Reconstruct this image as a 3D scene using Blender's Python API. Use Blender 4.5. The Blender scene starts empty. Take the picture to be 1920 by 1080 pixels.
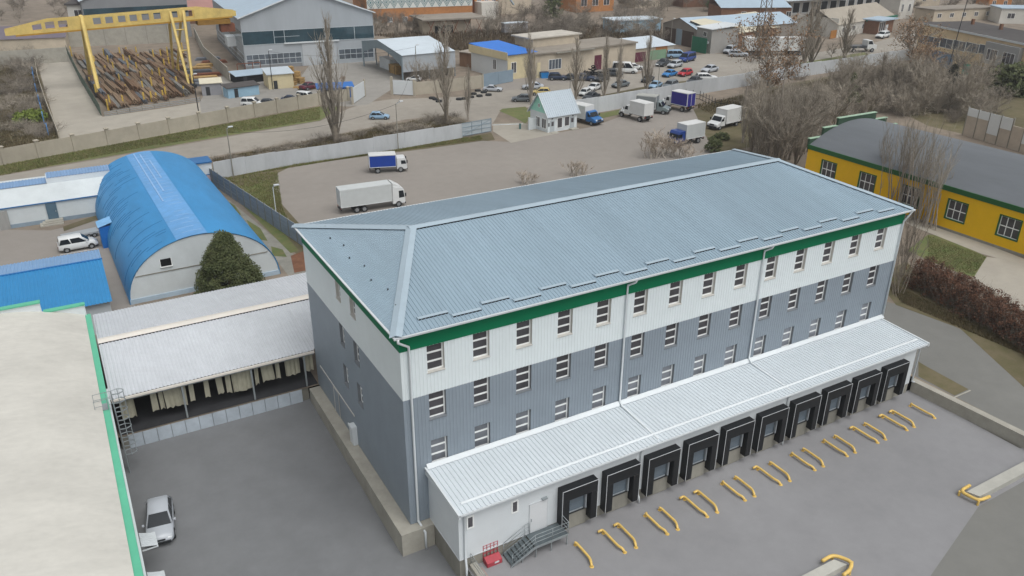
import bpy, bmesh, math, random
from mathutils import Vector as V, Matrix
PI = math.pi
rnd = random.Random(11)
COL = bpy.context.scene.collection
SC = bpy.context.scene

# ---------------------------------------------------------------- camera
FPX = 1516.366
CP = V((-15.977, -42.755, 39.709))
YAW, PIT, ROL = 0.515, 0.437, 0.004
_f = V((math.sin(YAW)*math.cos(PIT), math.cos(YAW)*math.cos(PIT), -math.sin(PIT)))
_r0 = V((math.cos(YAW), -math.sin(YAW), 0)); _u0 = _r0.cross(_f)
_r = math.cos(ROL)*_r0 + math.sin(ROL)*_u0
_u = -math.sin(ROL)*_r0 + math.cos(ROL)*_u0
cam = bpy.data.cameras.new('camera'); cam.lens = 36*FPX/1920; cam.sensor_width = 36
cam.clip_start = 0.5; cam.clip_end = 4000
co = bpy.data.objects.new('camera', cam); COL.objects.link(co)
m3 = Matrix((_r, _u, -_f)).transposed()
co.matrix_world = Matrix.Translation(CP) @ m3.to_4x4()
SC.camera = co

def ray(px, py): return _f*FPX + _r*(px-960) + _u*(540-py)
def G(px, py, z=0.0):
    "survey: ground point seen at a photo pixel"
    d = ray(px, py); t = (z-CP.z)/d.z
    return CP + d*t
def HT(px, py, top, z=0.0):
    "height of an upright standing at ground pixel (px,py) whose top is at row top"
    g = G(px, py, z); d = ray(px, top)
    k = math.hypot(g.x-CP.x, g.y-CP.y)/math.hypot(d.x, d.y)
    return CP.z + d.z*k - z

# ---------------------------------------------------------------- materials
def lin(h):
    o = []
    for i in (0, 2, 4):
        c = int(h[i:i+2], 16)/255
        o.append(c/12.92 if c <= .04045 else ((c+.055)/1.055)**2.4)
    return o
_MC = {}
def M(name, hexc, k=1.0, rough=.7, var=.1, scale=.6, stretch=(1,1,1), metal=0, spec=.4, hex2=None, big=.06, bump=0, local=False, objvar=0):
    if name in _MC: return _MC[name]
    m = bpy.data.materials.new(name); m.use_nodes = True
    nt = m.node_tree; N = nt.nodes; L = nt.links
    b = N['Principled BSDF']
    b.inputs['Roughness'].default_value = rough
    b.inputs['Metallic'].default_value = metal
    b.inputs['Specular IOR Level'].default_value = spec
    c = [min(.93, x*k) for x in lin(hexc)]
    c2 = [min(.93, x*k) for x in lin(hex2)] if hex2 else [min(.93, x*(1+var)) for x in c]
    c1 = c if hex2 else [x*(1-var) for x in c]
    if local:
        tc = N.new('ShaderNodeTexCoord'); src = tc.outputs['Object']
    else:
        g = N.new('ShaderNodeNewGeometry'); src = g.outputs['Position']
    mp = N.new('ShaderNodeMapping'); mp.inputs['Scale'].default_value = stretch
    L.new(src, mp.inputs['Vector'])
    n1 = N.new('ShaderNodeTexNoise'); n1.inputs['Scale'].default_value = scale; n1.inputs['Detail'].default_value = 6
    n1.inputs['Roughness'].default_value = .7
    L.new(mp.outputs[0], n1.inputs['Vector'])
    rp = N.new('ShaderNodeValToRGB')
    rp.color_ramp.elements[0].position = .34; rp.color_ramp.elements[1].position = .68
    rp.color_ramp.elements[0].color = (*c1, 1); rp.color_ramp.elements[1].color = (*c2, 1)
    L.new(n1.outputs['Fac'], rp.inputs['Fac'])
    out = rp.outputs['Color']
    if big:
        n2 = N.new('ShaderNodeTexNoise'); n2.inputs['Scale'].default_value = scale*.12; n2.inputs['Detail'].default_value = 3
        L.new(mp.outputs[0], n2.inputs['Vector'])
        mr = N.new('ShaderNodeMapRange'); mr.inputs[1].default_value = .3; mr.inputs[2].default_value = .7
        mr.inputs[3].default_value = 1-big; mr.inputs[4].default_value = 1+big
        L.new(n2.outputs['Fac'], mr.inputs[0])
        vm = N.new('ShaderNodeVectorMath'); vm.operation = 'SCALE'
        L.new(out, vm.inputs[0]); L.new(mr.outputs[0], vm.inputs['Scale']); out = vm.outputs[0]
    if objvar:
        oi = N.new('ShaderNodeObjectInfo'); mr2 = N.new('ShaderNodeMapRange')
        mr2.inputs[3].default_value = 1-objvar; mr2.inputs[4].default_value = 1+objvar
        L.new(oi.outputs['Random'], mr2.inputs[0])
        vm2 = N.new('ShaderNodeVectorMath'); vm2.operation = 'SCALE'
        L.new(out, vm2.inputs[0]); L.new(mr2.outputs[0], vm2.inputs['Scale']); out = vm2.outputs[0]
    L.new(out, b.inputs['Base Color'])
    if bump:
        bp = N.new('ShaderNodeBump'); bp.inputs['Strength'].default_value = bump; bp.inputs['Distance'].default_value = .05
        L.new(n1.outputs['Fac'], bp.inputs['Height']); L.new(bp.outputs[0], b.inputs['Normal'])
    _MC[name] = m
    return m

# ---------------------------------------------------------------- objects
_CNT = {}
def tag(o, label, cat, group=None, kind=None):
    if label: o['label'] = label
    if cat: o['category'] = cat
    if group: o['group'] = group
    if kind: o['kind'] = kind
    return o
def thing(name, label, cat, loc=(0,0,0), rz=0, group=None):
    o = bpy.data.objects.new(name, None); COL.objects.link(o)
    o.empty_display_size = .3
    o.location = loc; o.rotation_euler = (0, 0, rz)
    return tag(o, label, cat, group)
def rootm(o):
    if o is None: return Matrix()
    m = o.matrix_basis
    return rootm(o.parent) @ m if o.parent else m

class MB:
    def __init__(s): s.v = []; s.f = []
    def add(s, vs, fs):
        n = len(s.v); s.v += [V(p) for p in vs]; s.f += [tuple(i+n for i in f) for f in fs]; return s
    def box(s, x0, x1, y0, y1, z0, z1):
        if x0 > x1: x0, x1 = x1, x0
        if y0 > y1: y0, y1 = y1, y0
        if z0 > z1: z0, z1 = z1, z0
        return s.add([(x0,y0,z0),(x1,y0,z0),(x1,y1,z0),(x0,y1,z0),(x0,y0,z1),(x1,y0,z1),(x1,y1,z1),(x0,y1,z1)],
              [(0,3,2,1),(4,5,6,7),(0,1,5,4),(1,2,6,5),(2,3,7,6),(3,0,4,7)])
    def quad(s, *p): return s.add(p, [tuple(range(len(p)))])
    def prism(s, poly, z0, z1):
        n = len(poly)
        vs = [(p[0],p[1],z0) for p in poly]+[(p[0],p[1],z1) for p in poly]
        return s.add(vs, [tuple(reversed(range(n))), tuple(range(n,2*n))]+[(i,(i+1)%n,n+(i+1)%n,n+i) for i in range(n)])
    def prof(s, pts, axis, a, b):
        "extrude a 2D outline (p,q) along axis from a to b"
        n = len(pts)
        if axis == 'x': mk = lambda p, t: (t, p[0], p[1])
        elif axis == 'y': mk = lambda p, t: (p[0], t, p[1])
        else: mk = lambda p, t: (p[0], p[1], t)
        vs = [mk(p,a) for p in pts]+[mk(p,b) for p in pts]
        return s.add(vs, [tuple(range(n)), tuple(reversed(range(n,2*n)))]+[(i,n+i,n+(i+1)%n,(i+1)%n) for i in range(n)])
    def tube(s, p0, p1, r0, r1=None, n=6, caps=True):
        p0 = V(p0); p1 = V(p1); r1 = r0 if r1 is None else r1
        d = p1-p0
        if d.length < 1e-6: return s
        d.normalize(); a = d.orthogonal().normalized(); b = d.cross(a)
        k = len(s.v)
        for p, r in ((p0,r0),(p1,r1)):
            for i in range(n):
                t = 2*PI*i/n; s.v.append(p+(a*math.cos(t)+b*math.sin(t))*r)
        for i in range(n): s.f.append((k+i, k+(i+1)%n, k+n+(i+1)%n, k+n+i))
        if caps: s.f.append(tuple(k+i for i in reversed(range(n)))); s.f.append(tuple(k+n+i for i in range(n)))
        return s
    def pipe(s, pts, r, n=6):
        "bent pipe with mitred joints"
        pts = [V(p) for p in pts]; k = len(s.v); up = None
        for j, p in enumerate(pts):
            d0 = (pts[j]-pts[j-1]).normalized() if j else (pts[1]-pts[0]).normalized()
            d1 = (pts[j+1]-pts[j]).normalized() if j < len(pts)-1 else d0
            t = (d0+d1).normalized()
            if up is None: up = t.orthogonal().normalized()
            up = (up-t*up.dot(t)).normalized(); b = t.cross(up)
            kk = 1/max(.5, d0.dot(t))
            for i in range(n):
                a = 2*PI*i/n; s.v.append(p+(up*math.cos(a)+b*math.sin(a))*r*(1+(kk-1)*.5))
        for j in range(len(pts)-1):
            for i in range(n):
                a = k+j*n; s.f.append((a+i, a+(i+1)%n, a+n+(i+1)%n, a+n+i))
        s.f.append(tuple(k+i for i in reversed(range(n)))); e = k+(len(pts)-1)*n
        s.f.append(tuple(e+i for i in range(n)))
        return s
    def bend(s, pts, r, n=8, rad=.2):
        "pipe with rounded elbows"
        P = [V(p) for p in pts]; out = [P[0]]
        for a, b, c in zip(P, P[1:], P[2:]):
            d0 = a-b; d1 = c-b; k = min(rad, d0.length*.48, d1.length*.48); p = b+d0.normalized()*k; q = b+d1.normalized()*k
            for t in (0,.25,.5,.75,1): out.append(p*(1-t)**2+b*2*t*(1-t)+q*t*t)
        return s.pipe(out+[P[-1]], r, n)
    def loft(s, rings, cap=True, closed=True):
        k = len(s.v); n = len(rings[0])
        for r in rings: s.v += [V(p) for p in r]
        for j in range(len(rings)-1):
            for i in range(n if closed else n-1):
                a = k+j*n; s.f.append((a+i, a+(i+1)%n, a+n+(i+1)%n, a+n+i))
        if cap:
            s.f.append(tuple(k+i for i in reversed(range(n)))); e = k+(len(rings)-1)*n
            s.f.append(tuple(e+i for i in range(n)))
        return s
    def build(s, name, mat, parent=None, world=False, smooth=False, bevel=0, seg=1, fix=True, label=None, cat=None, group=None, kind=None):
        me = bpy.data.meshes.new(name)
        vs = s.v
        if world and parent is not None:
            im = rootm(parent).inverted(); vs = [im @ p for p in vs]
        me.from_pydata([tuple(p) for p in vs], [], s.f); me.materials.append(mat)
        if fix or bevel:
            bm = bmesh.new(); bm.from_mesh(me)
            if bevel:
                bmesh.ops.bevel(bm, geom=bm.edges[:], offset=bevel, segments=seg, affect='EDGES', clamp_overlap=True)
            bmesh.ops.recalc_face_normals(bm, faces=bm.faces); bm.to_mesh(me); bm.free()
        if smooth: me.shade_smooth()
        o = bpy.data.objects.new(name, me); COL.objects.link(o)
        if parent is not None: o.parent = parent
        return tag(o, label, cat, group, kind)

def kids(o, table):
    return table.get(o.name, [])
def dup(src, loc=None, rz=None, label=None, group=None, scale=None, zrot=True):
    "copy of a thing with its parts and sub-parts"
    r = src.copy(); COL.objects.link(r)
    if loc is not None: r.location = loc
    if rz is not None: r.rotation_euler = (0, 0, rz)
    if label: r['label'] = label
    if group: r['group'] = group
    if scale is not None: r.scale = scale if hasattr(scale, '__len__') else (scale,)*3
    for ch in src.children:
        c = ch.copy(); COL.objects.link(c); c.parent = r
        for g in ch.children:
            d = g.copy(); COL.objects.link(d); d.parent = c
    return r
def setmat(root, part, mat):
    "give one copied thing its own paint: its parts of that name get their own material slot"
    for o in [root]+list(root.children):
        if o.type == 'MESH' and o.name.split('.')[0] == part:
            o.material_slots[0].link = 'OBJECT'; o.material_slots[0].material = mat

# ---------------------------------------------------------------- paints
w_wall   = M('white_cladding', 'cdd5d7', 1.14, .55, .03, .5, big=.03)
g_wall   = M('grey_cladding', '8a959f', .92, .55, .05, .5, big=.06)
green_b  = M('green_fascia', '006e49', 1.0, .65, .04, .5, spec=.2)
roofblue = M('blue_grey_roof', '95aab8', .87, .5, .05, 1.6, stretch=(1,.12,.12), big=.07)
roofcap  = M('roof_capping', 'a4b5c0', .98, .45, .04, 1)
white_m  = M('white_metal', 'd8dee1', .92, .45, .03, .8)
white_rf = M('white_roof', 'd3dbe0', .9, .5, .03, .5, big=.03)
rust_ln  = M('rusty_edge', 'a08a82', 1, .8, .2, 3)
concrete = M('concrete', 'a3a096', .95, .9, .12, .7, big=.12, bump=.3)
conc_dk  = M('weathered_concrete', '8d8b82', .9, .9, .18, .5, stretch=(1,1,.3), big=.15, bump=.3)
black_r  = M('black_dock_curtain', '1d2024', .8, .55, .12, 1.0)
edge_w   = M('white_dock_edge', 'c9cdd0', 1, .6, .05, 1)
glass    = M('window_glass', '4e4d51', .9, .15, .35, .25, spec=.6, big=.3)
glass2   = M('blue_grey_glass', '5d6670', .9, .15, .3, .4, spec=.6, big=.3)
frame_w  = M('white_window_frame', 'dddfde', 1.15, .5, .03, 1)
reveal   = M('window_reveal', 'c0beb8', 1.05, .7, .08, 1)
yellow_p = M('yellow_painted_pipe', 'e0be6c', .98, .45, .12, 2, big=.1)
galv     = M('galvanised_steel', '9ea6a9', .9, .45, .1, 2, metal=.3)
grating  = M('steel_grating', '626c70', .8, .6, .15, 3)
redpaint = M('red_painted_metal', 'a8404a', 1, .5, .1, 2)
greydoor = M('grey_dock_door', '66727c', 1, .45, .05, 1)
shade_dk  = M('painted_shade', '14171a', .7, .9, .2, .5)  # near-black that paints shade into sheds, openings, gaps and the eave soffit
asph_c   = M('courtyard_asphalt', '7a7c7e', .86, .85, .07, .5, big=.1, bump=.12)
asph_d   = M('dock_yard_concrete', '8f8f91', .87, .8, .06, .45, big=.1, bump=.1)
asph_t   = M('trodden_asphalt', '80807c', .82, .85, .06, .4, big=.08, bump=.1)
asph_b   = M('back_yard_asphalt', '98928b', .84, .9, .05, .5, big=.06, bump=.12)
asph_r   = M('worn_road_asphalt', 'a29c92', .82, .9, .08, .4, big=.1, bump=.15)
dirt     = M('bare_dirt', '857a6d', .9, .95, .22, .25, big=.18, bump=.3)
dirt_g   = M('dry_grass_ground', '716751', .85, .95, .25, .5, hex2='5d5a3c', big=.2, bump=.4)
grass_m  = M('short_green_grass', '59693a', .95, .95, .2, .6, hex2='736f4a', big=.2, bump=.4)
blade_m  = M('grass_blade', '6c7842', .9, .9, .3, .8, hex2='857a58', big=.25)
brush_m  = M('dry_brush', '77694f', .85, .9, .3, .8, hex2='5f5a3f', big=.25)
slab_m   = M('concrete_slab_paving', 'b2aca0', .83, .9, .08, .3, big=.1, bump=.2)
tyre_m   = M('rubber_tyre', '26282a', .9, .8, .15, 4, local=True)
hub_m    = M('wheel_rim', '9a9da0', .8, .4, .1, 4, metal=.3, local=True)
plastic  = M('dark_plastic', '2b2e31', 1, .6, .1, 3, local=True)
carglass = M('car_glass', '232a31', .8, .12, .2, .8, spec=.4, local=True)
lamp_w   = M('headlight_glass', 'd8dde0', 1, .15, .05, 2, spec=.7, local=True)
lamp_r   = M('tail_light_glass', '8c2323', 1, .25, .1, 2, local=True)
wood_m   = M('pale_timber', 'b3935f', .9, .8, .25, 1.2, big=.15)
bark_g   = M('grey_bark', '8a8174', .9, .95, .25, 3, local=True, objvar=.15)
twig_g   = M('grey_twigs', '9f978a', .95, .95, .25, 1.5, local=True, objvar=.15)
twig_b   = M('brown_twigs', '827a70', .88, .95, .25, 1.5, local=True, objvar=.15)
bark_p   = M('pale_bark', 'a29a90', .9, .95, .2, 3, local=True, objvar=.1)
leaf_br  = M('brown_dead_leaves', '8c7258', .9, .9, .3, 1.2, hex2='a08468', local=True, objvar=.1)
leaf_gr  = M('dark_evergreen_leaves', '45512f', .85, .8, .35, 1.0, hex2='666b45', local=True)
# ---------------------------------------------------------------- sheet-metal helper
def clip_s(poly, a, keep_ge):
    out = []
    for i in range(len(poly)):
        p, q = poly[i], poly[(i+1) % len(poly)]
        ip = (p[0] >= a) == keep_ge or p[0] == a; iq = (q[0] >= a) == keep_ge or q[0] == a
        if ip: out.append(p)
        if ip != iq and p[0] != q[0]:
            t = (a-p[0])/(q[0]-p[0]); out.append((a, p[1]+t*(q[1]-p[1])))
    return out
def corr(mb, poly, sdir, pitch=.3, rib=.06, flank=.03, h=.05):
    "trapezoid corrugated sheet over a convex plane outline; ribs run square to sdir"
    P = [V(p) for p in poly]; o = P[0]; n = None
    for i in range(1, len(P)-1):
        n = (P[i]-o).cross(P[i+1]-o)
        if n.length > 1e-6: break
    n.normalize()
    if n.z < 0: n = -n
    s = V(sdir).normalized(); s = (s-n*s.dot(n)).normalized(); t = n.cross(s)
    q = [((p-o).dot(s), (p-o).dot(t)) for p in P]
    a0 = min(p[0] for p in q); a1 = max(p[0] for p in q)
    k = a0; cuts = []
    while k < a1:
        cuts += [(k,0),(k+pitch-rib-2*flank,0),(k+pitch-rib-flank,h),(k+pitch-flank,h)]; k += pitch
    cuts.append((k,0))
    for (sa,ha),(sb,hb) in zip(cuts, cuts[1:]):
        c = clip_s(clip_s(q, sa, True), sb, False)
        if len(c) < 3: continue
        vs = []
        for p in c:
            w = (p[0]-sa)/(sb-sa); vs.append(o+s*p[0]+t*p[1]+n*(ha+(hb-ha)*w))
        mb.add(vs, [tuple(range(len(vs)))])
    return mb
def strip(mb, a, b, wdir, w, th):
    "flat bar from a to b, w wide along wdir, th thick upwards"
    a = V(a); b = V(b); d = (b-a).normalized(); wd = V(wdir); wd = (wd-d*wd.dot(d)).normalized(); n = d.cross(wd)
    if n.z < 0: n = -n
    vs = []
    for p in (a, b):
        vs += [p-wd*w/2, p+wd*w/2, p+wd*w/2+n*th, p-wd*w/2+n*th]
    return mb.add(vs, [(0,1,2,3),(7,6,5,4),(0,4,5,1),(1,5,6,2),(2,6,7,3),(3,7,4,0)])
def wall_grid(mb, P, u0, u1, z0, z1, holes, depth=0, rib=None):
    us = sorted({u0,u1}|{h[i] for h in holes for i in (0,1) if u0 < h[i] < u1})
    zs = sorted({z0,z1}|{h[i] for h in holes for i in (2,3) if z0 < h[i] < z1})
    for a, b in zip(us, us[1:]):
        for c, d in zip(zs, zs[1:]):
            mu, mz = (a+b)/2, (c+d)/2
            if any(h[0] < mu < h[1] and h[2] < mz < h[3] for h in holes): continue
            mb.quad(P(a,c,0), P(b,c,0), P(b,d,0), P(a,d,0))
    if rib:
        u = u0+rib
        while u < u1-.05:
            hs = sorted((h[2],h[3]) for h in holes if h[0]-.08 < u < h[1]+.08)
            z = z0; seg = []
            for a, b in hs:
                if b <= z0 or a >= z1: continue
                if a > z: seg.append((z, a))
                z = max(z, b)
            if z < z1: seg.append((z, z1))
            for a, b in seg:
                A, B, Cc, D = u-.055, u-.03, u+.03, u+.055
                mb.quad(P(A,a,0), P(B,a,-.018), P(B,b,-.018), P(A,b,0))
                mb.quad(P(B,a,-.018), P(Cc,a,-.018), P(Cc,b,-.018), P(B,b,-.018))
                mb.quad(P(Cc,a,-.018), P(D,a,0), P(D,b,0), P(Cc,b,-.018))
            u += rib

# ---------------------------------------------------------------- the ground
def sheet(name, mat, quads, kind='structure', label=None, cat=None):
    m = MB()
    for q in quads: m.quad(*q)
    return m.build(name, mat, None, fix=False, label=label, cat=cat, kind=kind)
def flat(name, mat, poly, z, label, cat='ground', kind='structure'):
    return sheet(name, mat, [[(p[0],p[1],z) for p in poly]], kind, label, cat)
def gflat(name, mat, pix, z, label, cat='ground', kind='structure'):
    return flat(name, mat, [G(*p) for p in pix], z, label, cat, kind)
ZC = -1.9   # courtyard near its front
YD = -4.85  # front wall of the dock annex
ZD = -1.0   # dock yard
sheet('ground', dirt, [
    [(-900,21.5,0),(0,21.5,0),(0,1600,0),(-900,1600,0)],
    [(0,-.02,0),(49.2,-.02,0),(49.2,1600,0),(0,1600,0)],
    [(49.2,-15,0),(1500,-15,0),(1500,1600,0),(49.2,1600,0)]],
    label='bare brown earth spreading between the yards out to the far buildings', cat='ground')
sheet('courtyard', asph_c, [
    [(-60,-60,ZC-.3),(2.05,-60,ZC-.3),(2.05,2,ZC),(-60,2,ZC)],
    [(-60,2,ZC),(2.05,2,ZC),(2.05,22.6,-1.3),(-60,22.6,-1.3)]],
    label='smooth dark grey asphalt courtyard in front of the open shed', cat='asphalt')
sheet('dock_yard', asph_d, [
    [(2.05,-60,ZD),(48.6,-60,ZD),(48.6,-4.7,ZD),(2.05,-4.7,ZD)],
    [(48.6,-60,ZD),(140,-60,ZD),(140,-15.2,ZD),(48.6,-15.2,ZD)]],
    label='light grey concrete yard in front of the loading docks', cat='yard')
# darker trodden asphalt beyond the dock yard
fl = [(29.1,-20.73),(38.6,-18.0),(44.4,-17.9),(70,-18),(70,-50),(20,-50),(25,-26)]
flat('asphalt_road', asph_t, fl, ZD+.006, 'darker olive grey asphalt along the lower edge of the dock yard', 'road')
gflat('side_road', asph_t, [(1640,560),(1680,570),(1760,598),(1925,676),(2100,760),(2300,1000),(1925,812),(1714,705),(1640,640)], .006,
      'grey asphalt road beside the dock retaining wall and the brown hedge', 'road')

# ---------------------------------------------------------------- main building
BL, BW, Z1, Z2, ZE = 49.0, 21.7, 10.37, 14.06, 15.36
wh = thing('warehouse_building', 'long three storey warehouse with white and grey cladding, green band and blue grey hip roof', 'warehouse')
WX = [1.85+3.375*i for i in range(14)]
WZ = [(4.55,6.6),(8.33,10.37),(12.02,14.02)]
holesF = [(x, x+1.25, a, b) for x in WX for a, b in WZ]
LY = [(8.65,9.8),(12.0,13.1)]
holesL = [(a, b, c, d) for a, b in LY for c, d in ((4.8,6.65),(8.5,10.3),(12.5,14.15))]
PF = lambda u, z, d: (u, d, z)
PL = lambda u, z, d: (d, u, z)
PR = lambda u, z, d: (BL-d, u, z)
PB = lambda u, z, d: (u, BW-d, z)
m = MB(); wall_grid(m, PF, 0, BL, Z1, Z2, holesF, rib=.26); wall_grid(m, PL, 0, BW, Z1, Z2, holesL)
wall_grid(m, PR, 0, BW, Z1, Z2, []); wall_grid(m, PB, 0, BL, Z1, Z2, [])
m.build('upper_wall', w_wall, wh, fix=False, label='white ribbed upper wall')
m = MB(); wall_grid(m, PF, 0, BL, 0, Z1, holesF, rib=.26); wall_grid(m, PL, 0, BW, 0, Z1, holesL)
wall_grid(m, PR, 0, BW, 0, Z1, []); wall_grid(m, PB, 0, BL, 0, Z1, [])
m.build('lower_wall', g_wall, wh, fix=False, label='grey ribbed lower wall')
m = MB()
m.box(-.06,BL+.06,-.06,-.003,Z2,ZE); m.box(-.06,-.003,-.003,BW,Z2,ZE); m.box(BL+.003,BL+.06,-.003,BW,Z2,ZE); m.box(0,BL,BW+.003,BW+.06,Z2,ZE)
m.build('fascia_band', green_b, wh, label='green band under the eaves')
# windows: a frame with two transoms (part), its pane behind it (sub-part)
def window_mesh(w, h, nb, nv=0, t=.075, d=.06, sill=True):
    m = MB()
    m.box(-w/2,-w/2+t,0,d,-h/2,h/2); m.box(w/2-t,w/2,0,d,-h/2,h/2)
    m.box(-w/2+t,w/2-t,0,d,-h/2,-h/2+t); m.box(-w/2+t,w/2-t,0,d,h/2-t,h/2)
    for i in range(nb):
        z = -h/2+h*(i+1)/(nb+1); m.box(-w/2+t,w/2-t,.004,d-.004,z-t*.68,z+t*.68)
    for i in range(nv):
        x = -w/2+w*(i+1)/(nv+1); m.box(x-t*.5,x+t*.5,.008,d-.008,-h/2+t,h/2-t)
    p = MB(); p.box(-w/2+t*.5,w/2-t*.5,d*.5,d*.5+.02,-h/2+t*.5,h/2-t*.5)
    return m, p
fm, pm = window_mesh(1.25, 2.02, 2, t=.095)
glass_l = M('glass_over_blinds', '7d8188', .9, .2, .3, .3, spec=.6, big=.35)
rev_d = M('grey_window_reveal', '7b8085', .9, .7, .06, 1)
f0 = fm.build('window', frame_w, wh); pm.build('pane', glass, f0)
w2, h2 = .625, 1.01
rv = MB()
for x in (-w2, w2): rv.quad((x,-.238,-h2),(x,-.238,h2),(x,.1,h2),(x,.1,-h2))
for z in (-h2, h2): rv.quad((-w2,-.238,z),(w2,-.238,z),(w2,.1,z),(-w2,.1,z))
rv.box(-w2-.04,w2+.04,-.3,-.1,-h2-.05,-h2-.004)
rv.build('reveal', reveal, f0, fix=False)
for i, (a, b, c, d) in enumerate(holesF+holesL):
    f = f0
    if i:
        f = f0.copy(); COL.objects.link(f); f.parent = wh
        for ch in f0.children:
            q = ch.copy(); COL.objects.link(q); q.parent = f
    for ch in f.children:
        ch.material_slots[0].link = 'OBJECT'
        if ch.name.startswith('pane'): ch.material_slots[0].material = glass_l if c < 6 else glass
        else: ch.material_slots[0].material = rev_d if c < 12 else reveal
    if i < len(holesF): f.location = ((a+b)/2, .24, (c+d)/2)
    else:
        f.location = (.24, (a+b)/2, (c+d)/2); f.rotation_euler = (0,0,-PI/2)
    f.scale = ((b-a)/1.25,1,(d-c)/2.02)
# roof
E0, E1, E2, E3 = V((-.4,-.5,15.45)), V((49.4,-.5,15.45)), V((49.4,22.2,15.45)), V((-.4,22.2,15.45))
R0, R1 = V((5.6,10.85,17.95)), V((43.7,10.85,17.95))
m = MB()
RB = (.285, .06, .028, .042)
corr(m, [E0,E1,R1,R0], (1,0,0), *RB); corr(m, [E2,E3,R0,R1], (1,0,0), *RB)
corr(m, [E3,E0,R0], (0,1,0), *RB); corr(m, [E1,E2,R1], (0,1,0), *RB)
ro = m.build('roof', roofblue, wh, fix=False, label='blue grey corrugated hip roof')
m = MB()
for a, b, w in ((R0,R1,(0,1,0)),):
    for sg in (-1,1):
        n = V((0,sg*11.6,-2.5)).normalized()
        vs = [a+V((-.25,0,.16)), b+V((.25,0,.16)), b+V((.25,0,.125))+n*.42, a+V((-.25,0,.125))+n*.42]
        m.quad(*vs); m.quad(*[v-V((0,0,.02)) for v in reversed(vs)])
def hipcap(e, r, sgx, sgy):
    d = (r-e).normalized()
    for n in (V((sgx*.92,0,-.2*.92)) if False else V((-sgx*1,0,0)), V((0,-sgy*1,0))):
        w = (n-d*n.dot(d)).normalized()
        # keep on the roof plane
        if abs(n.x) > .5: pl = (E1-E0).normalized(); nn = (E3-E0).cross(R0-E0) if e.x < 20 else (E2-E1).cross(R1-E1)
        else: nn = (E1-E0).cross(R0-E0) if e.y < 5 else (E2-E3).cross(R0-E3)
        nn.normalize()
        if nn.z < 0: nn = -nn
        w = d.cross(nn).normalized()
        if w.dot(n) > 0: w = w
        for sgn in (1,):
            pass
        # w must point into the plane
        cen = {True: (E0+E3+R0)/3 if e.x < 20 else (E1+E2+R1)/3, False: (E0+E1+R0+R1)/4 if e.y < 5 else (E2+E3+R0+R1)/4}[abs(n.x) > .5]
        if (cen-e).dot(w) < 0: w = -w
        u = V((0,0,.16)); v = nn*.125
        m.quad(e+u, r+u, r+v+w*.4, e+v+w*.4)
hipcap(E0,R0,-1,-1); hipcap(E3,R0,-1,1); hipcap(E1,R1,1,-1); hipcap(E2,R1,1,1)
m.build('ridge_capping', roofcap, ro, fix=False)
cl = MB()  # dark closure strips painting the shadow gap under the ridge cap
for sg in (-1,1):
    n = V((0,sg*11.35,-2.5)).normalized(); nn = V((0,sg*2.5,11.35)).normalized()
    a, b = R0+n*.40, R1+n*.40
    cl.quad(a, b, b+nn*.118, a+nn*.118)
cl.build('closure_shade', shade_dk, ro, fix=False)
# snow guards: short angled bars in two staggered rows along the front eave, small hooks on the hip end
def on_front(x, y): return V((x, y, 15.45+(y+.5)*2.5/11.35))
x = 1.6; k = 0
sg_proto = None
while x < 47:
    y = (.55, .05)[k % 2]
    a = on_front(x, y)
    if sg_proto is None:
        m = MB(); m.quad((0,0,.12),(2.15,0,.12),(2.15,.26,.155),(0,.26,.155)); m.quad((0,.26,.155),(2.15,.26,.155),(2.15,.4,.05),(0,.4,.05))
        m.box(0,.03,0,.4,.02,.17)
        sg_proto = m.build('snow_guard', roofcap, ro, fix=False); s = sg_proto; sgc = MB().box(.02,2.13,.02,.05,.0,.115).build('closure_shade', shade_dk, ro)  # dark box below each guard draws its shadow line
    else:
        s = sg_proto.copy(); COL.objects.link(s); s.parent = ro
    q = sgc if k == 0 else sgc.copy()
    if k: COL.objects.link(q); q.parent = ro
    q.location = a
    s.location = a; x += 2.22 if k % 2 == 0 else 2.4; k += 1
m = MB()
for i in range(8):
    yy = 2.6+2.3*i; xx = .9+(.35 if i % 2 else 0)
    z = 15.45+(xx+.4)*2.5/6.0
    MB().box(xx-.04,xx+.05,yy-.04,yy+.04,z+.03,z+.16).build('snow_hook', plastic, ro)
# gutter and soffit
m = MB(); gut = lambda a: [(a,15.31),(a-.16,15.31),(a-.2,15.44),(a,15.44)]
m.prof([(-.51,15.33),(-.63,15.33),(-.66,15.46),(-.51,15.46)],'x',-.56,49.56)
m.prof([(22.21,15.33),(22.33,15.33),(22.36,15.46),(22.21,15.46)],'x',-.56,49.56)
m.prof([(-.41,15.33),(-.53,15.33),(-.56,15.46),(-.41,15.46)],'y',-.505,22.205)
m.prof([(49.41,15.33),(49.53,15.33),(49.56,15.46),(49.41,15.46)],'y',-.505,22.205)
m.build('gutter', white_m, wh)
m = MB(); m.box(-.39,49.39,-.49,22.19,15.37,15.42); m.build('soffit', white_m, wh)
def pipe_part(pts, r, parent, mat=None, name='downpipe', n=7):
    return MB().pipe(pts, r, n).build(name, mat or white_m, parent, smooth=True)
pipe_part([(-.3,-.6,15.35),(-.3,-.6,15.1),(.55,-.16,14.4),(.55,-.12,0.3),(.55,-.12,.2),(.75,-.85,-.35),(.75,-.85,-1.85)], .085, wh)
for xa in (17.9, 31.6):
    pipe_part([(xa+.5,-.55,15.35),(xa+.45,-.45,15.1),(xa,-.14,14.85),(xa,-.14,4.8),(xa,-.5,4.55),(xa,-5.0,4.27)], .08, wh)
pipe_part([(49.3,-.55,15.35),(49.1,-.3,14.7),(48.93,-.14,14.3),(48.93,-.14,4.6)], .08, wh)
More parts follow.
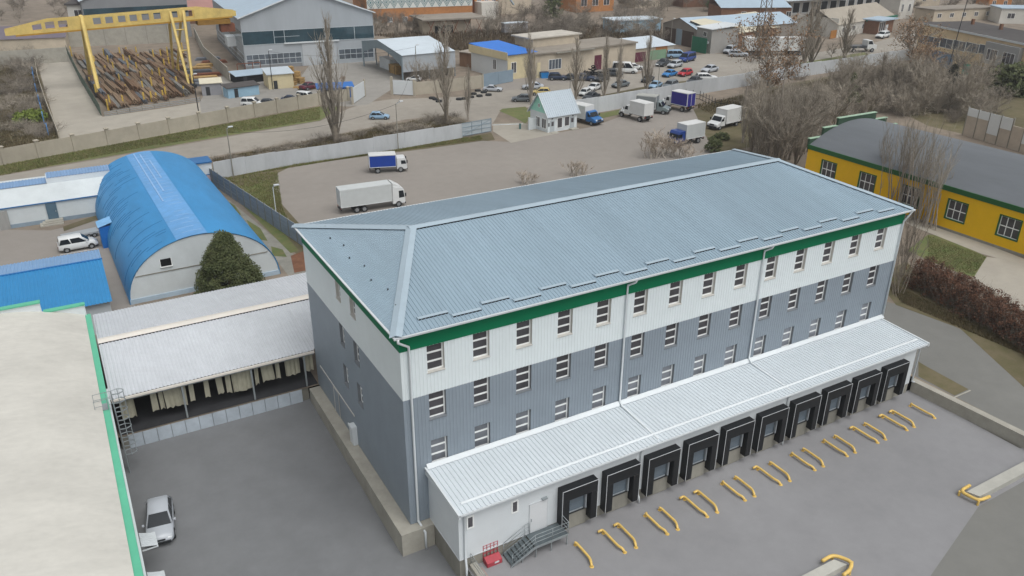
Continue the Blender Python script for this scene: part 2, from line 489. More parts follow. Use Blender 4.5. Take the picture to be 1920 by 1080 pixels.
# left wall fittings
m = MB(); m.box(-.05,-.004,11.2,20.3,2.56,2.68); m.build('door_rail', reveal, wh)
m = MB(); m.box(-.04,-.004,15.3,16.5,.05,2.5); d = m.build('side_door', g_wall, wh)
MB().box(-.06,-.041,15.2,15.3,.05,2.5).box(-.06,-.041,16.5,16.6,.05,2.5).box(-.06,-.041,15.2,16.6,2.5,2.56).build('door_frame', reveal, d)
m = MB(); m.box(-.4,-.004,10.9,11.7,.02,1.75); m.box(-.48,-.4,10.85,11.75,1.6,1.8); m.build('utility_cabinet', white_m, wh, label='white cabinet on the side wall')
m = MB(); m.box(-1.0,0,-.75,21.3,-2.3,-.01); m.box(0,1.5,-.75,-.003,-2.3,-.01)
m.build('plinth', concrete, wh, label='concrete ledge along the side wall')

# ---------------------------------------------------------------- loading dock annex
AX0, AX1 = 1.5, 47.9
an = thing('loading_annex', 'low white loading annex with ten dock bays along the warehouse front', 'loading dock')
zr = lambda y: 4.47+(y)*.045   # roof plane under the sheet
m = MB()
m.quad((AX0,YD,0),(AX1,YD,0),(AX1,YD,zr(YD)),(AX0,YD,zr(YD)))
m.quad((AX0,YD,0),(AX0,YD,zr(YD)),(AX0,0,zr(0)),(AX0,0,0)); m.quad((AX1,YD,0),(AX1,YD,zr(YD)),(AX1,0,zr(0)),(AX1,0,0))
m.build('wall', white_m, an, fix=False)
MB().box(AX0+.03,AX1-.03,YD+.04,-.01,-2.35,0).build('base', conc_dk, an, label='stained concrete base')
MB().box(AX0-.02,AX0+.02,YD-.03,0,-.06,0).box(AX0-.02,8.4,YD-.03,YD-.002,-.06,0).build('flashing', edge_w, an)
m = MB(); corr(m, [(AX0-.1,-5.35,zr(-5.35)),(48.5,-5.35,zr(-5.35)),(48.5,-.03,zr(0)),(AX0-.1,-.03,zr(0))], (1,0,0), .34, .07, .03, .065)
rf = m.build('roof', white_rf, an, fix=False, label='white corrugated lean-to roof')
m = MB()
m.box(AX0-.14,48.55,-5.42,-5.36,zr(-5.35)-.1,zr(-5.35)+.05)
m.box(AX0-.2,AX0-.1,-5.42,-.02,3.95,4.24); m.prof([(-5.42,4.2),(-.02,4.44),(-.02,4.56),(-5.42,4.32)],'x',AX0-.24,AX0-.1)
m.prof([(-5.42,4.0),(-.02,4.24),(-.02,4.58),(-5.42,4.34)],'x',48.5,48.66)
m.build('roof_trim', white_m, rf)
m = MB(); m.prof([(-4.5,zr(-4.5)+.045),(-4.4,zr(-4.5)+.15),(-4.36,zr(-4.5)+.15),(-4.36,zr(-4.5)+.045)],'x',AX0+.4,48.3); m.build('snow_guard', white_m, rf)
m = MB(); m.prof([(-.03,4.62),(-.03,4.8),(-.09,4.8),(-.32,4.56),(-.32,4.51)],'x',AX0-.1,48.95); m.build('wall_flashing', white_m, rf)
MB().box(AX0,48.5,-5.35,YD,4.1,4.13).build('soffit', shade_dk, an)
# dock bays
PX = [9.22+3.776*i for i in range(10)]
def shelter():
    m = MB(); w, zt, zb, d = 3.02, 3.12, -.28, .66
    m.box(0,w,-d,-.01,zt-.95,zt); m.box(0,.62,-d,-.01,zb,zt-.953); m.box(w-.56,w,-d,-.01,zb+.02,zt-.953)
    s = m.build('dock_shelter', black_r, an, bevel=.015)
    e = MB(); t = .035
    e.box(0,w,-d-.02,-d-.001,zt-t,zt); e.box(0,t,-d-.02,-d-.001,zb,zt-t); e.box(w-t,w,-d-.02,-d-.001,zb+.02,zt-t)
    e.build('edge_strip', edge_w, s)
    d_ = MB(); d_.box(.6,w-.55,-.09,-.012,.6,2.4)
    for i in range(4): d_.box(.6,w-.55,-.11,-.09,.75+i*.43,.78+i*.43)
    d_.build('dock_door', greydoor, s)
    j = MB(); j.box(w-.8,w-.68,-.3,-.12,.6,2.3); j.box(.66,w-.86,-.16,-.112,.56,.64); j.build('door_jamb', M('jamb_grey','9aa1a6',.9,.6), s)
    MB().box(.6,w-.55,-.1,-.012,-.95,.45).build('pit_face', conc_dk, s)
    b = MB(); b.box(.6,w-.55,-.2,-.02,.46,.55); b.build('dock_bumper', plastic, s)
    return s
s0 = shelter(); s0.location = (PX[0], YD, 0)
for x in PX[1:]:
    s = s0.copy(); COL.objects.link(s); s.parent = an; s.location = (x, YD, 0)
    for ch in s0.children:
        c_ = ch.copy(); COL.objects.link(c_); c_.parent = s
for xa in (16.42, 31.5):
    pipe_part([(xa,-5.3,4.05),(xa,-5.15,3.9),(xa,YD-.1,3.6),(xa,YD-.1,-.2),(xa,YD-.3,-.5),(xa,YD-.3,-.95)], .06, an)
pipe_part([(1.75,-5.3,4.1),(1.85,-5.15,3.9),(1.9,-4.97,3.7),(1.9,-4.97,.1),(1.8,-5.3,-.4),(1.8,-5.3,-1.9)], .08, an)
pipe_part([(48.2,-5.3,4.05),(48.2,-4.95,3.7),(48.15,-4.95,.2),(48.5,-5.1,.02)], .08, an)
# windows and door of the annex
fm2, pm2 = window_mesh(.55, 1.05, 0, t=.1)
for x, z in ((2.35,2.95),(5.75,2.85)):
    f = fm2.build('window', frame_w, an); pm2.build('pane', glass, f); f.location = (x, YD-.055, z)
MB().box(6.95,8.35,YD-.05,YD-.003,.12,2.5).build('door', M('cream_door','d3d6d8',1.0,.5,.03), an)
dr = [o for o in an.children if o.name.startswith('door')][-1] if False else bpy.data.objects['door']
MB().box(6.9,6.95,YD-.07,YD-.002,.12,2.55).box(8.35,8.4,YD-.07,YD-.002,.12,2.55).box(6.95,8.35,YD-.07,YD-.002,2.5,2.55).build('door_frame', edge_w, dr)
MB().box(7.03,7.08,YD-.1,YD-.051,1.0,1.25).build('handle', galv, dr)
MB().box(7.9,8.3,YD-.2,YD-.003,2.6,2.72).build('door_lamp', galv, an)

# stairs
st = thing('steel_stairs', 'grey steel stairs and landing with railings up to the white annex door', 'stairs', (6.6,-5.7,ZD))
sx0, sx1, sy0, sy1 = 6.6, 9.3, -6.25, -4.95
MB().box(sx0,sx1,sy0,sy1,-.02,.05).build('landing', grating, st, world=True)
m = MB(); N = 6
for i in range(N):
    z = .0-(i+1)*(1.0/(N+1)); x1 = sx0-i*.3; m.box(x1-.32,x1,sy0,sy1,z-.03,z+.02)
m.build('tread', grating, st, world=True)
m = MB()
for y in (sy0-.03, sy1+.0):
    m.prof([(sx0,-.18),(sx0,.05),(sx0-N*.3-.1,-.95+.1),(sx0-N*.3-.1,-1.0)],'y',y,y+.03)
m.box(sx0,sx1,sy0-.03,sy0,-.15,.03)
m.build('stringer', galv, st, world=True)
m = MB()
for x in (sx0+.1,(sx0+sx1)/2,sx1-.05):
    m.box(x-.03,x+.03,sy0+.02,sy0+.08,-1,-.02)
m.box(sx0-1.0,sx0-.95,sy0+.02,sy0+.07,-1,-.6)
m.build('leg', galv, st, world=True)
def railing(pts, parent, posts, h=1.0, r=.022, bars=(.35,.68,1.0), name='railing'):
    m = MB()
    for b in bars: m.pipe([V(p)+V((0,0,b*h)) for p in pts], r, 5)
    for p in posts: m.tube(p, V(p)+V((0,0,h)), r*1.15, n=5)
    return m.build(name, galv, parent, world=True, smooth=True)
xb = sx0-N*.3
fr = [(sx1,sy0,.05),(sx0,sy0,.05),(xb,sy0,-.85)]
railing(fr, st, [(sx1,sy0,.05),(8,sy0,.05),(sx0,sy0,.05),(xb+.9,sy0,-.4),(xb,sy0,-.9)])
railing([(6.9,sy1-.05,.05),(sx0,sy1-.05,.05),(xb,sy1-.05,-.85)], st, [(6.9,sy1-.05,.05),(sx0-.1,sy1-.05,0),(xb,sy1-.05,-.9)])
railing([(sx1,sy0,.05),(sx1,sy1-.05,.05)], st, [(sx1,sy1-.05,.05)])
# red chest with a wire rack
rc = thing('metal_chest', 'red metal chest with a wire rack at its back by the annex wall', 'chest', (3.85,-5.2,ZD))
m = MB(); m.prof([(-.3,0),(.3,0),(.3,.5),(.2,.58),(-.3,.36)],'x',-.58,.58); m.build('body', redpaint, rc, bevel=.02)
m = MB()
for i in range(5): m.tube((-.55+.275*i,.36,.1),(-.55+.275*i,.36,1.45),.035,n=5)
for i in range(4): m.tube((-.57,.36,.75+.22*i),(.57,.36,.75+.22*i),.03,n=5)
m.build('rack', redpaint, rc)
MB().box(-.02,.32,-.335,-.32,.2,.34).build('label_plate', edge_w, rc)
# low wall between the two yards
lw = thing('retaining_wall', 'low concrete wall with a grey railing between courtyard and dock yard', 'wall', (2.4,-7,ZC))
MB().prof([(-4.9,-2.4),(-4.9,-.62),(-16,-.9),(-16,-2.6)],'x',2.2,2.75).build('wall', concrete, lw, world=True)
railing([(2.3,-4.95,-.62),(2.3,-9,-.75)], lw, [(2.3,-4.95,-.62),(2.3,-7,-.66),(2.3,-9,-.75)], h=.95)
MB().box(2.75,3.0,-6.2,-5.2,-1.05,-.98).build('drain_cover', rust_ln, lw, world=True)
rw = thing('retaining_wall', 'long concrete retaining wall between the dock yard and the higher side road', 'wall', (48.9,-10,ZD))
MB().prof([(48.35,-4.85),(49.0,-4.6),(49.6,-16.4),(48.9,-16.6)],'z',-1.4,.12).build('wall', concrete, rw, world=True)
MB().prof([(49.0,-15.9),(49.6,-16.4),(110,-12),(110,-11)],'z',-1.4,.1).build('return_wall', conc_dk, rw, world=True)
# dirt strip beside the annex end
gflat('verge', dirt_g, [(1722,678),(1735,686),(1816,730),(1790,742),(1722,706)], .012, 'small strip of dry grass beside the annex end')
m = MB(); a, b = G(1786,746), G(1818,732)
strip(m, a, b, (0,0,1), .12, .12); m.build('kerb', concrete, None, label='short kerb at the tip of the dry grass strip', cat='kerb', kind='structure')

# wheel guides: bent yellow pipes in pairs, one pair to a dock
ordn = ['first','second','third','fourth','fifth','sixth','seventh','eighth','ninth','tenth']
def guide(x, side, i, typ):
    g = thing('wheel_guide', '', 'wheel guide', (x,-6.55,ZD+.0), 0, 'yellow wheel guide pipes in front of the dock bays')
    g['label'] = 'bent yellow pipe %s the %s dock bay counted from the stairs' % ('on the stairs side of' if side < 0 else 'on the far side of', ordn[i])
    z = .26
    pts = [(.08*side,.02,z),(.0,-.12,z),(0,-1.75,z),(.13*side,-2.1,z-.02),(.2*side,-2.3,.02)] if True else None
    if typ: pts = [(-.42,.1,z-.02),(-.05,.12,z),(0,-.05,z)]+pts[2:]
    pts = [(p[0], p[1], p[2]) for p in pts]
    MB().bend(pts, .095, 8, .22).build('pipe', yellow_p, g, smooth=True)
    MB().tube((0,0,.02),(0,0,z),.07,n=7).tube((0,0,0),(0,0,.025),.15,n=8).build('foot', yellow_p, g); MB().tube((.2*side,-2.3,0),(.2*side,-2.3,.03),.16,n=8).build('foot', yellow_p, g)
    return g
for i, x in enumerate(PX):
    cx = x+1.75
    guide(cx-1.2, -1, i, i in (1,3,9)); guide(cx+1.2, 1, i, i in (0,2,4,7,8))
# island walls with end guards
for nm, poly, gp, lab in (('a', [(14,-16.75),(24.2,-16.75),(24.6,-17.5),(14,-17.6)], [(23.4,-16.45),(24.55,-16.4),(25.15,-17.5),(24.4,-17.95),(23.6,-18.05)], 'raised concrete divider running out of the dock yard by the stairs end'),
                          ('b', [(38.9,-16.75),(75,-16.45),(75,-17.5),(39.2,-17.6)], [(39.8,-16.4),(38.5,-16.45),(38.7,-17.85),(39.9,-17.95)], 'raised concrete divider near the long retaining wall')):
    t = thing('concrete_divider', lab, 'divider', (poly[0][0],poly[0][1],ZD))
    MB().prism(poly, ZD-.1, ZD+.45).build('block', M('pale_concrete','b4b3ab',.95,.9,.1,.6,big=.1), t, world=True)
    gd = thing('end_guard', 'yellow pipe guard bent round the end of the divider %s' % ('by the stairs end' if nm == 'a' else 'near the long retaining wall'), 'guard', (gp[1][0],gp[1][1],ZD), 0, 'yellow end guards on the dividers')
    MB().bend([(p[0],p[1],ZD+.42) for p in gp], .13, 8, .45).build('pipe', yellow_p, gd, world=True, smooth=True)
    m = MB()
    for p in gp[1:-1]: m.tube((p[0],p[1],ZD),(p[0],p[1],ZD+.42),.09,n=7)
    m.build('post', yellow_p, gd, world=True)
# ---------------------------------------------------------------- arched-roof building on the courtyard's side
mint = M('mint_green_trim', '66c3a0', .86, .5, .05, .8)
membr = M('pale_roof_membrane', 'd1cfc7', .88, .88, .06, 1.7, stretch=(.6,1.1,1), big=.09, bump=.1)
lb = thing('arched_roof_building', 'building with a pale membrane arched roof and mint green edge beside the courtyard', 'building', (-26,-5,ZC))
XR, CX, HW, EZ, RISE = -17.1, -26.0, 8.9, 4.75, 2.05
def arch(x, d=0): return EZ+RISE*(1-((x-CX)/HW)**2)+d
m = MB(); n = 24; Y0, Y1 = -40, 36.3
for i in range(n):
    a = XR-.45-(2*HW-.9)*i/n; b = XR-.45-(2*HW-.9)*(i+1)/n
    m.quad((a,Y0,arch(a)),(b,Y0,arch(b)),(b,Y1,arch(b)),(a,Y1,arch(a)))
m.build('roof', membr, lb, world=True, smooth=True)
m = MB(); m.box(XR-17.8,XR-.1,Y0,Y1,-2.5,EZ-.02); m.build('wall', M('pale_plaster','c4c3bb',1,.8,.06,.6), lb, world=True)
m = MB(); m.box(XR-.72,XR+.02,Y0,Y1+.2,EZ-.25,EZ+.14); m.build('edge_trim', mint, lb, world=True)
MB().box(XR+.02,XR+.06,Y0,22.0,EZ-.62,EZ-.26).box(XR+.06,XR+.16,Y0,22,EZ-.4,EZ-.28).build('gutter', white_m, lb, world=True)
# stepped parapet at the far gable
steps = [(-17.4,-20.75,5.95),(-20.9,-24.4,7.0),(-24.55,-27.5,7.85),(-27.6,-35,7.85)]
m = MB(); t = MB()
for a, b, z in steps:
    m.box(b,a,Y1,Y1+.35,EZ-1,z); t.box(b-.05,a+.05,Y1-.12,Y1+.45,z,z+.14)
m.build('parapet', white_m, lb, world=True); t.build('parapet_cap', mint, lb, world=True)
# caged ladder
ld = thing('caged_ladder', 'galvanised caged ladder from the courtyard up to the arched roof edge', 'ladder', (-16.7,18.4,ZC))
lx, ly = -16.75, 18.4
m = MB()
for dy in (-.28,.28): m.tube((lx,ly+dy,-1.75),(lx,ly+dy,6.0),.05,n=5)
m.build('rail', galv, ld, world=True)
m = MB()
for i in range(24): m.tube((lx,ly-.28,-1.4+.3*i),(lx,ly+.28,-1.4+.3*i),.03,n=4)
m.build('rung', galv, ld, world=True)
m = MB()
for i in range(8):
    z = .4+.8*i
    m.pipe([(lx,ly-.3,z),(lx+.45,ly-.4,z),(lx+.8,ly-.22,z),(lx+.88,ly,z),(lx+.8,ly+.22,z),(lx+.45,ly+.4,z),(lx,ly+.3,z)], .045, 4)
for dx, dy in ((.45,-.4),(.84,-.12),(.84,.12),(.45,.4)): m.tube((lx+dx,ly+dy,.3),(lx+dx,ly+dy,6.0),.04,n=4)
m.build('cage', galv, ld, world=True)
m = MB()
for y in (ly-.55,ly+.55):
    m.tube((lx,y,EZ+1.1),(lx-1.3,y,EZ+1.1),.025,n=4); m.tube((lx,y,EZ+.6),(lx-1.3,y,EZ+.6),.02,n=4)
    for x in (lx-.4,lx-1.3): m.tube((x,y,EZ+.1),(x,y,EZ+1.1),.025,n=4)
m.box(lx-1.3,lx-.4,ly-.5,ly+.5,EZ+.16,EZ+.2)
m.build('roof_platform', galv, ld, world=True)
# door awnings
def awning(y, lab):
    a = thing('door_awning', lab, 'awning', (-17.0,y,1.0), 0, 'corrugated awnings on the courtyard wall')
    m = MB(); corr(m, [(0.03,-.75,.35),(1.0,-.7,.05),(1.0,.7,.05),(.03,.75,.35)], (0,1,0), .2, .05, .03, .04)
    m.build('roof_sheet', M('awning_sheet','c3c9cc',1,.5,.05,1), a, fix=False)
    MB().box(.96,1.02,-.77,.77,-.06,.045).box(.03,.96,-.79,-.75,-.03,.06).box(.03,.96,.75,.79,-.03,.06).build('frame', white_m, a)
    MB().tube((.05,0,-.4),(.95,0,-.0),.025,n=5).build('bracket', galv, a)
awning(6.0, 'small white corrugated awning just above the silver car'); awning(1.9, 'small white corrugated awning at the bottom edge below the silver car')

# ---------------------------------------------------------------- open shed
sheet_w = M('dull_white_sheet', 'c6cacf', .95, .6, .05, .8, big=.06)
cream = M('cream_ridge', 'dad5cc', 1.0, .6, .04, 1)
sh = thing('open_shed', 'open fronted storage shed with a white corrugated roof and hanging strip curtains', 'shed', (-8,30,0))
m = MB(); RP = (.3,.09,.04,.055)
corr(m, [(-16.95,21.8,3.5),(-.05,21.8,3.5),(-.05,30.4,4.75),(-16.95,30.4,4.75)], (1,0,0), *RP)
corr(m, [(4.5,39.2,3.5),(-16.95,39.2,3.5),(-16.95,30.4,4.75),(4.5,30.4,4.75)], (1,0,0), *RP)
corr(m, [(-.05,21.95,3.52),(.02,21.95,3.52),(4.5,30.4,4.75),(-.05,30.4,4.75)], (1,0,0), *RP)
rf = m.build('roof', sheet_w, sh, world=True, fix=False)
m = MB(); m.quad((-16.95,29.85,4.81),(4.4,29.85,4.81),(4.4,30.4,4.9),(-16.95,30.4,4.9)); m.quad((-16.95,30.4,4.9),(4.4,30.4,4.9),(4.4,31.1,4.72),(-16.95,31.1,4.72))
m.build('ridge_capping', cream, rf, world=True, fix=False)
MB().quad((-16.9,29.88,4.66),(4.4,29.88,4.66),(4.4,29.88,4.80),(-16.9,29.88,4.80)).build('closure_shade', shade_dk, rf, world=True, fix=False)  # dark closure quad painting the shadow gap under the shed ridge cap
MB().box(-16.9,-.08,21.62,21.78,3.3,3.48).build('gutter', cream, sh, world=True)
MB().box(-16.9,-.08,21.8,21.95,3.1,3.4).build('eave_beam', galv, sh, world=True)
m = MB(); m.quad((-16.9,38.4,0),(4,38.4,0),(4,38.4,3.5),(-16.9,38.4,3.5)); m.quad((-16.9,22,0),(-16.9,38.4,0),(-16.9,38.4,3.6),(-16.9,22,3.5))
m.build('wall', shade_dk, sh, world=True, fix=False)  # inner walls coloured near-black to carry the shade under the roof
m = MB(); m.quad((-16.9,21.7,.012),(-.03,21.7,.012),(-.03,38,.012),(-16.9,38,.012)); m.build('floor', M('shed_floor','36373a',.9,.9,.15,.4), sh, world=True, fix=False)  # floor colour darkened to deepen the shade inside the shed
for x in (-11.5,-5.75,-1.05): MB().box(x-.07,x+.07,21.72,21.86,.02,3.12).build('post', galv, sh, world=True)
for x in (-11.5,-5.75,-1.05,-16): MB().box(x-.07,x+.07,30,30.14,.02,4.5).build('post', conc_dk, sh, world=True)
plat = M('platform_panel','b3bdc6',.95,.7,.12,.8, big=.1)
m = MB()
for i in range(14):
    x = -16.3+i*1.13
    if x+1.1 > -.98: break
    m.box(x,x+1.09,21.5,21.66,-1.5,-.03)
m.build('platform_front', plat, sh, world=True)
MB().box(-16.9,-1.0,21.66,21.9,-1.5,0.0).build('platform_edge', conc_dk, sh, world=True)
# hanging strip curtains
curt = M('beige_strip_curtain','aaa795',.95,.75,.1,1.2)
xs = [(-16.4,-15.3),(-14.0,-13.55),(-13.4,-13.05),(-13.0,-11.6),(-11.55,-11.2),(-10.95,-10.55),(-9.7,-9.3),(-8.75,-8.2),(-7.9,-7.5),(-7.4,-5.7),(-5.4,-5.05),(-4.85,-3.8),(-3.55,-3.2),(-2.7,-1.35),(-1.0,-.15)]
for i, (a, b) in enumerate(xs):
    m = MB(); n = max(2, int((b-a)/.18)); bot = 1.0+rnd.uniform(-.1,.35)
    top = []; bo = []
    for j in range(n+1):
        x = a+(b-a)*j/n; y = 22.35+(.06 if j % 2 else -.03); top.append((x,y,3.25)); bo.append((x+rnd.uniform(-.05,.05)+(.12 if i in (3,7,11) else 0),y+rnd.uniform(-.04,.04),bot+rnd.uniform(-.08,.08)))
    for j in range(n): m.quad(bo[j],bo[j+1],top[j+1],top[j])
    m.build('strip_curtain', curt, sh, world=True, fix=False)
# ---------------------------------------------------------------- blue arched hangar
hb = M('blue_hangar_sheet','3a94d0',.8,.5,.09,.5, stretch=(1,.3,1), big=.08)
hbl = M('faded_blue_sheet','6aa6dd',.88,.55,.1,.9, big=.08)
hw = M('whitewashed_gable','c6cdcf',1.0,.8,.06,.5, big=.1)
hg = thing('arched_hangar', 'bright blue arched metal hangar with a faded strip along its crown and a whitewashed gable', 'hangar', (-4.85,48,0), math.radians(1.4))
A_, H_, LEN = 8.37, 6.75, 39.5
def arc(t, d=0):
    return ((A_+d)*math.cos(t), (H_+d)*math.sin(t)**.92)
N = 44; seg = 26
def arcmesh(t0, t1, d, name, mat, par, nn=N, extra=0):
    m = MB(); rings = []
    for j in range(seg+1):
        y = LEN*j/seg
        rings.append([(arc(t0+(t1-t0)*i/nn, d)[0], y, max(0,arc(t0+(t1-t0)*i/nn, d)[1])) for i in range(nn+1)])
    m.loft(rings, cap=False, closed=False)
    # lap joints: raised seams round the arch
    return m.build(name, mat, par, smooth=True, fix=False)
tA, tB = math.radians(80), math.radians(100)
sh_ = arcmesh(0, PI, 0, 'roof_shell', hb, hg)
arcmesh(math.radians(84), math.radians(107), .035, 'faded_panel', hbl, sh_, 8)
for j in range(1, seg*2):
    m = MB(); y = LEN*j/seg/2
    if rnd.random() < .25: continue
    a0 = math.radians(rnd.uniform(108,140)); a1 = a0+math.radians(rnd.uniform(8,38))
    if a1 > 3.08: a1 = 3.08
    for (b0,b1) in ((a0,a1),):
        k = 10
        for i in range(k):
            p, q = arc(b0+(b1-b0)*i/k,.02), arc(b0+(b1-b0)*(i+1)/k,.02)
            m.quad((p[0],y,p[1]),(q[0],y,q[1]),(q[0]*1.004,y+.045,q[1]+.015),(p[0]*1.004,y+.045,p[1]+.015))
    m.build('lap_seam', M('dark_blue_seam','1f6fa8',.8,.5), sh_, fix=False)
m = MB()
for j in range(1, seg):
    y = LEN*j/seg
    if rnd.random() < .75:
        b0, b1 = math.radians(rnd.uniform(86,90)), math.radians(rnd.uniform(96,105)); k = 4
        for i in range(k):
            p, q = arc(b0+(b1-b0)*i/k,.05), arc(b0+(b1-b0)*(i+1)/k,.05)
            m.quad((p[0],y,p[1]),(q[0],y,q[1]),(q[0],y+.12,q[1]+.02),(p[0],y+.12,p[1]+.02))
for t_, y0, y1 in ((95,18,38),(100,14,39),(90,24,34)):
    p = arc(math.radians(t_),.06); m.box(p[0]-.1,p[0]+.1,y0,y1,p[1]-.05,p[1]+.03)
m.build('sealed_joint', M('pale_sealant','8fb6e0',.92,.6,.1,1), sh_, fix=False)
pts = [arc(PI*i/N,-.06) for i in range(N+1)]
MB().quad(*[(p[0],LEN-.1,max(0,p[1])) for p in pts]).build('gable_wall', hw, hg, fix=False)
m = MB(); m.quad(*[(p[0],.12,max(0,p[1])) for p in pts])
gb = m.build('gable_wall', hw, hg, fix=False)
m = MB(); k = 30
for i in range(k):
    p, q = arc(PI*i/k,.0), arc(PI*(i+1)/k,.0)
    m.quad((p[0],-.02,p[1]),(q[0],-.02,q[1]),(q[0]*.985,.1,q[1]*.985),(p[0]*.985,.1,p[1]*.985))
m.build('edge_flashing', hb, hg, fix=False)
MB().box(-7.3,7.2,.06,.115,3.05,3.15).build('seam', conc_dk, gb)
for x, z in ((-3.95,4.15),(2.9,4.3)):
    w_ = MB().box(-.55,.55,-.03,.1,-.42,.42).build('window', shade_dk, hg); w_.location = (x,.07,z)
    MB().box(-.65,.65,-.12,-.031,-.52,-.43).box(-.62,-.56,-.05,.1,-.43,.43).box(.56,.62,-.05,.1,-.43,.43).build('sill', frame_w, w_)
MB().box(-8.3,8.3,.0,.1,.0,.55).build('gable_foot', M('bluish_base','a9bccb',1,.8,.1,.7), gb)
# side porch
m = MB(); m.box(-8.95,-7.0,19.4,21.6,0,2.9); po = m.build('side_porch', M('deep_blue_sheet','1c6dbb',.85,.5,.06,.8), hg)
m = MB(); corr(m, [(-9.1,19.2,2.9),(-9.1,21.8,2.9),(-7.3,21.8,3.4),(-7.3,19.2,3.4)], (0,1,0), .3, .07, .03, .04); m.build('porch_roof', M('porch_roof_sheet','7fb4de',.9,.5), po, fix=False)

# ---------------------------------------------------------------- dark cypress against the gable
def leaf_cloud(m, pts, size, n, rr, droop=0):
    for _ in range(n):
        c, rad = pts[rr.randrange(len(pts))]
        d = V((rr.gauss(0,1),rr.gauss(0,1),rr.gauss(0,1))).normalized()*rad*(rr.random()**.4)
        p = V(c)+d; s = size*rr.uniform(.5,1.3)
        a = V((rr.uniform(-1,1),rr.uniform(-1,1),rr.uniform(-1,1))).normalized(); b = a.orthogonal().normalized()
        m.v += [p-a*s*.5, p+b*s*.35, p+a*s*.5+V((0,0,droop*s)), p-b*s*.35]; k = len(m.v)
        m.f.append((k-4,k-3,k-2,k-1))
rr = random.Random(5)
cy = thing('conifer_tree', 'dense dark green cone shaped conifer in front of the whitewashed hangar gable', 'tree', (-3.1,43.6,0))
MB().tube((0,0,0),(0,0,3),.28,.15).build('trunk', bark_g, cy)
pts = []
for i in range(330):
    z = .6+7.2*rr.random()**1.1; f = (1-((z-1.6)/6.6)**1.35) if z > 1.6 else .82+.18*(z/1.6); R_ = max(.12, 3.75*f)
    a = rr.uniform(0,2*PI); r = R_*(.45+.5*math.sqrt(rr.random())); pts.append(((r*math.cos(a), r*.9*math.sin(a), z), .5+.25*rr.random()))
m = MB(); leaf_cloud(m, pts, .18, 56000, rr, .2)
m.build('crown', leaf_gr, cy, fix=False)

# ---------------------------------------------------------------- blue roofed building and the white outbuilding behind
br = thing('blue_roof_building', 'low building with a bright blue corrugated gable roof behind the mint green parapet', 'building', (-25,48,0))
MB().box(-40,-15.2,42.2,55.6,0,3.55).build('wall', white_m, br, world=True)
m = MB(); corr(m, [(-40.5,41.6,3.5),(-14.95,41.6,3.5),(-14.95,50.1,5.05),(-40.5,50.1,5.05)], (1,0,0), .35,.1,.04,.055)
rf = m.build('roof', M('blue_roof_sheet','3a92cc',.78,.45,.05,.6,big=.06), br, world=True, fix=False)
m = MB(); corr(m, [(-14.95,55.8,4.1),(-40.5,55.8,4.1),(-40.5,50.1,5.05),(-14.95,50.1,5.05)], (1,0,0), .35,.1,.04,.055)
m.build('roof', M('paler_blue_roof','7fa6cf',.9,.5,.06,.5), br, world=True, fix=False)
MB().quad((-40.5,50.15,5.09),(-14.9,50.15,5.09),(-14.9,55.9,4.17),(-40.5,55.9,4.17)).build('ridge_capping', M('paler_blue_roof','6f9fd0',.9,.5,.06,.5), rf, world=True, fix=False) if False else None
m = MB(); m.box(-40.5,-14.9,49.95,50.2,5.04,5.14); m.build('ridge_capping', M('blue_ridge','2374b4',.85,.5), rf, world=True)
wb = thing('white_outbuilding', 'long low white building with blue edged roof joined to the blue hangar', 'building', (-27,84,0))
MB().box(-60,-11.0,81.2,89,0,2.95).build('wall', hw, wb, world=True)
m = MB(); m.quad((-60,81.1,2.95),(-11,81.1,2.95),(-11,84.2,4.75),(-60,84.2,4.75)); m.box(-60,-11,84.2,88.5,2.9,4.7)
rw_ = m.build('upper_wall', hw, wb, world=True, fix=False)
MB().box(-60,-11,81.0,81.12,2.86,3.0).build('trim', M('blue_trim','2f6ea6',.85,.5), wb, world=True)
m = MB(); corr(m, [(-60,84.1,4.8),(-19.2,84.1,4.8),(-19.2,86.3,5.05),(-60,86.3,5.05)], (1,0,0), .4,.1,.04,.06); corr(m, [(-19.1,84.1,5.5),(-11,84.1,5.5),(-11,86.3,5.75),(-19.1,86.3,5.75)], (1,0,0), .4,.1,.04,.06)
m.build('roof', M('blue_grey_sheet','7f9fc4',.9,.5,.06,.6), wb, world=True, fix=False)
MB().box(-19.1,-11,84.15,86.3,4.7,5.48).box(-19.2,-19.1,84.1,86.3,4.7,5.6).build('raised_wall', white_m, wb, world=True)
MB().box(-60,-11,81.12,81.18,0,.55).build('base', M('grey_blue_base','8797a3',.95,.8,.1,.7), wb, world=True)
d = MB().box(-19.95,-18.65,81.0,81.19,.55,2.75).build('door', M('blue_grey_door','506878',.95,.5), wb, world=True)
MB().box(-18.9,-18.8,80.93,80.999,1.5,1.7).build('handle', galv, d, world=True)
m = MB()
for i in range(3): m.box(-20.4-.35*(2-i),-18.2,79.6+.3*i,81.1,.0 if i == 0 else .18*i+.001,.18*(i+1))
m.build('steps', concrete, wb, world=True)
MB().box(-32,-24.6,80.9,81.18,0,2.6).build('grey_gate', M('weathered_grey_boards','9a9a97',.95,.8,.12,.8,stretch=(2,1,.3)), wb, world=True)
wr = thing('white_outbuilding', 'small white block with blue capping between hangar and slatted fence', 'building', (2,89,0))
MB().box(-3,3.7,88.6,91.8,0,3.5).build('wall', white_m, wr, world=True)
MB().box(-3.1,3.8,88.4,92,3.5,3.68).box(-3,3.74,88.5,88.6,1.55,1.65).build('trim', M('blue_trim','2f6ea6',.85,.5), wr, world=True)
MB().box(-3,3.74,88.55,88.6,0,1.55).build('lower_wall', M('pinkish_plaster','c9b4b8',1,.8,.08,.6), wr, world=True)
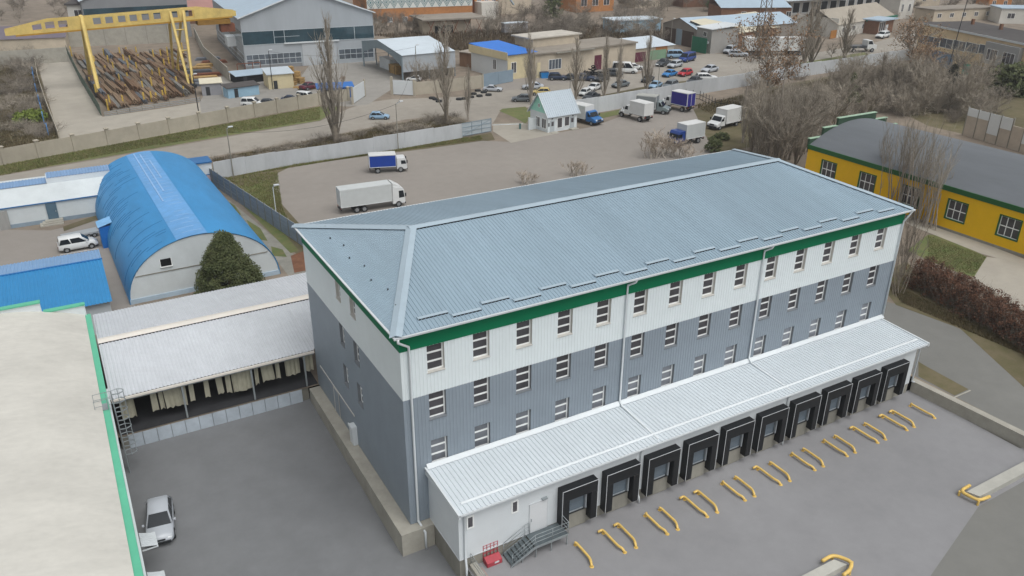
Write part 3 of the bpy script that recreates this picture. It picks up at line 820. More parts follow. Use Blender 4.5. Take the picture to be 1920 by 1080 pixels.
# yard by the outbuilding
gflat('service_yard', asph_b, [(-400,480),(-60,430),(95,432),(182,412),(230,500),(245,560),(300,640),(-400,700)], .006, 'grey brown service yard between the white outbuilding and the blue roof', 'yard')
gflat('strip_of_turf', dirt_g, [(118,425),(180,404),(183,412),(120,434)], .02, 'thin strip of turf at the foot of the white outbuilding')
m = MB(); a, b = G(113,478), G(185,466); strip(m, a+V((0,0,.012)), b+V((0,0,.012)), (0,1,0), .14, .004)
m.build('parking_line', edge_w, None, label='faded white parking line beside the white van', cat='marking', kind='structure')

# ---------------------------------------------------------------- fences round the back yard
fence_c = M('slatted_concrete_fence','8f959a',.9,.9,.14,.5, stretch=(.4,.4,3), big=.12)
def panel_fence(name, label, pts, h, panel, mat, postmat, slats=0, post=(.18,.18), cap=None, gap=0, th=.08, jitter=0, hp=None, group=None):
    t = thing(name, label, 'fence', pts[0], 0, group); seed = random.Random(len(label))
    n = 0
    for A, B in zip(pts, pts[1:]):
        d = B-A; L_ = d.length; k = max(1, round(L_/panel)); dd = d/k; u = d.normalized(); w_ = V((-u.y,u.x,0))
        for i in range(k):
            a = A+dd*i+u*post[0]/2; b = A+dd*(i+1)-u*post[0]/2; dz = seed.uniform(-jitter,jitter)
            m = MB(); rows = slats or 1; hh = h/rows
            for s in range(rows):
                z0 = A.z+hh*s+(.0 if s else -.1); z1 = A.z+hh*(s+1)-(gap if slats else 0)+dz
                vs = []
                for z in (z0, z1):
                    vs += [(p+w_*o) for p, o in ((a,-th/2),(b,-th/2),(b,th/2),(a,th/2))]
                vs = [V((p.x,p.y,z0 if q < 4 else z1)) for q, p in enumerate(vs)]
                m.add(vs, [(0,3,2,1),(4,5,6,7),(0,1,5,4),(1,2,6,5),(2,3,7,6),(3,0,4,7)])
            m.build('panel', mat, t, world=True)
            n += 1
        for i in range(k+1):
            c_ = A+dd*i; ph = (hp or h)
            m = MB(); vs = []
            for z in (A.z-.1, A.z+ph):
                vs += [V((c_.x,c_.y,0))+u*sx*post[0]/2+w_*sy*post[1]/2+V((0,0,z)) for sx, sy in ((-1,-1),(1,-1),(1,1),(-1,1))]
            m.add(vs, [(0,3,2,1),(4,5,6,7),(0,1,5,4),(1,2,6,5),(2,3,7,6),(3,0,4,7)])
            if cap:
                vs = []
                for z, s in ((A.z+ph,1.5),(A.z+ph+cap,1.5),(A.z+ph+cap*2.2,.3)):
                    vs.append([V((c_.x,c_.y,z))+u*sx*s*post[0]/2+w_*sy*s*post[1]/2 for sx, sy in ((-1,-1),(1,-1),(1,1),(-1,1))])
                m.loft(vs)
            m.build('post', postmat, t, world=True)
    return t
f1 = [V((3.0,90.2,0)), V((8.6,54.5,0)), V((9.8,46,0))]
panel_fence('slatted_fence', 'grey slatted concrete fence running from the hangar past the warehouse back', f1, 2.6, 2.6, fence_c, conc_dk, slats=5, gap=.03, hp=2.7)
whitew = M('whitewashed_concrete','b9bdc0',.95,.85,.1,.45, stretch=(1,1,.25), big=.12)
wf = [G(404,336), G(520,314), G(640,296), G(760,277), G(866,258)]
panel_fence('concrete_wall', 'whitewashed stained concrete panel wall along the back of the parking yard', wf, 2.75, 6.6, whitew, whitew, post=(.1,.22), th=.16, jitter=.12, hp=2.7)
wf = [G(866,258), G(921,248)]
t = thing('sliding_gate', 'pale blue grey sliding gate with diagonal bracing at the end of the white wall', 'gate', wf[0])
a, b = wf; u = (b-a).normalized(); L_ = (b-a).length
m = MB()
for k in range(8): m.box(.1,L_-.1,-.03,.0,.35+.3*k,.35+.3*k+.27)
tt = M('pale_gate_sheet','aeb9c0',.95,.6,.06,.8)
t.rotation_euler = (0,0,math.atan2(u.y,u.x))
m.build('panel', tt, t)
m = MB()
for z in (.28,1.1,1.9,2.75): m.box(0,L_,-.09,-.031,z-.05,z+.05)
for x in (.05,L_/3,2*L_/3,L_-.05): m.box(x-.05,x+.05,-.1,-.032,.2,2.8)
m.tube((.1,-.08,.35),(L_-.1,-.08,2.7),.045,n=5)
m.build('frame', M('gate_frame_steel','8797a2',.9,.5), t)
wf = [G(1018,227), G(1120,211), G(1210,195), G(1300,178), G(1400,161), G(1500,144), G(1640,123), G(1760,103)]
panel_fence('concrete_wall', 'long pale concrete wall running from the guardhouse to the far right', wf, 3.3, 9, whitew, whitew, post=(.1,.24), th=.2, jitter=.1, hp=3.2)

gflat('verge', grass_m, [(432,345),(478,352),(500,395),(535,440),(560,470),(545,475),(500,430),(455,385)], .016, 'green verge inside the slatted fence')
gflat('paved_strip', conc_dk, [(400,350),(425,372),(545,470),(575,510),(540,516),(505,470),(420,380)], .014, 'weathered concrete strip between hangar and slatted fence', 'paving')
for k, q in enumerate(([(424,376),(440,385),(452,402),(440,408)],[(462,412),(488,428),(502,452),(478,448)],[(508,462),(530,468),(538,482),(512,480)])):
    gflat('verge', grass_m, q, .022, 'green moss patch on the concrete strip by the hangar, %s from its far end' % ordn[k])
gflat('leaf_litter', M('russet_leaf_litter','7a5540',.9,.95,.25,.8), [(545,480),(572,470),(585,505),(552,512)], .03, 'russet leaf litter against the warehouse corner by the shed roof', 'leaves', 'stuff')
# ---------------------------------------------------------------- ground of the far side
gflat('verge', dirt_g, [(400,334),(921,249),(928,262),(905,266),(620,306),(530,330),(540,380),(600,450),(640,520),(560,480)], .004, 'turf verge between the white wall and the parking yard')
pl = [G(*p) for p in [(560,418),(524,378),(512,348),(522,324),(548,311),(620,302),(700,291),(800,279),(905,264),(958,266),(1040,250),(1110,238),(1165,218),(1240,203),(1330,206),(1390,222),(1352,262),(1330,285)]]+[V((88,55,0)),V((60,24,0)),V((12,24,0)),V((12.5,50,0))]
flat('parking_yard', asph_b, pl, .009, 'grey brown parking yard where the box trucks stand', 'yard')
gflat('entrance_apron', slab_m, [(924,246),(958,268),(1048,250),(1010,236),(975,230),(925,232)], .022, 'pale concrete apron in front of the barrier', 'paving')
gflat('road', asph_r, [(-90,345),(200,296),(430,256),(600,227),(655,203),(690,192),(735,186),(880,181),(925,150),(1020,150),(1120,140),(1200,138),(1250,112),(1330,100),(1500,104),(1640,80),(1700,62),(1765,66),(1730,84),(1560,118),(1340,156),(1220,166),(1050,196),(985,202),(940,205),(928,225),(918,240),(880,226),(842,216),(760,224),(700,238),(560,266),(430,288),(300,312),(-90,372)], .006, 'worn pale grey road and forecourt beyond the white wall', 'road')
gflat('brush_strip', dirt_g, [(395,318),(430,291),(560,268),(700,240),(800,222),(860,219),(885,236),(868,254),(760,272),(560,306)], .012, 'strip of dry brush between the road and the white wall')
gflat('footpath', asph_r, [(400,308),(560,286),(700,258),(810,236),(812,239),(700,263),(560,292),(400,316)], .018, 'thin trodden path through the dry brush strip', 'path')
gflat('lawn', grass_m, [(-90,318),(120,288),(400,236),(598,200),(640,200),(600,226),(430,254),(200,294),(-90,343)], .012, 'green grass strip along the beige panel fence', 'lawn')
gflat('lawn', grass_m, [(-90,366),(150,328),(170,326),(150,331),(-90,374)], .016, 'thin green verge behind the white outbuilding', 'lawn')
gflat('lawn', grass_m, [(942,204),(985,200),(1000,215),(985,232),(968,222),(936,208)], .022, 'green lawn patch beside the guardhouse', 'lawn')
gflat('lawn', grass_m, [(1118,214),(1165,205),(1168,213),(1120,224)], .022, 'green patch of grass behind the blue cab truck', 'lawn')
gflat('lawn', grass_m, [(1500,118),(1620,98),(1640,106),(1500,130)], .018, 'bright green verge at the foot of the far trees', 'lawn')
gflat('lawn', grass_m, [(440,360),(500,338),(520,360),(512,400),(480,395)], .014, 'green grass inside the corner of the parking yard', 'lawn')
gflat('verge', dirt_g, [(1100,206),(1300,172),(1420,150),(1640,112),(1640,104),(1420,136),(1230,158),(1040,196)], .014, 'dry grass verge between the car park and the long pale wall')
gflat('vacant_lot', dirt_g, [(1300,205),(1420,168),(1640,128),(1760,108),(1800,140),(1700,200),(1560,220),(1480,260),(1340,290)], .01, 'scrubby vacant lot behind the long pale wall')
gflat('brush_ground', dirt_g, [(1660,196),(1800,150),(2000,190),(2000,300),(1800,250),(1740,236)], .008, 'brown brushy ground behind the yellow building and the patched fence')
gflat('trodden_path', slab_m, [(1440,200),(1500,172),(1640,145),(1700,140),(1690,150),(1560,190),(1460,215)], .016, 'pale bare track across the vacant lot', 'path')
gflat('paving', slab_m, [(62,92),(126,95),(150,150),(192,219),(300,204),(374,192),(600,186),(600,192),(380,222),(112,262)], .012, 'pale concrete slab paving round the steel yard', 'paving')
gflat('steel_yard', dirt, [(126,95),(352,82),(400,150),(374,192),(192,219)], .016, 'brown dirt floor of the steel storage yard', 'yard')
gflat('hall_forecourt', M('forecourt_asphalt','95928c',.92,.9,.08,.4,big=.1), [(374,192),(388,150),(462,134),(560,150),(580,122),(704,113),(760,150),(738,165),(690,196),(655,200),(600,196),(380,222)], .014, 'grey forecourt in front of the large grey hall', 'paving')
gflat('scrub_field', dirt_g, [(-300,110),(60,92),(112,262),(-300,330)], .008, 'rough brown scrub field beyond the blue panelled fence')
gflat('lawn', grass_m, [(1740,440),(1768,442),(1850,482),(1826,520),(1788,508),(1700,470)], .02, 'small lawn between the yellow building and the brown hedge', 'lawn')
gflat('verge', dirt_g, [(1640,520),(1700,490),(1760,560),(1900,640),(2000,720),(2000,800),(1800,616),(1680,572)], .012, 'dry grass verge under the brown hedge')
gflat('paved_yard', slab_m, [(1850,482),(1826,520),(1940,600),(2100,620),(2100,500),(1925,490)], .016, 'pale paved path between the lawn and the yellow building', 'paving')
gflat('paved_path', slab_m, [(1690,398),(1720,406),(1925,488),(1925,500),(1840,476),(1700,420)], .03, 'pale paving slabs along the foot of the yellow building', 'path')
gflat('scrub_ground', dirt_g, [(840,70),(1200,60),(1250,100),(1100,80),(850,95)], .01, 'scrubby ground behind the low beige workshops')
gflat('car_lot', asph_b, [(925,152),(1180,124),(1250,108),(1240,128),(1030,160),(930,172)], .012, 'oily dirt lot in front of the beige workshops', 'yard')

# ---------------------------------------------------------------- buildings from surveyed corners
def bframe(name, label, cat, pa, pb, group=None):
    A = G(*pa) if not isinstance(pa, V) else pa; B = G(*pb) if not isinstance(pb, V) else pb
    u = B-A; t = thing(name, label, cat, A, math.atan2(u.y, u.x), group)
    return t, u.length
def inv(t): return rootm(t).inverted()
def fac(t, px, py, v=0.0):
    "photo pixel -> (u,z) on the front plane of a building"
    im = inv(t); o = im @ CP; d = im.to_3x3() @ ray(px, py); k = (v-o.y)/d.y
    p = o+d*k; return p.x, p.z
def facs(t, px, py, u=0.0):
    im = inv(t); o = im @ CP; d = im.to_3x3() @ ray(px, py); k = (u-o.x)/d.x
    p = o+d*k; return p.y, p.z
def win(t, u0, u1, z0, z1, face='F', at=0.0, fmat=None, gmat=None, nv=1, nb=0, t_=.09, name='window'):
    if u0 > u1: u0, u1 = u1, u0
    if z0 > z1: z0, z1 = z1, z0
    w_, h_ = u1-u0, z1-z0; fm_, pm_ = window_mesh(w_, h_, nb, nv, t=t_, d=.1)
    f = fm_.build(name, fmat or frame_w, t); pm_.build('pane', gmat or glass, f)
    if face == 'F': f.location = ((u0+u1)/2, at-.09, (z0+z1)/2)
    elif face == 'L': f.location = (at-.09, (u0+u1)/2, (z0+z1)/2); f.rotation_euler = (0,0,-PI/2)
    else: f.location = (at+.09, (u0+u1)/2, (z0+z1)/2); f.rotation_euler = (0,0,PI/2)
    return f
def wpx(t, rects, **k):
    for x0, y0, x1, y1 in rects:
        a = fac(t, x0, y0); b = fac(t, x1, y1); win(t, a[0], b[0], b[1], a[1], **k)
def slab(t, name, mat, u0, u1, v0, v1, z0, z1, **k): return MB().box(u0,u1,v0,v1,z0,z1).build(name, mat, t, **k)
def gable(t, u0, u1, v0, v1, ze, zr_, along, roofm, gabm=None, over=.3, ribs=.0, name='roof'):
    m = MB()
    if along == 'u':
        vm_ = (v0+v1)/2; s = (zr_-ze)/(vm_-v0); d = over*s
        a, b, c, e = (u0-over,v0-over,ze-d), (u1+over,v0-over,ze-d), (u1+over,vm_,zr_), (u0-over,vm_,zr_)
        f, g = (u1+over,v1+over,ze-d), (u0-over,v1+over,ze-d); sd = (1,0,0)
        if ribs: corr(m, [a,b,c,e], sd, ribs, ribs*.25, ribs*.1, .05); corr(m, [f,g,e,c], sd, ribs, ribs*.25, ribs*.1, .05)
        else: m.quad(a,b,c,e); m.quad(f,g,e,c)
        gv = [[(u0,v0,ze),(u0,v1,ze),(u0,vm_,zr_-.02)],[(u1,v0,ze),(u1,v1,ze),(u1,vm_,zr_-.02)]]
    else:
        um = (u0+u1)/2; s = (zr_-ze)/(um-u0); d = over*s
        a, b, c, e = (u0-over,v0-over,ze-d), (u0-over,v1+over,ze-d), (um,v1+over,zr_), (um,v0-over,zr_)
        f, g = (u1+over,v0-over,ze-d), (u1+over,v1+over,ze-d)
        if ribs: corr(m, [b,a,e,c], (0,1,0), ribs, ribs*.25, ribs*.1, .05); corr(m, [f,g,c,e], (0,1,0), ribs, ribs*.25, ribs*.1, .05)
        else: m.quad(a,b,c,e); m.quad(f,g,c,e)
        gv = [[(u0,v0,ze),(u1,v0,ze),(um,v0,zr_-.02)],[(u0,v1,ze),(u1,v1,ze),(um,v1,zr_-.02)]]
    r = m.build(name, roofm, t, fix=False)
    if gabm:
        for q in gv: MB().quad(*q).build('gable', gabm, t, fix=False)
    return r

gr_sheet = M('grey_hall_cladding','a3aab0',.98,.6,.05,.4,stretch=(1,1,.15),big=.05)
gr_dark = M('darker_grey_cladding','86898c',.95,.65,.06,.4,big=.05)
roof_pale = M('pale_metal_roof','c3ced6',.98,.5,.05,.4,big=.07)
roof_bl = M('pale_blue_metal_roof','a9bccb',.95,.5,.06,.4,big=.08)
beige_w = M('beige_render','b9ae9c',1,.85,.1,.4,big=.1)
cream_w = M('cream_render','cfc3a0',1,.85,.08,.4,big=.1)
brick_o = M('orange_brick','b07a4c',.95,.9,.15,1.2,big=.1)
brick_r = M('red_brown_brick','7d5c48',.95,.9,.15,1.2,big=.1)
felt = M('grey_roofing_felt','8f887e',.95,.9,.12,.4,big=.12)
felt_d = M('dark_roofing_felt','4f4c4b',.95,.9,.12,.4,big=.12)
fr_grey = M('grey_window_frame','b9c2c7',1,.6,.05,1)
rustm = M('rusted_steel','7a4a35',.9,.85,.25,1.2,big=.15)
green_g = M('green_gate_paint','1f6b52',.95,.6,.08,.8)
maroon = M('maroon_gate_paint','5d2438',.95,.65,.1,.8)

# large grey hall
t, W_ = bframe('grey_industrial_hall', 'large grey clad industrial hall with dark ribbon windows and tall sliding doors', 'hall', (462,131), (704,114))
ze = HT(462,131,33); zr_ = ze+6.2; D_ = 62
m = MB(); m.quad((0,0,0),(W_,0,0),(W_,0,ze),(W_/2,0,zr_),(0,0,ze)); m.quad((0,0,0),(0,D_,0),(0,D_,ze),(0,0,ze)); m.quad((W_,0,0),(W_,D_,0),(W_,D_,ze),(W_,0,ze)); m.quad((0,D_,0),(W_,D_,0),(W_,D_,ze),(W_/2,D_,zr_),(0,D_,ze))
m.build('wall', gr_sheet, t, fix=False)
gable(t, 0, W_, 0, D_, ze, zr_, 'v', roof_bl, None, .6)
MB().prof([(-.7,ze-.35),(W_/2,zr_-.05),(W_+.7,ze-.35),(W_+.7,ze-.05),(W_/2,zr_+.25),(-.7,ze-.05)],'y',-.75,-.62).build('verge_board', white_m, t)
z1 = fac(t,560,79)[1]; z2 = fac(t,560,55)[1]
bw_ = M('band_glazing','2f4650',.9,.15,.4,.15,spec=.6,big=.3)
m = MB(); m.box(.05,W_-.05,-.06,-.003,z1,z2); b_ = m.build('ribbon_window', bw_, t)
m = MB()
for k in range(14): m.box(W_*k/13-.06,W_*k/13+.06,-.1,-.061,z1,z2) if k in (0,3,4,8,11,13) else None
m.box(0,W_,-.1,-.061,z1-.12,z1); m.box(0,W_,-.1,-.061,z2,z2+.12); m.box(W_*.23,W_*.42,-.09,-.062,(z1+z2)/2-.04,(z1+z2)/2+.04)
m.build('mullion', fr_grey, b_)
m = MB(); m.box(-.06,-.003,.05,D_-.05,z1,z2); m.build('ribbon_window', bw_, t)
lz1, lz2 = fac(t,500,121)[1], fac(t,500,101)[1]
wl = lambda a, b: win(t, a, b, lz1, lz2, nv=max(1,int((b-a)/1.7)), nb=1, fmat=fr_grey, gmat=glass2, t_=.1)
wl(.4, W_*.42); wl(W_*.71, W_-.4)
win(t, 1, D_-4, lz1, lz2, face='L', nv=26, nb=1, fmat=fr_grey, gmat=glass2)
m = MB(); m.box(-.08,-.003,.2,D_,0,lz1-.1); m.box(.0,W_*.42,-.08,-.003,0,lz1-.15); m.build('dado', gr_dark, t)
dz = fac(t,585,80)[1]
for a, b in ((.43,.565),(.57,.69)):
    d = slab(t,'sliding_door',M('pale_door_sheet','b0b5b9',.98,.6,.05,.4),W_*a,W_*b,-.16,-.003,.03,dz)
slab(t,'door_gap',shade_dk,W_*.565,W_*.57,-.1,-.004,.03,dz)
slab(t,'door_lintel',white_m,W_*.3,W_*.72,-.5,-.17,dz+.1,dz+.45)
slab(t,'wall_box',white_m,-2.4,-.003,14,19,lz2+.5,lz2+3.2)
# second hall behind
t, W_ = bframe('grey_industrial_hall', 'farther grey hall half hidden behind the yellow crane girder', 'hall', V((-2,262,0)), V((30,262,0)))
m = MB(); m.quad((0,0,0),(W_,0,0),(W_,0,13),(W_/2,0,19),(0,0,13)); m.quad((0,0,0),(0,60,0),(0,60,13),(0,0,13)); m.build('wall', gr_dark, t, fix=False)
gable(t,0,W_,0,60,13,19,'v',roof_pale,None,.6); slab(t,'ribbon_window',bw_,.2,W_-.2,-.05,-.003,8,10.5)

# polygonal canopy shed next to the hall
t, W_ = bframe('storage_canopy', 'blue grey steel canopy with white sheet roof beside the large grey hall', 'canopy', (683,124), (757,153))
e0 = HT(683,124,76); e1 = HT(757,153,104); gh = M('canopy_grey_blue','7f8e96',.95,.6,.06,.5)
Lc = 15.0
um = W_*.42; zr2 = max(e0,e1)+1.6
m = MB(); m.quad((-.3,-.3,e0),(-.3,Lc,e0),(um,Lc,zr2),(um,-.3,zr2)); m.quad((um,-.3,zr2),(um,Lc,zr2),(W_+.3,Lc,e1),(W_+.3,-.3,e1)); m.build('roof', roof_pale, t, fix=False)
arcp = [(0,e0-1.4)]+[(W_*k/10, e0-2.6+2.6*math.sin(PI*k/10)) for k in range(1,10)]+[(W_,e1-1.4)]
m = MB(); m.prof([(0,e0-.05),(um,zr2-.05),(W_,e1-.05),(W_,0),(W_-.5,0),(W_-.5,e1-2.8)]+[(W_*k/10,(e0+e1)/2-3+2.7*math.sin(PI*k/10)) for k in range(9,0,-1)]+[(.5,e0-2.8),(.5,0),(0,0)],'y',-.25,.0)
m.build('portal', gh, t)
m = MB(); m.box(W_-.08,W_,.02,Lc,e1-4.2,e1-.06); m.build('side_panel', gr_sheet, t)
for k in range(1,5): slab(t,'post',gh,W_-.3,W_-.09,Lc*k/4-.2,Lc*k/4,0,e1-.1); slab(t,'post',gh,.02,.3,Lc*k/4-.2,Lc*k/4,0,e0-.1)
slab(t,'back_wall',beige_w,.3,W_-.35,Lc-.6,Lc-.4,0,e0-1.2)
# goods under it
wc = thing('white_container', 'white steel container standing under the canopy by the grey hall', 'container', (rootm(t) @ V((3.5,3.2,0))), t.rotation_euler.z)
m = MB(); corr(m, [(0,0,0),(7,0,0),(7,0,2.9),(0,0,2.9)],(1,0,0),.5,.2,.06,.06); m.box(0,7,.02,2.4,0,2.9); m.build('shell', white_m, wc, fix=False); MB().box(-.04,-.003,.1,2.3,.1,2.8).build('door', edge_w, wc)
tb = thing('timber_stack', 'stack of yellow timber boards under the canopy by the grey hall', 'timber', (rootm(t) @ V((12,2.2,0))), t.rotation_euler.z)
m = MB()
for k in range(9): m.box(0,4.6,.0,2.2,.25*k,.25*k+.2)
m.build('boards', wood_m, tb); MB().box(.6,.75,-.06,-.003,0,2.2).box(3.8,3.95,-.06,-.003,0,2.2).build('strap', plastic, tb)

# guardhouse
t, W_ = bframe('guardhouse', 'small white guardhouse with a steep white roof and mint green gable', 'guardhouse', (1027,249), (1081,240))
D_ = (G(990,238)-G(1027,249)).length; ze = HT(1027,249,215); zr_ = ze+3.7
gw = M('white_siding','ccd3d6',1.05,.55,.04,.8)
m = MB(); m.box(0,W_,0,D_,0,ze); m.build('wall', gw, t)
r_ = gable(t, 0, W_, 0, D_, ze, zr_, 'u', M('white_guard_roof','b6c2cb',.86,.5,.03,.4), M('mint_gable','9ad2c2',1.1,.55,.04,1), .45, .5)
m = MB()
for uu in (-.5, W_+.42):
    m.prof([(-.5,ze-.68),(D_/2,zr_-.12),(D_+.5,ze-.68),(D_+.5,ze-.45),(D_/2,zr_+.12),(-.5,ze-.45)],'x',uu,uu+.08)
m.build('verge_board', white_m, r_)
for x0,x1 in ((1078-.0,0),): pass
dd = [(.55,1.55,.1,2.25),(W_-1.75,W_-.7,.25,2.4)]
for a,b,c_,d_ in dd:
    f = slab(t,'door',M('pale_grey_door','a9b1b5',1,.5,.04,1),a,b,-.07,-.003,c_,d_); MB().box(a+.25,b-.2,-.09,-.071,c_+1.1,d_-.2).build('pane', glass, f)
    m = MB(); m.box(a-.3,b+.4,-1.2,-.08,0,c_*.9); m.build('step', concrete, t)
win(t,2.2,3.5,.6,2.65,nv=0,t_=.09); win(t,4.0,5.25,.75,2.7,nv=0,t_=.09)
win(t,.5,2.0,.6,2.6,face='L',nv=1,t_=.09); win(t,2.6,4.1,.6,2.6,face='L',nv=1,t_=.09)
win(t,D_/2-.35,D_/2+.35,ze+.9,ze+1.6,face='L',nv=1,t_=.08)
slab(t,'notice_board',plastic,.08,.38,-.05,-.003,1.2,1.9)
for a in (.9,W_-1.2): slab(t,'lamp',plastic,a,a+.2,-.2,-.003,2.6,2.75)
slab(t,'side_fence',gw,-1.6,-.003,D_*.62,D_*.62+.1,0,2.3); slab(t,'gate_post',white_m,-1.95,-1.6,D_*.62-.1,D_*.62+.3,0,2.5)
bg_ = thing('barrier_gate', 'white boom barrier lowered across the guardhouse entrance', 'barrier', G(975,242), math.radians(160))
MB().box(-.2,.2,-.2,.2,0,1.1).build('cabinet', M('dark_green_cabinet','4a6a6a',1,.5), bg_, bevel=.03)
MB().box(-.6,5.6,-.28,-.21,.92,1.04).build('boom', white_m, bg_)

# beige workshop row with the blue roof
t, W_ = bframe('beige_workshop', 'low beige flat roofed workshop with a grey window and maroon gate', 'workshop', (1003,147), (1190,121))
h_ = HT(1003,147,103); 
slab(t,'wall',beige_w,0,W_,0,12,0,h_); slab(t,'roof',felt,-.3,W_+.3,-.5,12.3,h_+.003,h_+.35)
wpx(t, [(1029,112,1052,128)], nv=3, nb=0, gmat=glass2)
a, b = fac(t,1115,104), fac(t,1127,128); slab(t,'gate',maroon,a[0],b[0],-.08,-.003,.02,a[1])
a, b = fac(t,1006,118), fac(t,1013,144); slab(t,'wall_patch',cream_w,a[0],b[0],-.05,-.003,.02,a[1])
slab(t,'eave_board',conc_dk,W_*.18,W_*.55,-1.1,-.51,h_-.15,h_+.1)
slab(t,'rear_upper_wall',beige_w,W_*.15,W_*.6,8,16,h_+.36,h_+2.6); slab(t,'rear_roof',M('pale_patched_roof','b9b4aa',.95,.9,.15,.3,big=.15),W_*.12,W_*.62,7.5,16.5,h_+2.603,h_+2.9)
t, W_ = bframe('blue_roof_house', 'small cream house with a bright blue sheet roof beside the beige workshop', 'house', (952,150), (1004,143))
ze = HT(952,150,104); D_ = 17
slab(t,'wall',cream_w,0,W_,0,D_,0,ze); slab(t,'side_wall',white_m,-.06,-.003,.1,D_-.1,0,ze*.9)
m = MB(); m.add([(-.4,-.5,ze+.05),(W_+.3,-.5,ze+.05),(W_+.3,D_+.4,ze+.9),(-.4,D_+.4,ze+.9),(-.4,-.5,ze+.2),(W_+.3,-.5,ze+.2),(W_+.3,D_+.4,ze+1.05),(-.4,D_+.4,ze+1.05)],[(0,3,2,1),(4,5,6,7),(0,1,5,4),(1,2,6,5),(2,3,7,6),(3,0,4,7)])
m.build('roof', M('bright_blue_roof','2f7fe0',.85,.5,.06,.4), t)
slab(t,'gable_strip',cream_w,-.5,-.401,-.5,D_+.4,ze-1.2,ze+.75)
win(t,W_*.12,W_*.3,ze*.25,ze*.7,nv=1); win(t,5,6.4,ze*.3,ze*.72,face='L',at=-.06)
t, W_ = bframe('rusty_shed', 'rust brown board shed with a patchy roof beside the blue roofed house', 'shed', (862,124), (915,131))
h_ = HT(876,122,96); slab(t,'wall',M('rusty_boards','8c6f5a',.95,.9,.15,.8,stretch=(2,2,.3)),0,W_,0,11,0,h_)
slab(t,'roof',M('patchy_old_roof','a59d92',.95,.9,.2,.4,big=.15),-.3,W_+.3,-.4,11.3,h_+.003,h_+.25); slab(t,'door',rustm,W_*.55,W_*.9,-.06,-.003,.02,h_*.8)
t, W_ = bframe('blue_grey_gate', 'blue grey sheet gate closing the yard beside the beige workshop', 'gate', (905,164), (962,153))
slab(t,'leaf',M('blue_grey_gate_sheet','8395a3',.95,.6,.06,.6),.05,W_/2-.03,-.05,.05,.1,3.2); slab(t,'leaf',M('blue_grey_gate_sheet','8395a3'),W_/2+.03,W_-.05,-.05,.05,.1,3.1)
slab(t,'post',conc_dk,-.25,.04,-.15,.15,0,3.4)
# garage with the maroon and green doors
t, W_ = bframe('brick_garage', 'low brick garage with maroon and faded green doors and a pale roof', 'garage', (1170,119), (1262,108))
h_ = HT(1170,119,94); slab(t,'wall',beige_w,0,W_,0,10,0,h_); slab(t,'gable_wall',brick_o,W_*.62,W_*.86,-.05,-.003,h_*.6,h_)
m = MB(); m.quad((-.4,-.5,h_+.05),(W_+.4,-.5,h_+.05),(W_+.4,10.4,h_+1.5),(-.4,10.4,h_+1.5)); m.build('roof', roof_pale, t, fix=False)
slab(t,'back_wall',beige_w,0,W_,9.9,10,h_+.003,h_+1.4)
slab(t,'door',maroon,W_*.04,W_*.42,-.1,-.003,.02,h_*.72); slab(t,'door',M('faded_green_door','7c9a80',.95,.7,.1,.8),W_*.5,W_*.84,-.1,-.003,.02,h_*.75)
# gabled metal hall with brown doors
t, W_ = bframe('metal_garage_hall', 'gabled metal hall with two tall brown doors and a pale blue roof', 'hall', (1241,77), (1304,91))
ze = HT(1241,77,43); zr_ = ze+2.6; D_ = 42
m = MB(); m.box(0,W_,0,D_,0,ze); m.build('wall', M('grey_brown_sheet','8b857e',.95,.7,.08,.4), t); gable(t,0,W_,0,D_,ze,zr_,'v',roof_bl,M('grey_brown_sheet','8b857e'),.4)
bd = M('brown_door_paint','4f423b',.95,.65,.1,.5)
for a, b in ((.08,.4),(.6,.92)): slab(t,'door',bd,W_*a,W_*b,-.1,-.003,.02,ze*.82)
slab(t,'door_pier',M('blue_grey_panel','93a6b3',.95,.6),W_*.42,W_*.58,-.07,-.003,.02,ze*.85)
# grey rendered tower house with green gate
t, W_ = bframe('grey_rendered_house', 'tall grey rendered box house with a white mono pitch roof and green gate', 'house', (1303,95), (1331,101))
h_ = HT(1331,101,56); D_ = 11
slab(t,'wall',M('grey_render','9d9b97',.98,.85,.06,.4,big=.05),0,W_,0,D_,0,h_); m = MB(); m.add([(-.4,-.5,h_+.05),(W_+.5,-.5,h_+.05),(W_+.5,D_+.5,h_+.8),(-.4,D_+.5,h_+.8),(-.4,-.5,h_+.25),(W_+.5,-.5,h_+.25),(W_+.5,D_+.5,h_+1.0),(-.4,D_+.5,h_+1.0)],[(0,3,2,1),(4,5,6,7),(0,1,5,4),(1,2,6,5),(2,3,7,6),(3,0,4,7)]); m.build('roof', white_m, t)
win(t,W_*.45,W_*.68,h_*.68,h_*.88,nv=1); win(t,W_*.1,W_*.24,h_*.34,h_*.5,nv=0); win(t,W_*.36,W_*.5,h_*.34,h_*.5,nv=0)
slab(t,'ac_unit',white_m,W_*.72,W_*.85,-.35,-.003,h_*.4,h_*.5)
g_ = thing('green_gate', 'dark green sheet gate in front of the grey rendered house', 'gate', rootm(t) @ V((0,-1.6,0)), t.rotation_euler.z)
MB().box(.1,W_/2-.03,0,.1,.1,4.6).build('leaf',green_g,g_); MB().box(W_/2+.03,W_-.1,0,.1,.1,4.6).build('leaf',green_g,g_); MB().box(-.1,.08,-.05,.15,0,4.8).build('post',conc_dk,g_)
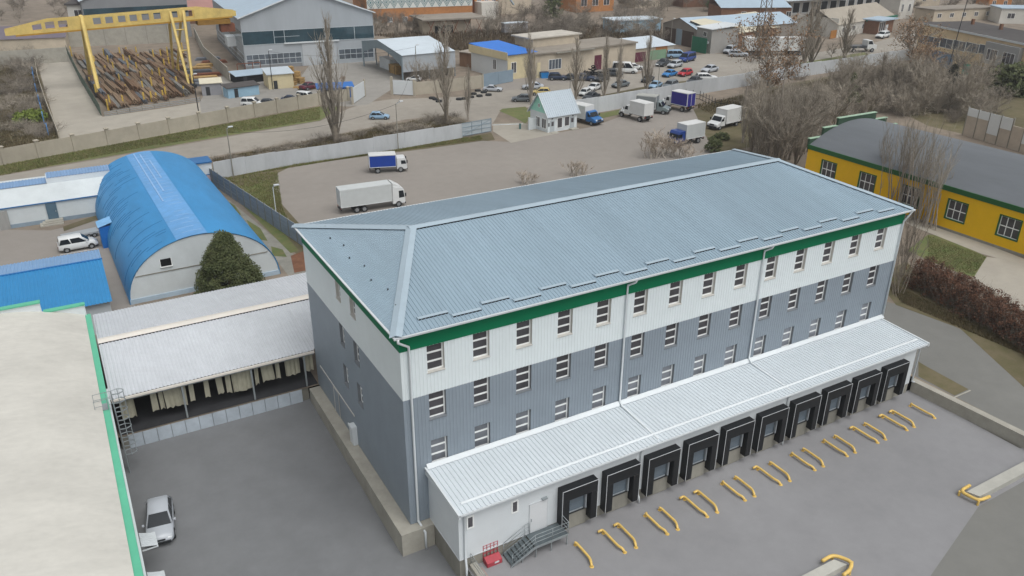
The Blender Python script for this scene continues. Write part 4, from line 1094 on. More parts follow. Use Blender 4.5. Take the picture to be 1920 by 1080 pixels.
# long shed with cream roof and brick wall
t, W_ = bframe('brick_shed', 'long low brick shed with a cream roof behind the white trailer', 'shed', (1359,96), (1478,74))
h_ = HT(1359,96,66); slab(t,'wall',brick_r,0,W_,0,14,0,h_)
m = MB(); m.quad((-.3,-.6,h_+.02),(W_,-.6,h_+.02),(W_,14,h_+3.2),(-.3,14,h_+3.2)); m.build('roof', M('cream_sheet_roof','cfc9b4',.98,.6,.05,.3,big=.06), t, fix=False)
slab(t,'back_wall',brick_r,0,W_,13.8,13.95,h_+.003,h_+3.1)
win(t,W_*.08,W_*.16,h_*.35,h_*.75,gmat=glass2); win(t,W_*.3,W_*.4,h_*.35,h_*.75,gmat=glass2)
# long blue roof beyond
t, W_ = bframe('long_low_hall', 'long low hall with a pale blue roof beyond the gabled metal hall', 'hall', (1350,45), (1480,44))
h_ = 6; slab(t,'wall',brick_r,0,W_,0,16,0,h_); m = MB(); m.quad((-.5,-.6,h_),(W_,-.6,h_),(W_,16,h_+4),(-.5,16,h_+4)); m.build('roof', roof_bl, t, fix=False); slab(t,'back_wall',brick_r,0,W_,15.8,15.95,h_+.003,h_+3.9)
for k in range(6): win(t,8+k*9,10+k*9,2.5,4.5)
# house with green eave
t, W_ = bframe('white_bungalow', 'low white house with a grey brown roof and long green eave', 'house', (1568,71), (1672,52))
h_ = HT(1568,71,45); slab(t,'wall',M('white_render','c6c4bd',1,.8,.06,.4),0,W_,0,16,0,h_); gable(t,0,W_,0,16,h_,h_+4,'u',M('grey_brown_roof','a39b8e',.95,.85,.08,.3),None,.5)
slab(t,'eave_board',green_g,W_*.45,W_+.6,-1.2,-.51,h_-.5,h_+.1); slab(t,'gable',M('white_render','c6c4bd'),0,.3,.1,15.9,h_,h_+1.8)
for k in range(5): win(t,W_*(.08+.17*k),W_*(.13+.17*k),h_*.35,h_*.7)
slab(t,'gate',M('orange_boards','a8743a',.9,.8,.15,1),-4.5,-.5,-.1,.1,.1,h_*.6)
t, W_ = bframe('glass_kiosk', 'small pavilion with pale roof and white framed glass front beside the white bungalow', 'pavilion', (1644,65), (1672,60))
h_ = 4.6; slab(t,'wall',brick_r,0,W_,0,8,0,h_); slab(t,'roof',roof_bl,-.6,W_+.6,-1.2,8,h_+.003,h_+.4); win(t,.6,W_*.45,1,h_-.5,nv=2); slab(t,'door',white_m,W_*.5,W_*.65,-.1,-.003,.02,3)
# unfinished grey apartment block
t, W_ = bframe('concrete_block_of_flats', 'unfinished grey concrete block with dark open bays at the top of the picture', 'building', (1462,30), (1648,18))
slab(t,'wall',M('grey_precast','a3a19d',.98,.9,.08,.3,big=.1),0,W_,0,16,0,24)
for r in range(4):
    for k in range(11):
        u = W_*(k+.25)/11
        win(t,u,u+W_*.045 if r else u+W_*.065,1.0+r*6 if r else .8,5 if not r else 4.6+r*6,nv=1 if r else 0,gmat=shade_dk,fmat=fr_grey,t_=.12)
slab(t,'canopy',roof_pale,-.5,W_*.6,-3,-.003,6.0,6.3)
t, W_ = bframe('concrete_block_of_flats', 'tan block with a row of windows standing left of the unfinished concrete block', 'building', (1382,22), (1462,17))
slab(t,'wall',beige_w,0,W_,0,14,0,18)
for r in range(3):
    for k in range(5): win(t,W_*(k+.3)/5,W_*(k+.62)/5,1.5+r*5.5,4.2+r*5.5)
slab(t,'roof',felt_d,-.3,W_+.3,-.3,14.3,18.003,18.4)
# tan two storey office
tan = M('tan_render','c9b594',1.25,.85,.06,.4,big=.06)
t, W_ = bframe('tan_office_building', 'tan two storey office building with a flat dark roof and strip of square windows', 'building', (1712,114), (1960,182))
h_ = HT(1799,138,62); D_ = 16
slab(t,'wall',tan,0,W_,0,D_,0,h_); slab(t,'roof',felt_d,-.4,W_+.4,-.5,D_+.4,h_+.003,h_+.45)
slab(t,'roof_edge',white_m,-.4,W_+.4,-.56,-.503,h_+.0,h_+.5)
tops = [(1725,64,1738,84),(1741,67,1760,89),(1765,70,1784,93),(1789,74,1808,97),(1813,78,1833,101),(1838,82,1858,105)]
wpx(t, tops, nv=1, gmat=glass2)
a, b = fac(t,1857,78), fac(t,1912,124); bay = slab(t,'bay',M('grey_bay_render','a3a4a4',.98,.8,.05,.4),a[0],b[0],-1.2,-.003,h_*.42,h_*.93)
for q in ((.1,.42),(.58,.92)): 
    w0 = a[0]+(b[0]-a[0])*q[0]; w1 = a[0]+(b[0]-a[0])*q[1]; win(t,w0,w1,h_*.52,h_*.78,at=-1.2,nv=2)
wpx(t, [(1828,122,1848,140)], nv=1)
a, b = fac(t,1808,118), fac(t,1815,142); slab(t,'door',M('turquoise_door','4fae93',1,.6),a[0],b[0],-.1,-.003,.1,a[1])
slab(t,'recess_shade',shade_dk,fac(t,1857,120)[0],W_-1,-.06,-.003,.4,h_*.38); slab(t,'blue_wall',M('faded_blue_render','6d8aa8',.95,.85,.1,.5),W_*.1,W_*.33,-.07,-.003,.3,h_*.42)  # dark sheet on the flat wall paints the shade of a recess
for k in range(4): slab(t,'chimney',brick_r,W_*(.12+.22*k),W_*(.12+.22*k)+.7,D_*.7,D_*.7+.7,h_+.453,h_+1.9)
slab(t,'balcony_wall',concrete,fac(t,1849,150)[0],W_,-2.2,-1.9,0,h_*.3)

# yellow building with an arched grey roof and stepped green parapet
yel = M('yellow_render','e2b300',1.02,.7,.04,.5,big=.04); dgreen = M('dark_green_trim','1d5b2c',.95,.6,.06,.6)
YX, YH, YS = 87.3, 5.95, 21.0
yb = thing('yellow_arched_building', 'bright yellow building with green trim, arched grey roof and stepped green parapet', 'building', (YX+10,10,0))
ywin = [(41.1,38.3),(34.9,32.1),(28.2,25.3),(21.0,18.0),(14.0,11.0),(7.4,4.4),(.8,-2.2)]
ywin = []
def gxp(px, py, X):
    d = ray(px, py); k = (X-CP.x)/d.x; return CP+d*k
for x0,y0,x1,y1 in ((1534,297,1573,335),(1605,319,1647,358),(1683,345,1732,388),(1766,372,1820,423),(1862,403,1921,455)):
    a = gxp(x0,y0,YX); b = gxp(x1,y1,YX); c_ = gxp((x0+x1)/2,(y0+y1)/2,YX); ywin.append((a.y,b.y))
wz0, wz1 = 1.75, 4.35
last = ywin[-1]; wid = 2.7; sp = ywin[-2][0]-ywin[-1][0]
ywin = [((a+b)/2+wid/2,(a+b)/2-wid/2) for a, b in ywin]+[((last[0]+last[1])/2-sp*k+wid/2,(last[0]+last[1])/2-sp*k-wid/2) for k in (1,2,3)]
m = MB(); PY = lambda u, z, d: (YX+d, u, z)
wall_grid(m, PY, -25, 44.0, .35, YH-.55, [(b,a,wz0,wz1) for a, b in ywin]); m.quad((YX,44,0),(YX+YS,44,0),(YX+YS,44,YH),(YX,44,YH)); m.quad((YX+YS,-25,0),(YX+YS,44,0),(YX+YS,44,YH),(YX+YS,-25,YH))
m.build('wall', yel, yb, world=True, fix=False)
MB().box(YX-.1,YX+.05,-25,44.05,YH-.55,YH+.15).build('fascia_band', dgreen, yb, world=True)
MB().box(YX-.06,YX+.05,-25,44.05,0,.35).build('base', conc_dk, yb, world=True)
for a, b in ywin:
    f = win(yb, 0, a-b, 0, wz1-wz0, nv=2, nb=1, t_=.09); f.location = (YX+.16-yb.location.x, (a+b)/2-yb.location.y, (wz0+wz1)/2); f.rotation_euler = (0,0,-PI/2)
    m = MB()
    for (y0,y1,z0,z1) in ((b-.15,b,wz0-.15,wz1+.15),(a,a+.15,wz0-.15,wz1+.15),(b,a,wz0-.15,wz0),(b,a,wz1,wz1+.15)): m.box(YX-.05,YX+.2,y0,y1,z0,z1)
    m.build('window_surround', dgreen, yb, world=True)
m = MB(); n = 20
def yar(x): 
    q = (x-YX-YS/2)/(YS/2); return YH+.1+3.0*(1-q*q)
rings = [[(YX+YS*i/n, y, yar(YX+YS*i/n)) for i in range(n+1)] for y in (-25,-10,5,20,32,43.9)]
m.loft(rings, cap=False, closed=False); m.build('roof', M('grey_membrane_roof','6b7075',.92,.75,.07,.4,stretch=(1.4,.3,1),big=.08), yb, world=True, smooth=True, fix=False)
m = MB(); tcap = MB(); stp = [(0,2.9,7.0),(2.9,6.0,8.4),(6.0,15,9.6),(15,18,8.4),(18,21,7.0)]
for a, b, z in stp:
    m.box(YX+a-.02,YX+b-.02,43.9,44.3,YH-.2,z); tcap.box(YX+a-.06,YX+b+.04,43.8,44.4,z+.002,z+.1)
m.build('parapet', M('dark_slate_green','36523f',.8,.7,.08,.6), yb, world=True); tcap.build('parapet_cap', M('pale_green_cap','a6c4aa',.85,.5,.05,1), yb, world=True)

# patched wall with white panels on the far right
t = thing('patched_fence', 'concrete panel fence with white and rusty sheet patches behind the yellow building', 'fence', G(1805,253))
u = (G(1925,288)-G(1805,253)); t.rotation_euler = (0,0,math.atan2(u.y,u.x)); Lw = u.length*1.6
for k in range(9):
    x = Lw*k/9; MB().box(x+.1,x+Lw/9-.1,-.1,.1,0,4.2).build('panel', M('brown_grey_concrete','a89f93',1.2,.9,.1,.5), t); MB().box(x-.1,x+.1,-.15,.15,0,5.6).build('post', conc_dk, t)
for k, z0, z1 in ((0,3.9,5.4),(1,3.9,5.4),(2,1.6,5.4),(3,3.2,5.4),(5,1.5,4.6)):
    MB().box(Lw*k/9+.12,Lw*(k+1)/9-.12,-.2,-.11,z0,z1).build('sheet', white_m, t, label='white sheet patch')
MB().box(Lw*5/9+.12,Lw*6/9-.12,-.2,-.11,4.65,5.5).build('sheet', rustm, t, label='rusty sheet patch')

# brick factory with a zigzag frieze
t, W_ = bframe('brick_factory', 'orange brick factory with a white and teal diamond frieze at the top of the picture', 'factory', (690,44), (886,36))
slab(t,'wall',brick_o,0,W_,0,30,0,22)
fz0, fz1 = fac(t,780,14)[1], fac(t,780,0)[1]
fz1 = fz0+4.6
slab(t,'frieze',M('frieze_white','cfd3cf',1,.7,.04,.5),0,W_,-.12,-.003,fz0,fz1)
m = MB(); nd = 14; teal = M('frieze_teal','3d6f78',.95,.7,.06,.6)
for k in range(nd):
    c_ = W_*(k+.5)/nd; hw_ = W_/nd/2; hz = (fz1-fz0)/2; zc = (fz0+fz1)/2
    for s0, s1 in ((1,.82),(.62,.45),(.25,0)):
        for sx in (-1,1):
            for sz in (-1,1):
                m.quad((c_+sx*hw_*s0,-.125,zc),(c_,-.125,zc+sz*hz*s0),(c_,-.125,zc+sz*hz*s1),(c_+sx*hw_*s1,-.125,zc))
m.build('frieze_pattern', teal, t, fix=False)
for k in range(7): win(t,W_*(k+.25)/7,W_*(k+.6)/7,fz0-6.5,fz0-3.2,nv=2,nb=1,gmat=glass2)
slab(t,'upper_window',bw_,.5,W_-.5,-.05,-.003,fz1+1,fz1+3)
t, W_ = bframe('brick_factory', 'farther brick block stepping back to the side of the diamond frieze factory', 'factory', (890,34), (1010,26))
slab(t,'wall',brick_o,0,W_*.35,0,20,0,20); slab(t,'side_wall',beige_w,W_*.4,W_,6,22,0,18); slab(t,'low_block',M('white_render','c6c4bd'),0,W_*.25,-6,-.003,0,6.5)
for k in range(3):
    for r in range(3): win(t,W_*(.04+.11*k),W_*(.1+.11*k),4+r*5.5,7.2+r*5.5,gmat=glass2)
MB().prof([(W_*.36,12),(W_*.55,5),(W_*.55,4.4),(W_*.36,11.4)],'y',-3,-1.6).build('stair_ramp', roof_bl, t)
t, W_ = bframe('orange_brick_house', 'orange brick house seen between bare trees at the top', 'house', (1080,24), (1150,20))
slab(t,'wall',brick_o,0,W_,0,14,0,14); slab(t,'roof',felt,-.4,W_+.4,-.4,14.4,14.003,14.5)
for k in range(3): win(t,W_*(.12+.3*k),W_*(.28+.3*k),2.5,6)
t, W_ = bframe('ruined_shed', 'flat roofed concrete shed with rusty trusses in the brush beneath the brick factory', 'shed', (793,66), (905,60))
h_ = HT(793,66,38); slab(t,'wall',beige_w,0,W_*.8,0,12,0,h_); slab(t,'roof',felt,-1,W_+.5,-3,12.5,h_+.003,h_+.5); slab(t,'opening_shade',shade_dk,W_*.2,W_*.5,-.06,-.003,.1,h_*.6)  # dark sheet on the solid wall paints the shade of an open bay
for k in range(5): MB().tube((W_*k/5+1,-2.6,0),(W_*k/5+3.5,-2.6,h_),.12,n=4).tube((W_*k/5+1,-2.6,h_),(W_*k/5+3.5,-2.6,0),.1,n=4).build('truss', rustm, t)
t = thing('site_trailer', 'grey box trailer standing alone in the brush', 'trailer', G(946,66), math.radians(-5))
MB().box(0,9,0,3,.7,3.8).build('body', M('grey_trailer_paint','8f9095',.95,.7,.08,.6), t, bevel=.06); MB().box(-.1,9.1,-.1,3.1,3.803,4.0).build('roof', roof_pale, t)
for x in (1.5,7.2): MB().tube((x,-.05,.45),(x,.3,.45),.45,n=10).build('wheel', tyre_m, t)
for x in (2,5.5): win(t, x, x+1.3, 2, 3.1)
# top left row
t, W_ = bframe('long_shed', 'long shed with a purple brown roof at the top left beyond the scrub field', 'shed', V((-70,262,0)), V((-9,250,0)))
slab(t,'wall',beige_w,0,W_,0,10,0,4); gable(t,0,W_,0,10,4,7,'u',M('purple_brown_roof','6d6670',.95,.8,.08,.3),beige_w,.4); slab(t,'door',bd,W_*.3,W_*.36,-.06,-.003,.02,3)
t, W_ = bframe('white_house', 'white two storey house with balconies at the top left', 'house', V((-6,272,0)), V((12,268,0)))
slab(t,'wall',M('white_render','c6c4bd'),0,W_,0,12,0,11); slab(t,'roof',felt_d,-.5,W_+.5,-.5,12.5,11.003,11.5); slab(t,'balcony',M('faded_blue_render','6d8aa8'),W_*.2,W_*.7,-1.3,-.003,4,5.2)
for r in range(2):
    for k in range(3): win(t,W_*(.1+.3*k),W_*(.24+.3*k),1.5+r*5.5,4+r*5.5)
t, W_ = bframe('yard_wall', 'long grey concrete wall behind the crane and steel yard', 'wall', V((-60,226,0)), V((-10,226,0)))
panel_fence('concrete_wall', 'weathered grey concrete wall running behind the steel yard', [V((-10,256,0)),V((27,250,0))], 5.5, 6, concrete, conc_dk, th=.2)
MB().box(0,W_,-.12,.12,0,4.0).build('panel', concrete, t); MB().box(-.2,.2,-.2,.2,0,4.3).build('post', conc_dk, t)
t, W_ = bframe('pink_roof_shed', 'low shed with a faded pink roof beyond the crane girder', 'shed', V((28,300,0)), V((48,296,0)))
slab(t,'wall',brick_r,0,W_,0,10,0,5); gable(t,0,W_,0,10,5,8,'u',M('faded_pink_roof','a87f78',.95,.8,.08,.3),brick_r,.4); slab(t,'door',bd,2,4,-.06,-.003,.02,3)
t = thing('blue_kiosk', 'small blue metal kiosk behind the crane girder', 'kiosk', V((17,285,0)))
MB().box(0,5,0,4,0,4).build('wall', M('kiosk_blue','5f8fb0',.95,.6), t); MB().box(-.3,5.3,-.4,4.3,4.003,4.3).build('roof', roof_bl, t); win(t,1,3,1.5,3)

# panel fence with posts in front of the steel yard
fbeige = M('beige_panel_fence','aca596',.97,.9,.09,.5,big=.1)
pf = [G(-60,322), G(75,296), G(205,272), G(320,250), G(480,219), G(600,197), G(656,186)]
pf[-1] = G(654,189)
panel_fence('panel_fence', 'beige concrete panel fence with capped posts along the green strip', pf, 2.75, 6.1, fbeige, fbeige, post=(.55,.5), cap=.12, hp=3.05, th=.14)
t, W_ = bframe('white_gate_leaf', 'white sheet gate leaf standing open by the end of the beige fence', 'gate', (662,196), (684,181))
MB().box(.1,W_,-.06,.06,.2,3.6).build('panel', white_m, t); MB().box(-.3,.1,-.2,.2,0,4.0).build('post', fbeige, t); MB().box(W_,W_+.4,-.2,.2,0,4.0).build('post', fbeige, t)
t, W_ = bframe('white_gate_leaf', 'white sheet gate leaf standing before the storage canopy', 'gate', (737,178), (775,180))
MB().box(.1,W_,-.06,.06,.2,3.5).build('panel', white_m, t); MB().box(-.5,.05,-.2,.2,0,4.3).build('post', fbeige, t); MB().box(W_+.05,W_+.5,-.2,.2,0,3.8).build('post', fbeige, t)
panel_fence('panel_fence', 'short beige concrete fence between the white gate leaf and the grey sheet gate', [G(780,178),G(838,173),G(905,164)], 3.0, 6.0, fbeige, fbeige, post=(.4,.4), hp=3.2, th=.14)
# blue panelled field fence
bp_ = [G(64,96), G(72,150), G(88,200), G(112,262)]
t = panel_fence('panel_fence', 'thin whitish fence with loose blue sheets along the scrub field', bp_, 1.7, 9, fbeige, fbeige, post=(.15,.15), th=.12)
bs = M('sun_faded_blue_sheet','4f86bf',.9,.6,.15,.6)
for k, (px, py) in enumerate(((72,140),(74,152),(79,172),(86,196),(90,210),(95,230),(103,250))):
    p = G(px, py); MB().box(p.x-1.2,p.x-1.05,p.y-2.0,p.y+1.6,.1,1.9+.3*(k % 2)).build('sheet', bs, t, world=True, label='loose blue sheet')
# green yard fence and low front fence
panel_fence('mesh_fence', 'dark green mesh fence along the long side of the steel yard', [G(126,100),G(150,150),G(190,217)], 2.4, 8, M('green_mesh_panel','4f6358',.9,.8,.1,.8), M('green_mesh_panel','4f6358'), post=(.1,.1), th=.05)
panel_fence('low_fence', 'low grey steel fence along the front of the steel yard', [G(196,218),G(290,203),G(376,190)], 1.1, 3, galv, conc_dk, slats=3, gap=.22, post=(.12,.12), th=.06)
panel_fence('concrete_wall', 'grey concrete wall with pipes between steel yard and the large hall', [G(366,70),G(385,110),G(430,152)], 3.4, 6, concrete, conc_dk, th=.2)

# small buildings at the top right
def plain(nm, lab, cat, a, b, dep, hh, wm, rm, gab=0):
    t, W_ = bframe(nm, lab, cat, a, b); slab(t,'wall',wm,0,W_,0,dep,0,hh)
    if gab: gable(t,0,W_,0,dep,hh,hh+gab,'u',rm,wm,.4)
    else: slab(t,'roof',rm,-.4,W_+.4,-.4,dep+.4,hh+.003,hh+.4)
    k = max(2,int(W_/6))
    for i in range(k): win(t,W_*(i+.3)/k,W_*(i+.62)/k,hh*.35,hh*.72)
    return t
wr_ = M('white_render','c6c4bd')
plain('white_house','small white two storey house with a grey roof beyond the glass pavilion','house',(1682,36),(1708,34),10,8,wr_,felt_d)
plain('long_shed','long low grey shed behind the tan office building','shed',(1748,42),(1862,36),10,4.5,beige_w,felt)
plain('white_garage','white garage block with dark openings at the top right edge','garage',(1872,44),(1960,46),12,5.5,wr_,roof_bl)
plain('orange_house','orange plastered house under trees at the top right','house',(1850,24),(1892,24),10,7,brick_o,felt,3)
plain('beige_house','beige house with dark roof beside the unfinished concrete block','house',(1700,18),(1760,14),12,9,beige_w,felt_d,4)
plain('white_shed','pale shed roof standing among bare trees left of the gabled metal hall','shed',(1150,62),(1238,58),9,4,M('pale_blue_shed','8fb0c4',.95,.7),roof_pale)
plain('grey_house','grey two storey house at the top beyond the brush','house',(1190,16),(1250,12),12,9,beige_w,roof_bl,4)
plain('brick_house','red brown brick house with dark roof at the top beyond the brush','house',(1280,14),(1345,12),12,9,brick_r,felt_d,4)
# ---------------------------------------------------------------- vehicles
def paint(name, hexc, k=.95, rough=.3): return M(name, hexc, k, rough, .03, 2, spec=.6, local=True, big=.03)
pw = paint('white_paint','d8dbdb'); ps = paint('silver_paint','b6bcc3'); pg = paint('grey_paint','6f777c'); pdk = paint('dark_grey_paint','3a4046')
pbl = paint('deep_blue_paint','1f3f86'); plb = paint('light_blue_paint','8fb0cc'); pbr = paint('bright_blue_paint','2f7fc0'); prd = paint('red_paint','b82230')
pmr = paint('maroon_paint','5c2334'); pnv = paint('navy_paint','24344e'); pgl = paint('grey_green_paint','7d8a8c'); pyl = paint('pale_yellow_paint','cdb878')
pcab = paint('cab_blue_paint','2a6aa8'); ptarp = M('blue_tarpaulin','16409c',.9,.6,.06,1.2,local=True); pviol = M('violet_blue_box','2f2b86',.95,.5,.05,1,local=True)
pbox = M('white_box_body','cfd1d0',1.0,.5,.04,1,local=True); pboxg = M('grey_tarpaulin','83898b',.95,.7,.06,1,local=True); pboxt = M('grey_white_box_body','bfc4c4',1.0,.5,.04,1,local=True)

def wheel(parent, x, y, r, w_=.2, dual=False):
    s = 1 if y > 0 else -1
    o = MB().tube((0,-w_/2,0),(0,w_/2,0),r,n=14).build('wheel', tyre_m, parent); o.location = (x,y-s*w_/2,r)
    MB().tube((0,s*(w_/2-.02),0),(0,s*(w_/2+.012),0),r*.6,n=10).build('rim', hub_m, o)
    return o
def ring(x, w, z0, z1, tuck=.1, n=0):
    h = z1-z0
    return [(x,-w*.86,z0),(x,w*.86,z0),(x,w*.97,z0+h*.22),(x,w,z0+h*.5),(x,w*.96,z0+h*.86),(x,w*(1-tuck),z1),(x,-w*(1-tuck),z1),(x,-w*.96,z0+h*.86),(x,-w,z0+h*.5),(x,-w*.97,z0+h*.22)]
def make_car(kind, body, nm='parked_car'):
    S = dict(
     sedan=dict(L=4.5,W=.87,zb=.22,belt=.92,H=1.43,st=[(-2.25,.62,.78),(-2.15,.88,.84),(-1.4,.95,.87),(.9,.93,.87),(1.9,.80,.84),(2.2,.62,.72)],gb=(-1.62,1.0),gt=(-.95,.2),wh=(-1.38,1.42),r=.31),
     hatch=dict(L=4.0,W=.86,zb=.22,belt=.92,H=1.48,st=[(-1.98,.66,.78),(-1.9,.92,.84),(-1.1,.96,.86),(.9,.93,.86),(1.65,.80,.83),(1.98,.62,.7)],gb=(-1.88,1.02),gt=(-1.5,.15),wh=(-1.22,1.25),r=.31),
     wagon=dict(L=4.6,W=.88,zb=.24,belt=.95,H=1.52,st=[(-2.28,.7,.8),(-2.2,.95,.86),(-1.2,.98,.88),(.95,.95,.88),(1.95,.84,.85),(2.28,.64,.72)],gb=(-2.16,1.08),gt=(-1.85,.3),wh=(-1.38,1.42),r=.33),
     suv=dict(L=4.4,W=.9,zb=.32,belt=1.08,H=1.75,st=[(-2.15,.78,.82),(-2.1,1.08,.87),(-1.0,1.1,.9),(.9,1.08,.9),(1.85,.98,.87),(2.18,.72,.78)],gb=(-2.02,1.05),gt=(-1.8,.4),wh=(-1.3,1.38),r=.37),
     van=dict(L=4.4,W=.9,zb=.25,belt=1.08,H=1.82,st=[(-2.2,.8,.84),(-2.14,1.1,.88),(-1,1.12,.9),(1.0,1.08,.9),(1.8,.95,.87),(2.2,.66,.76)],gb=(-2.12,1.32),gt=(-1.98,.55),wh=(-1.35,1.4),r=.33),
     bigvan=dict(L=5.0,W=.98,zb=.28,belt=1.15,H=1.98,st=[(-2.5,.85,.9),(-2.44,1.15,.95),(-1,1.18,.98),(1.4,1.15,.98),(2.15,1.0,.93),(2.5,.7,.8)],gb=(-2.42,1.75),gt=(-2.3,.95),wh=(-1.5,1.6),r=.36),
     minibus=dict(L=6.2,W=1.0,zb=.3,belt=1.3,H=2.65,st=[(-3.1,1.0,.95),(-3.04,1.3,.97),(-1,1.32,1.0),(1.9,1.3,1.0),(2.6,1.1,.96),(3.08,.75,.84)],gb=(-3.02,2.3),gt=(-2.92,1.35),wh=(-1.8,2.0),r=.37))[kind]
    t = thing(nm, '', 'car' if kind in ('sedan','hatch','wagon','suv') else 'van')
    zb, bz, H, W = S['zb'], S['belt'], S['H'], S['W']
    rings = [ring(x, w, zb+(.1 if abs(x) > S['L']*.46 else 0), z) for x, z, w in S['st']]
    m = MB(); m.loft(rings)
    gb0, gb1 = S['gb']; gt0, gt1 = S['gt']; wb = W*.94; wt = W*(.72 if kind in ('sedan','hatch','wagon') else .82); z0 = bz-.04; z1 = H
    xm = [gb0, gb1]; mid = (z0+z1)/2
    def gr(x0, x1, w, z): return [(x0,-w,z),(x0,w,z),(x1,w,z),(x1,-w,z)]
    q = lambda f: (gb0+(gt0-gb0)*f, gb1+(gt1-gb1)*f, wb+(wt-wb)*f, z0+(z1-.1-z0)*f)
    l0, l1 = q(0), q(1)
    m.loft([gr(l0[0],l0[1],l0[2],l0[3]), gr(l1[0],l1[1],l1[2],l1[3]), gr(l1[0]+.12,l1[1]-.14,l1[2]*.88,z1)])
    b = m.build('body', body, t, bevel=.07, seg=3, smooth=True)
    # glazing stands 6 mm off the shell
    def pt(f, fx, side):   # fx 0..1 rear..front on the side
        x0, x1, w, z = q(f); return V((x0+(x1-x0)*fx, side*(w+.007), z))
    n_ = 3 if kind in ('minibus','bigvan','wagon','van') else 2
    cuts = {2:[(.12,.5),(.535,.9)], 3:[(.05,.33),(.36,.62),(.65,.9)]}[n_]
    if kind == 'van': cuts = [(.06,.4),(.46,.86)]
    for sd in (-1,1):
        m = MB()
        for a, c in cuts:
            m.quad(pt(.06,a-.03,sd),pt(.06,c+.05 if c == cuts[-1][1] else c,sd),pt(.95,c,sd),pt(.95,a+(.02 if a == cuts[0][0] else 0),sd))
        m.build('side_window', carglass, t, fix=False)
    for fx, nm_, off in ((1,'windscreen',.008),(0,'rear_window',-.008)):
        m = MB()
        P_ = []
        for f in (.04,.98):
            x0, x1, w, z = q(f); x = (x1 if fx else x0)+off; P_.append((x, w*.9, z))
        (xa,wa,za),(xb,wb_,zb_) = P_
        m.quad((xa,-wa,za),(xa,wa,za),(xb,wb_,zb_),(xb,-wb_,zb_)); m.build(nm_, carglass, t, fix=False)
    Lh = S['L']/2
    xf = S['st'][-1][0]; xr = S['st'][0][0]
    for sd in (-1,1):
        zl = S['st'][-1][1]+.02
        MB().box(xf-.28,xf-.02,sd*.42,sd*.70,zl-.14,zl+.03).build('headlight', lamp_w, t, bevel=.03)
        zl = S['st'][0][1]
        MB().box(xr-.015,xr+.16,sd*.55,sd*.79,zl-.16,zl+.08).build('tail_light', lamp_r, t, bevel=.02)
        MB().box(gb1-.42,gb1-.26,sd*(W+.02),sd*(W+.16),bz,bz+.13).build('wing_mirror', body, t, bevel=.02)
    MB().box(xf-.12,xf+.03,-W*.72,W*.72,zb+.08,zb+.24).build('bumper', plastic, t, bevel=.02)
    MB().box(xr-.03,xr+.12,-W*.72,W*.72,zb+.1,zb+.26).build('bumper', plastic, t, bevel=.02)
    MB().box(xf-.02,xf+.025,-.3,.3,zb+.3,zb+.4).build('grille', plastic, t)
    for x in S['wh']:
        for sd in (-1,1): wheel(t, x, sd*(W+.005), S['r'])
    for x in S['wh']:
        MB().tube((x,-W*.985,S['r']+.03),(x,W*.985,S['r']+.03),S['r']+.06,n=14).build('wheel_arch', plastic, t)
    return t
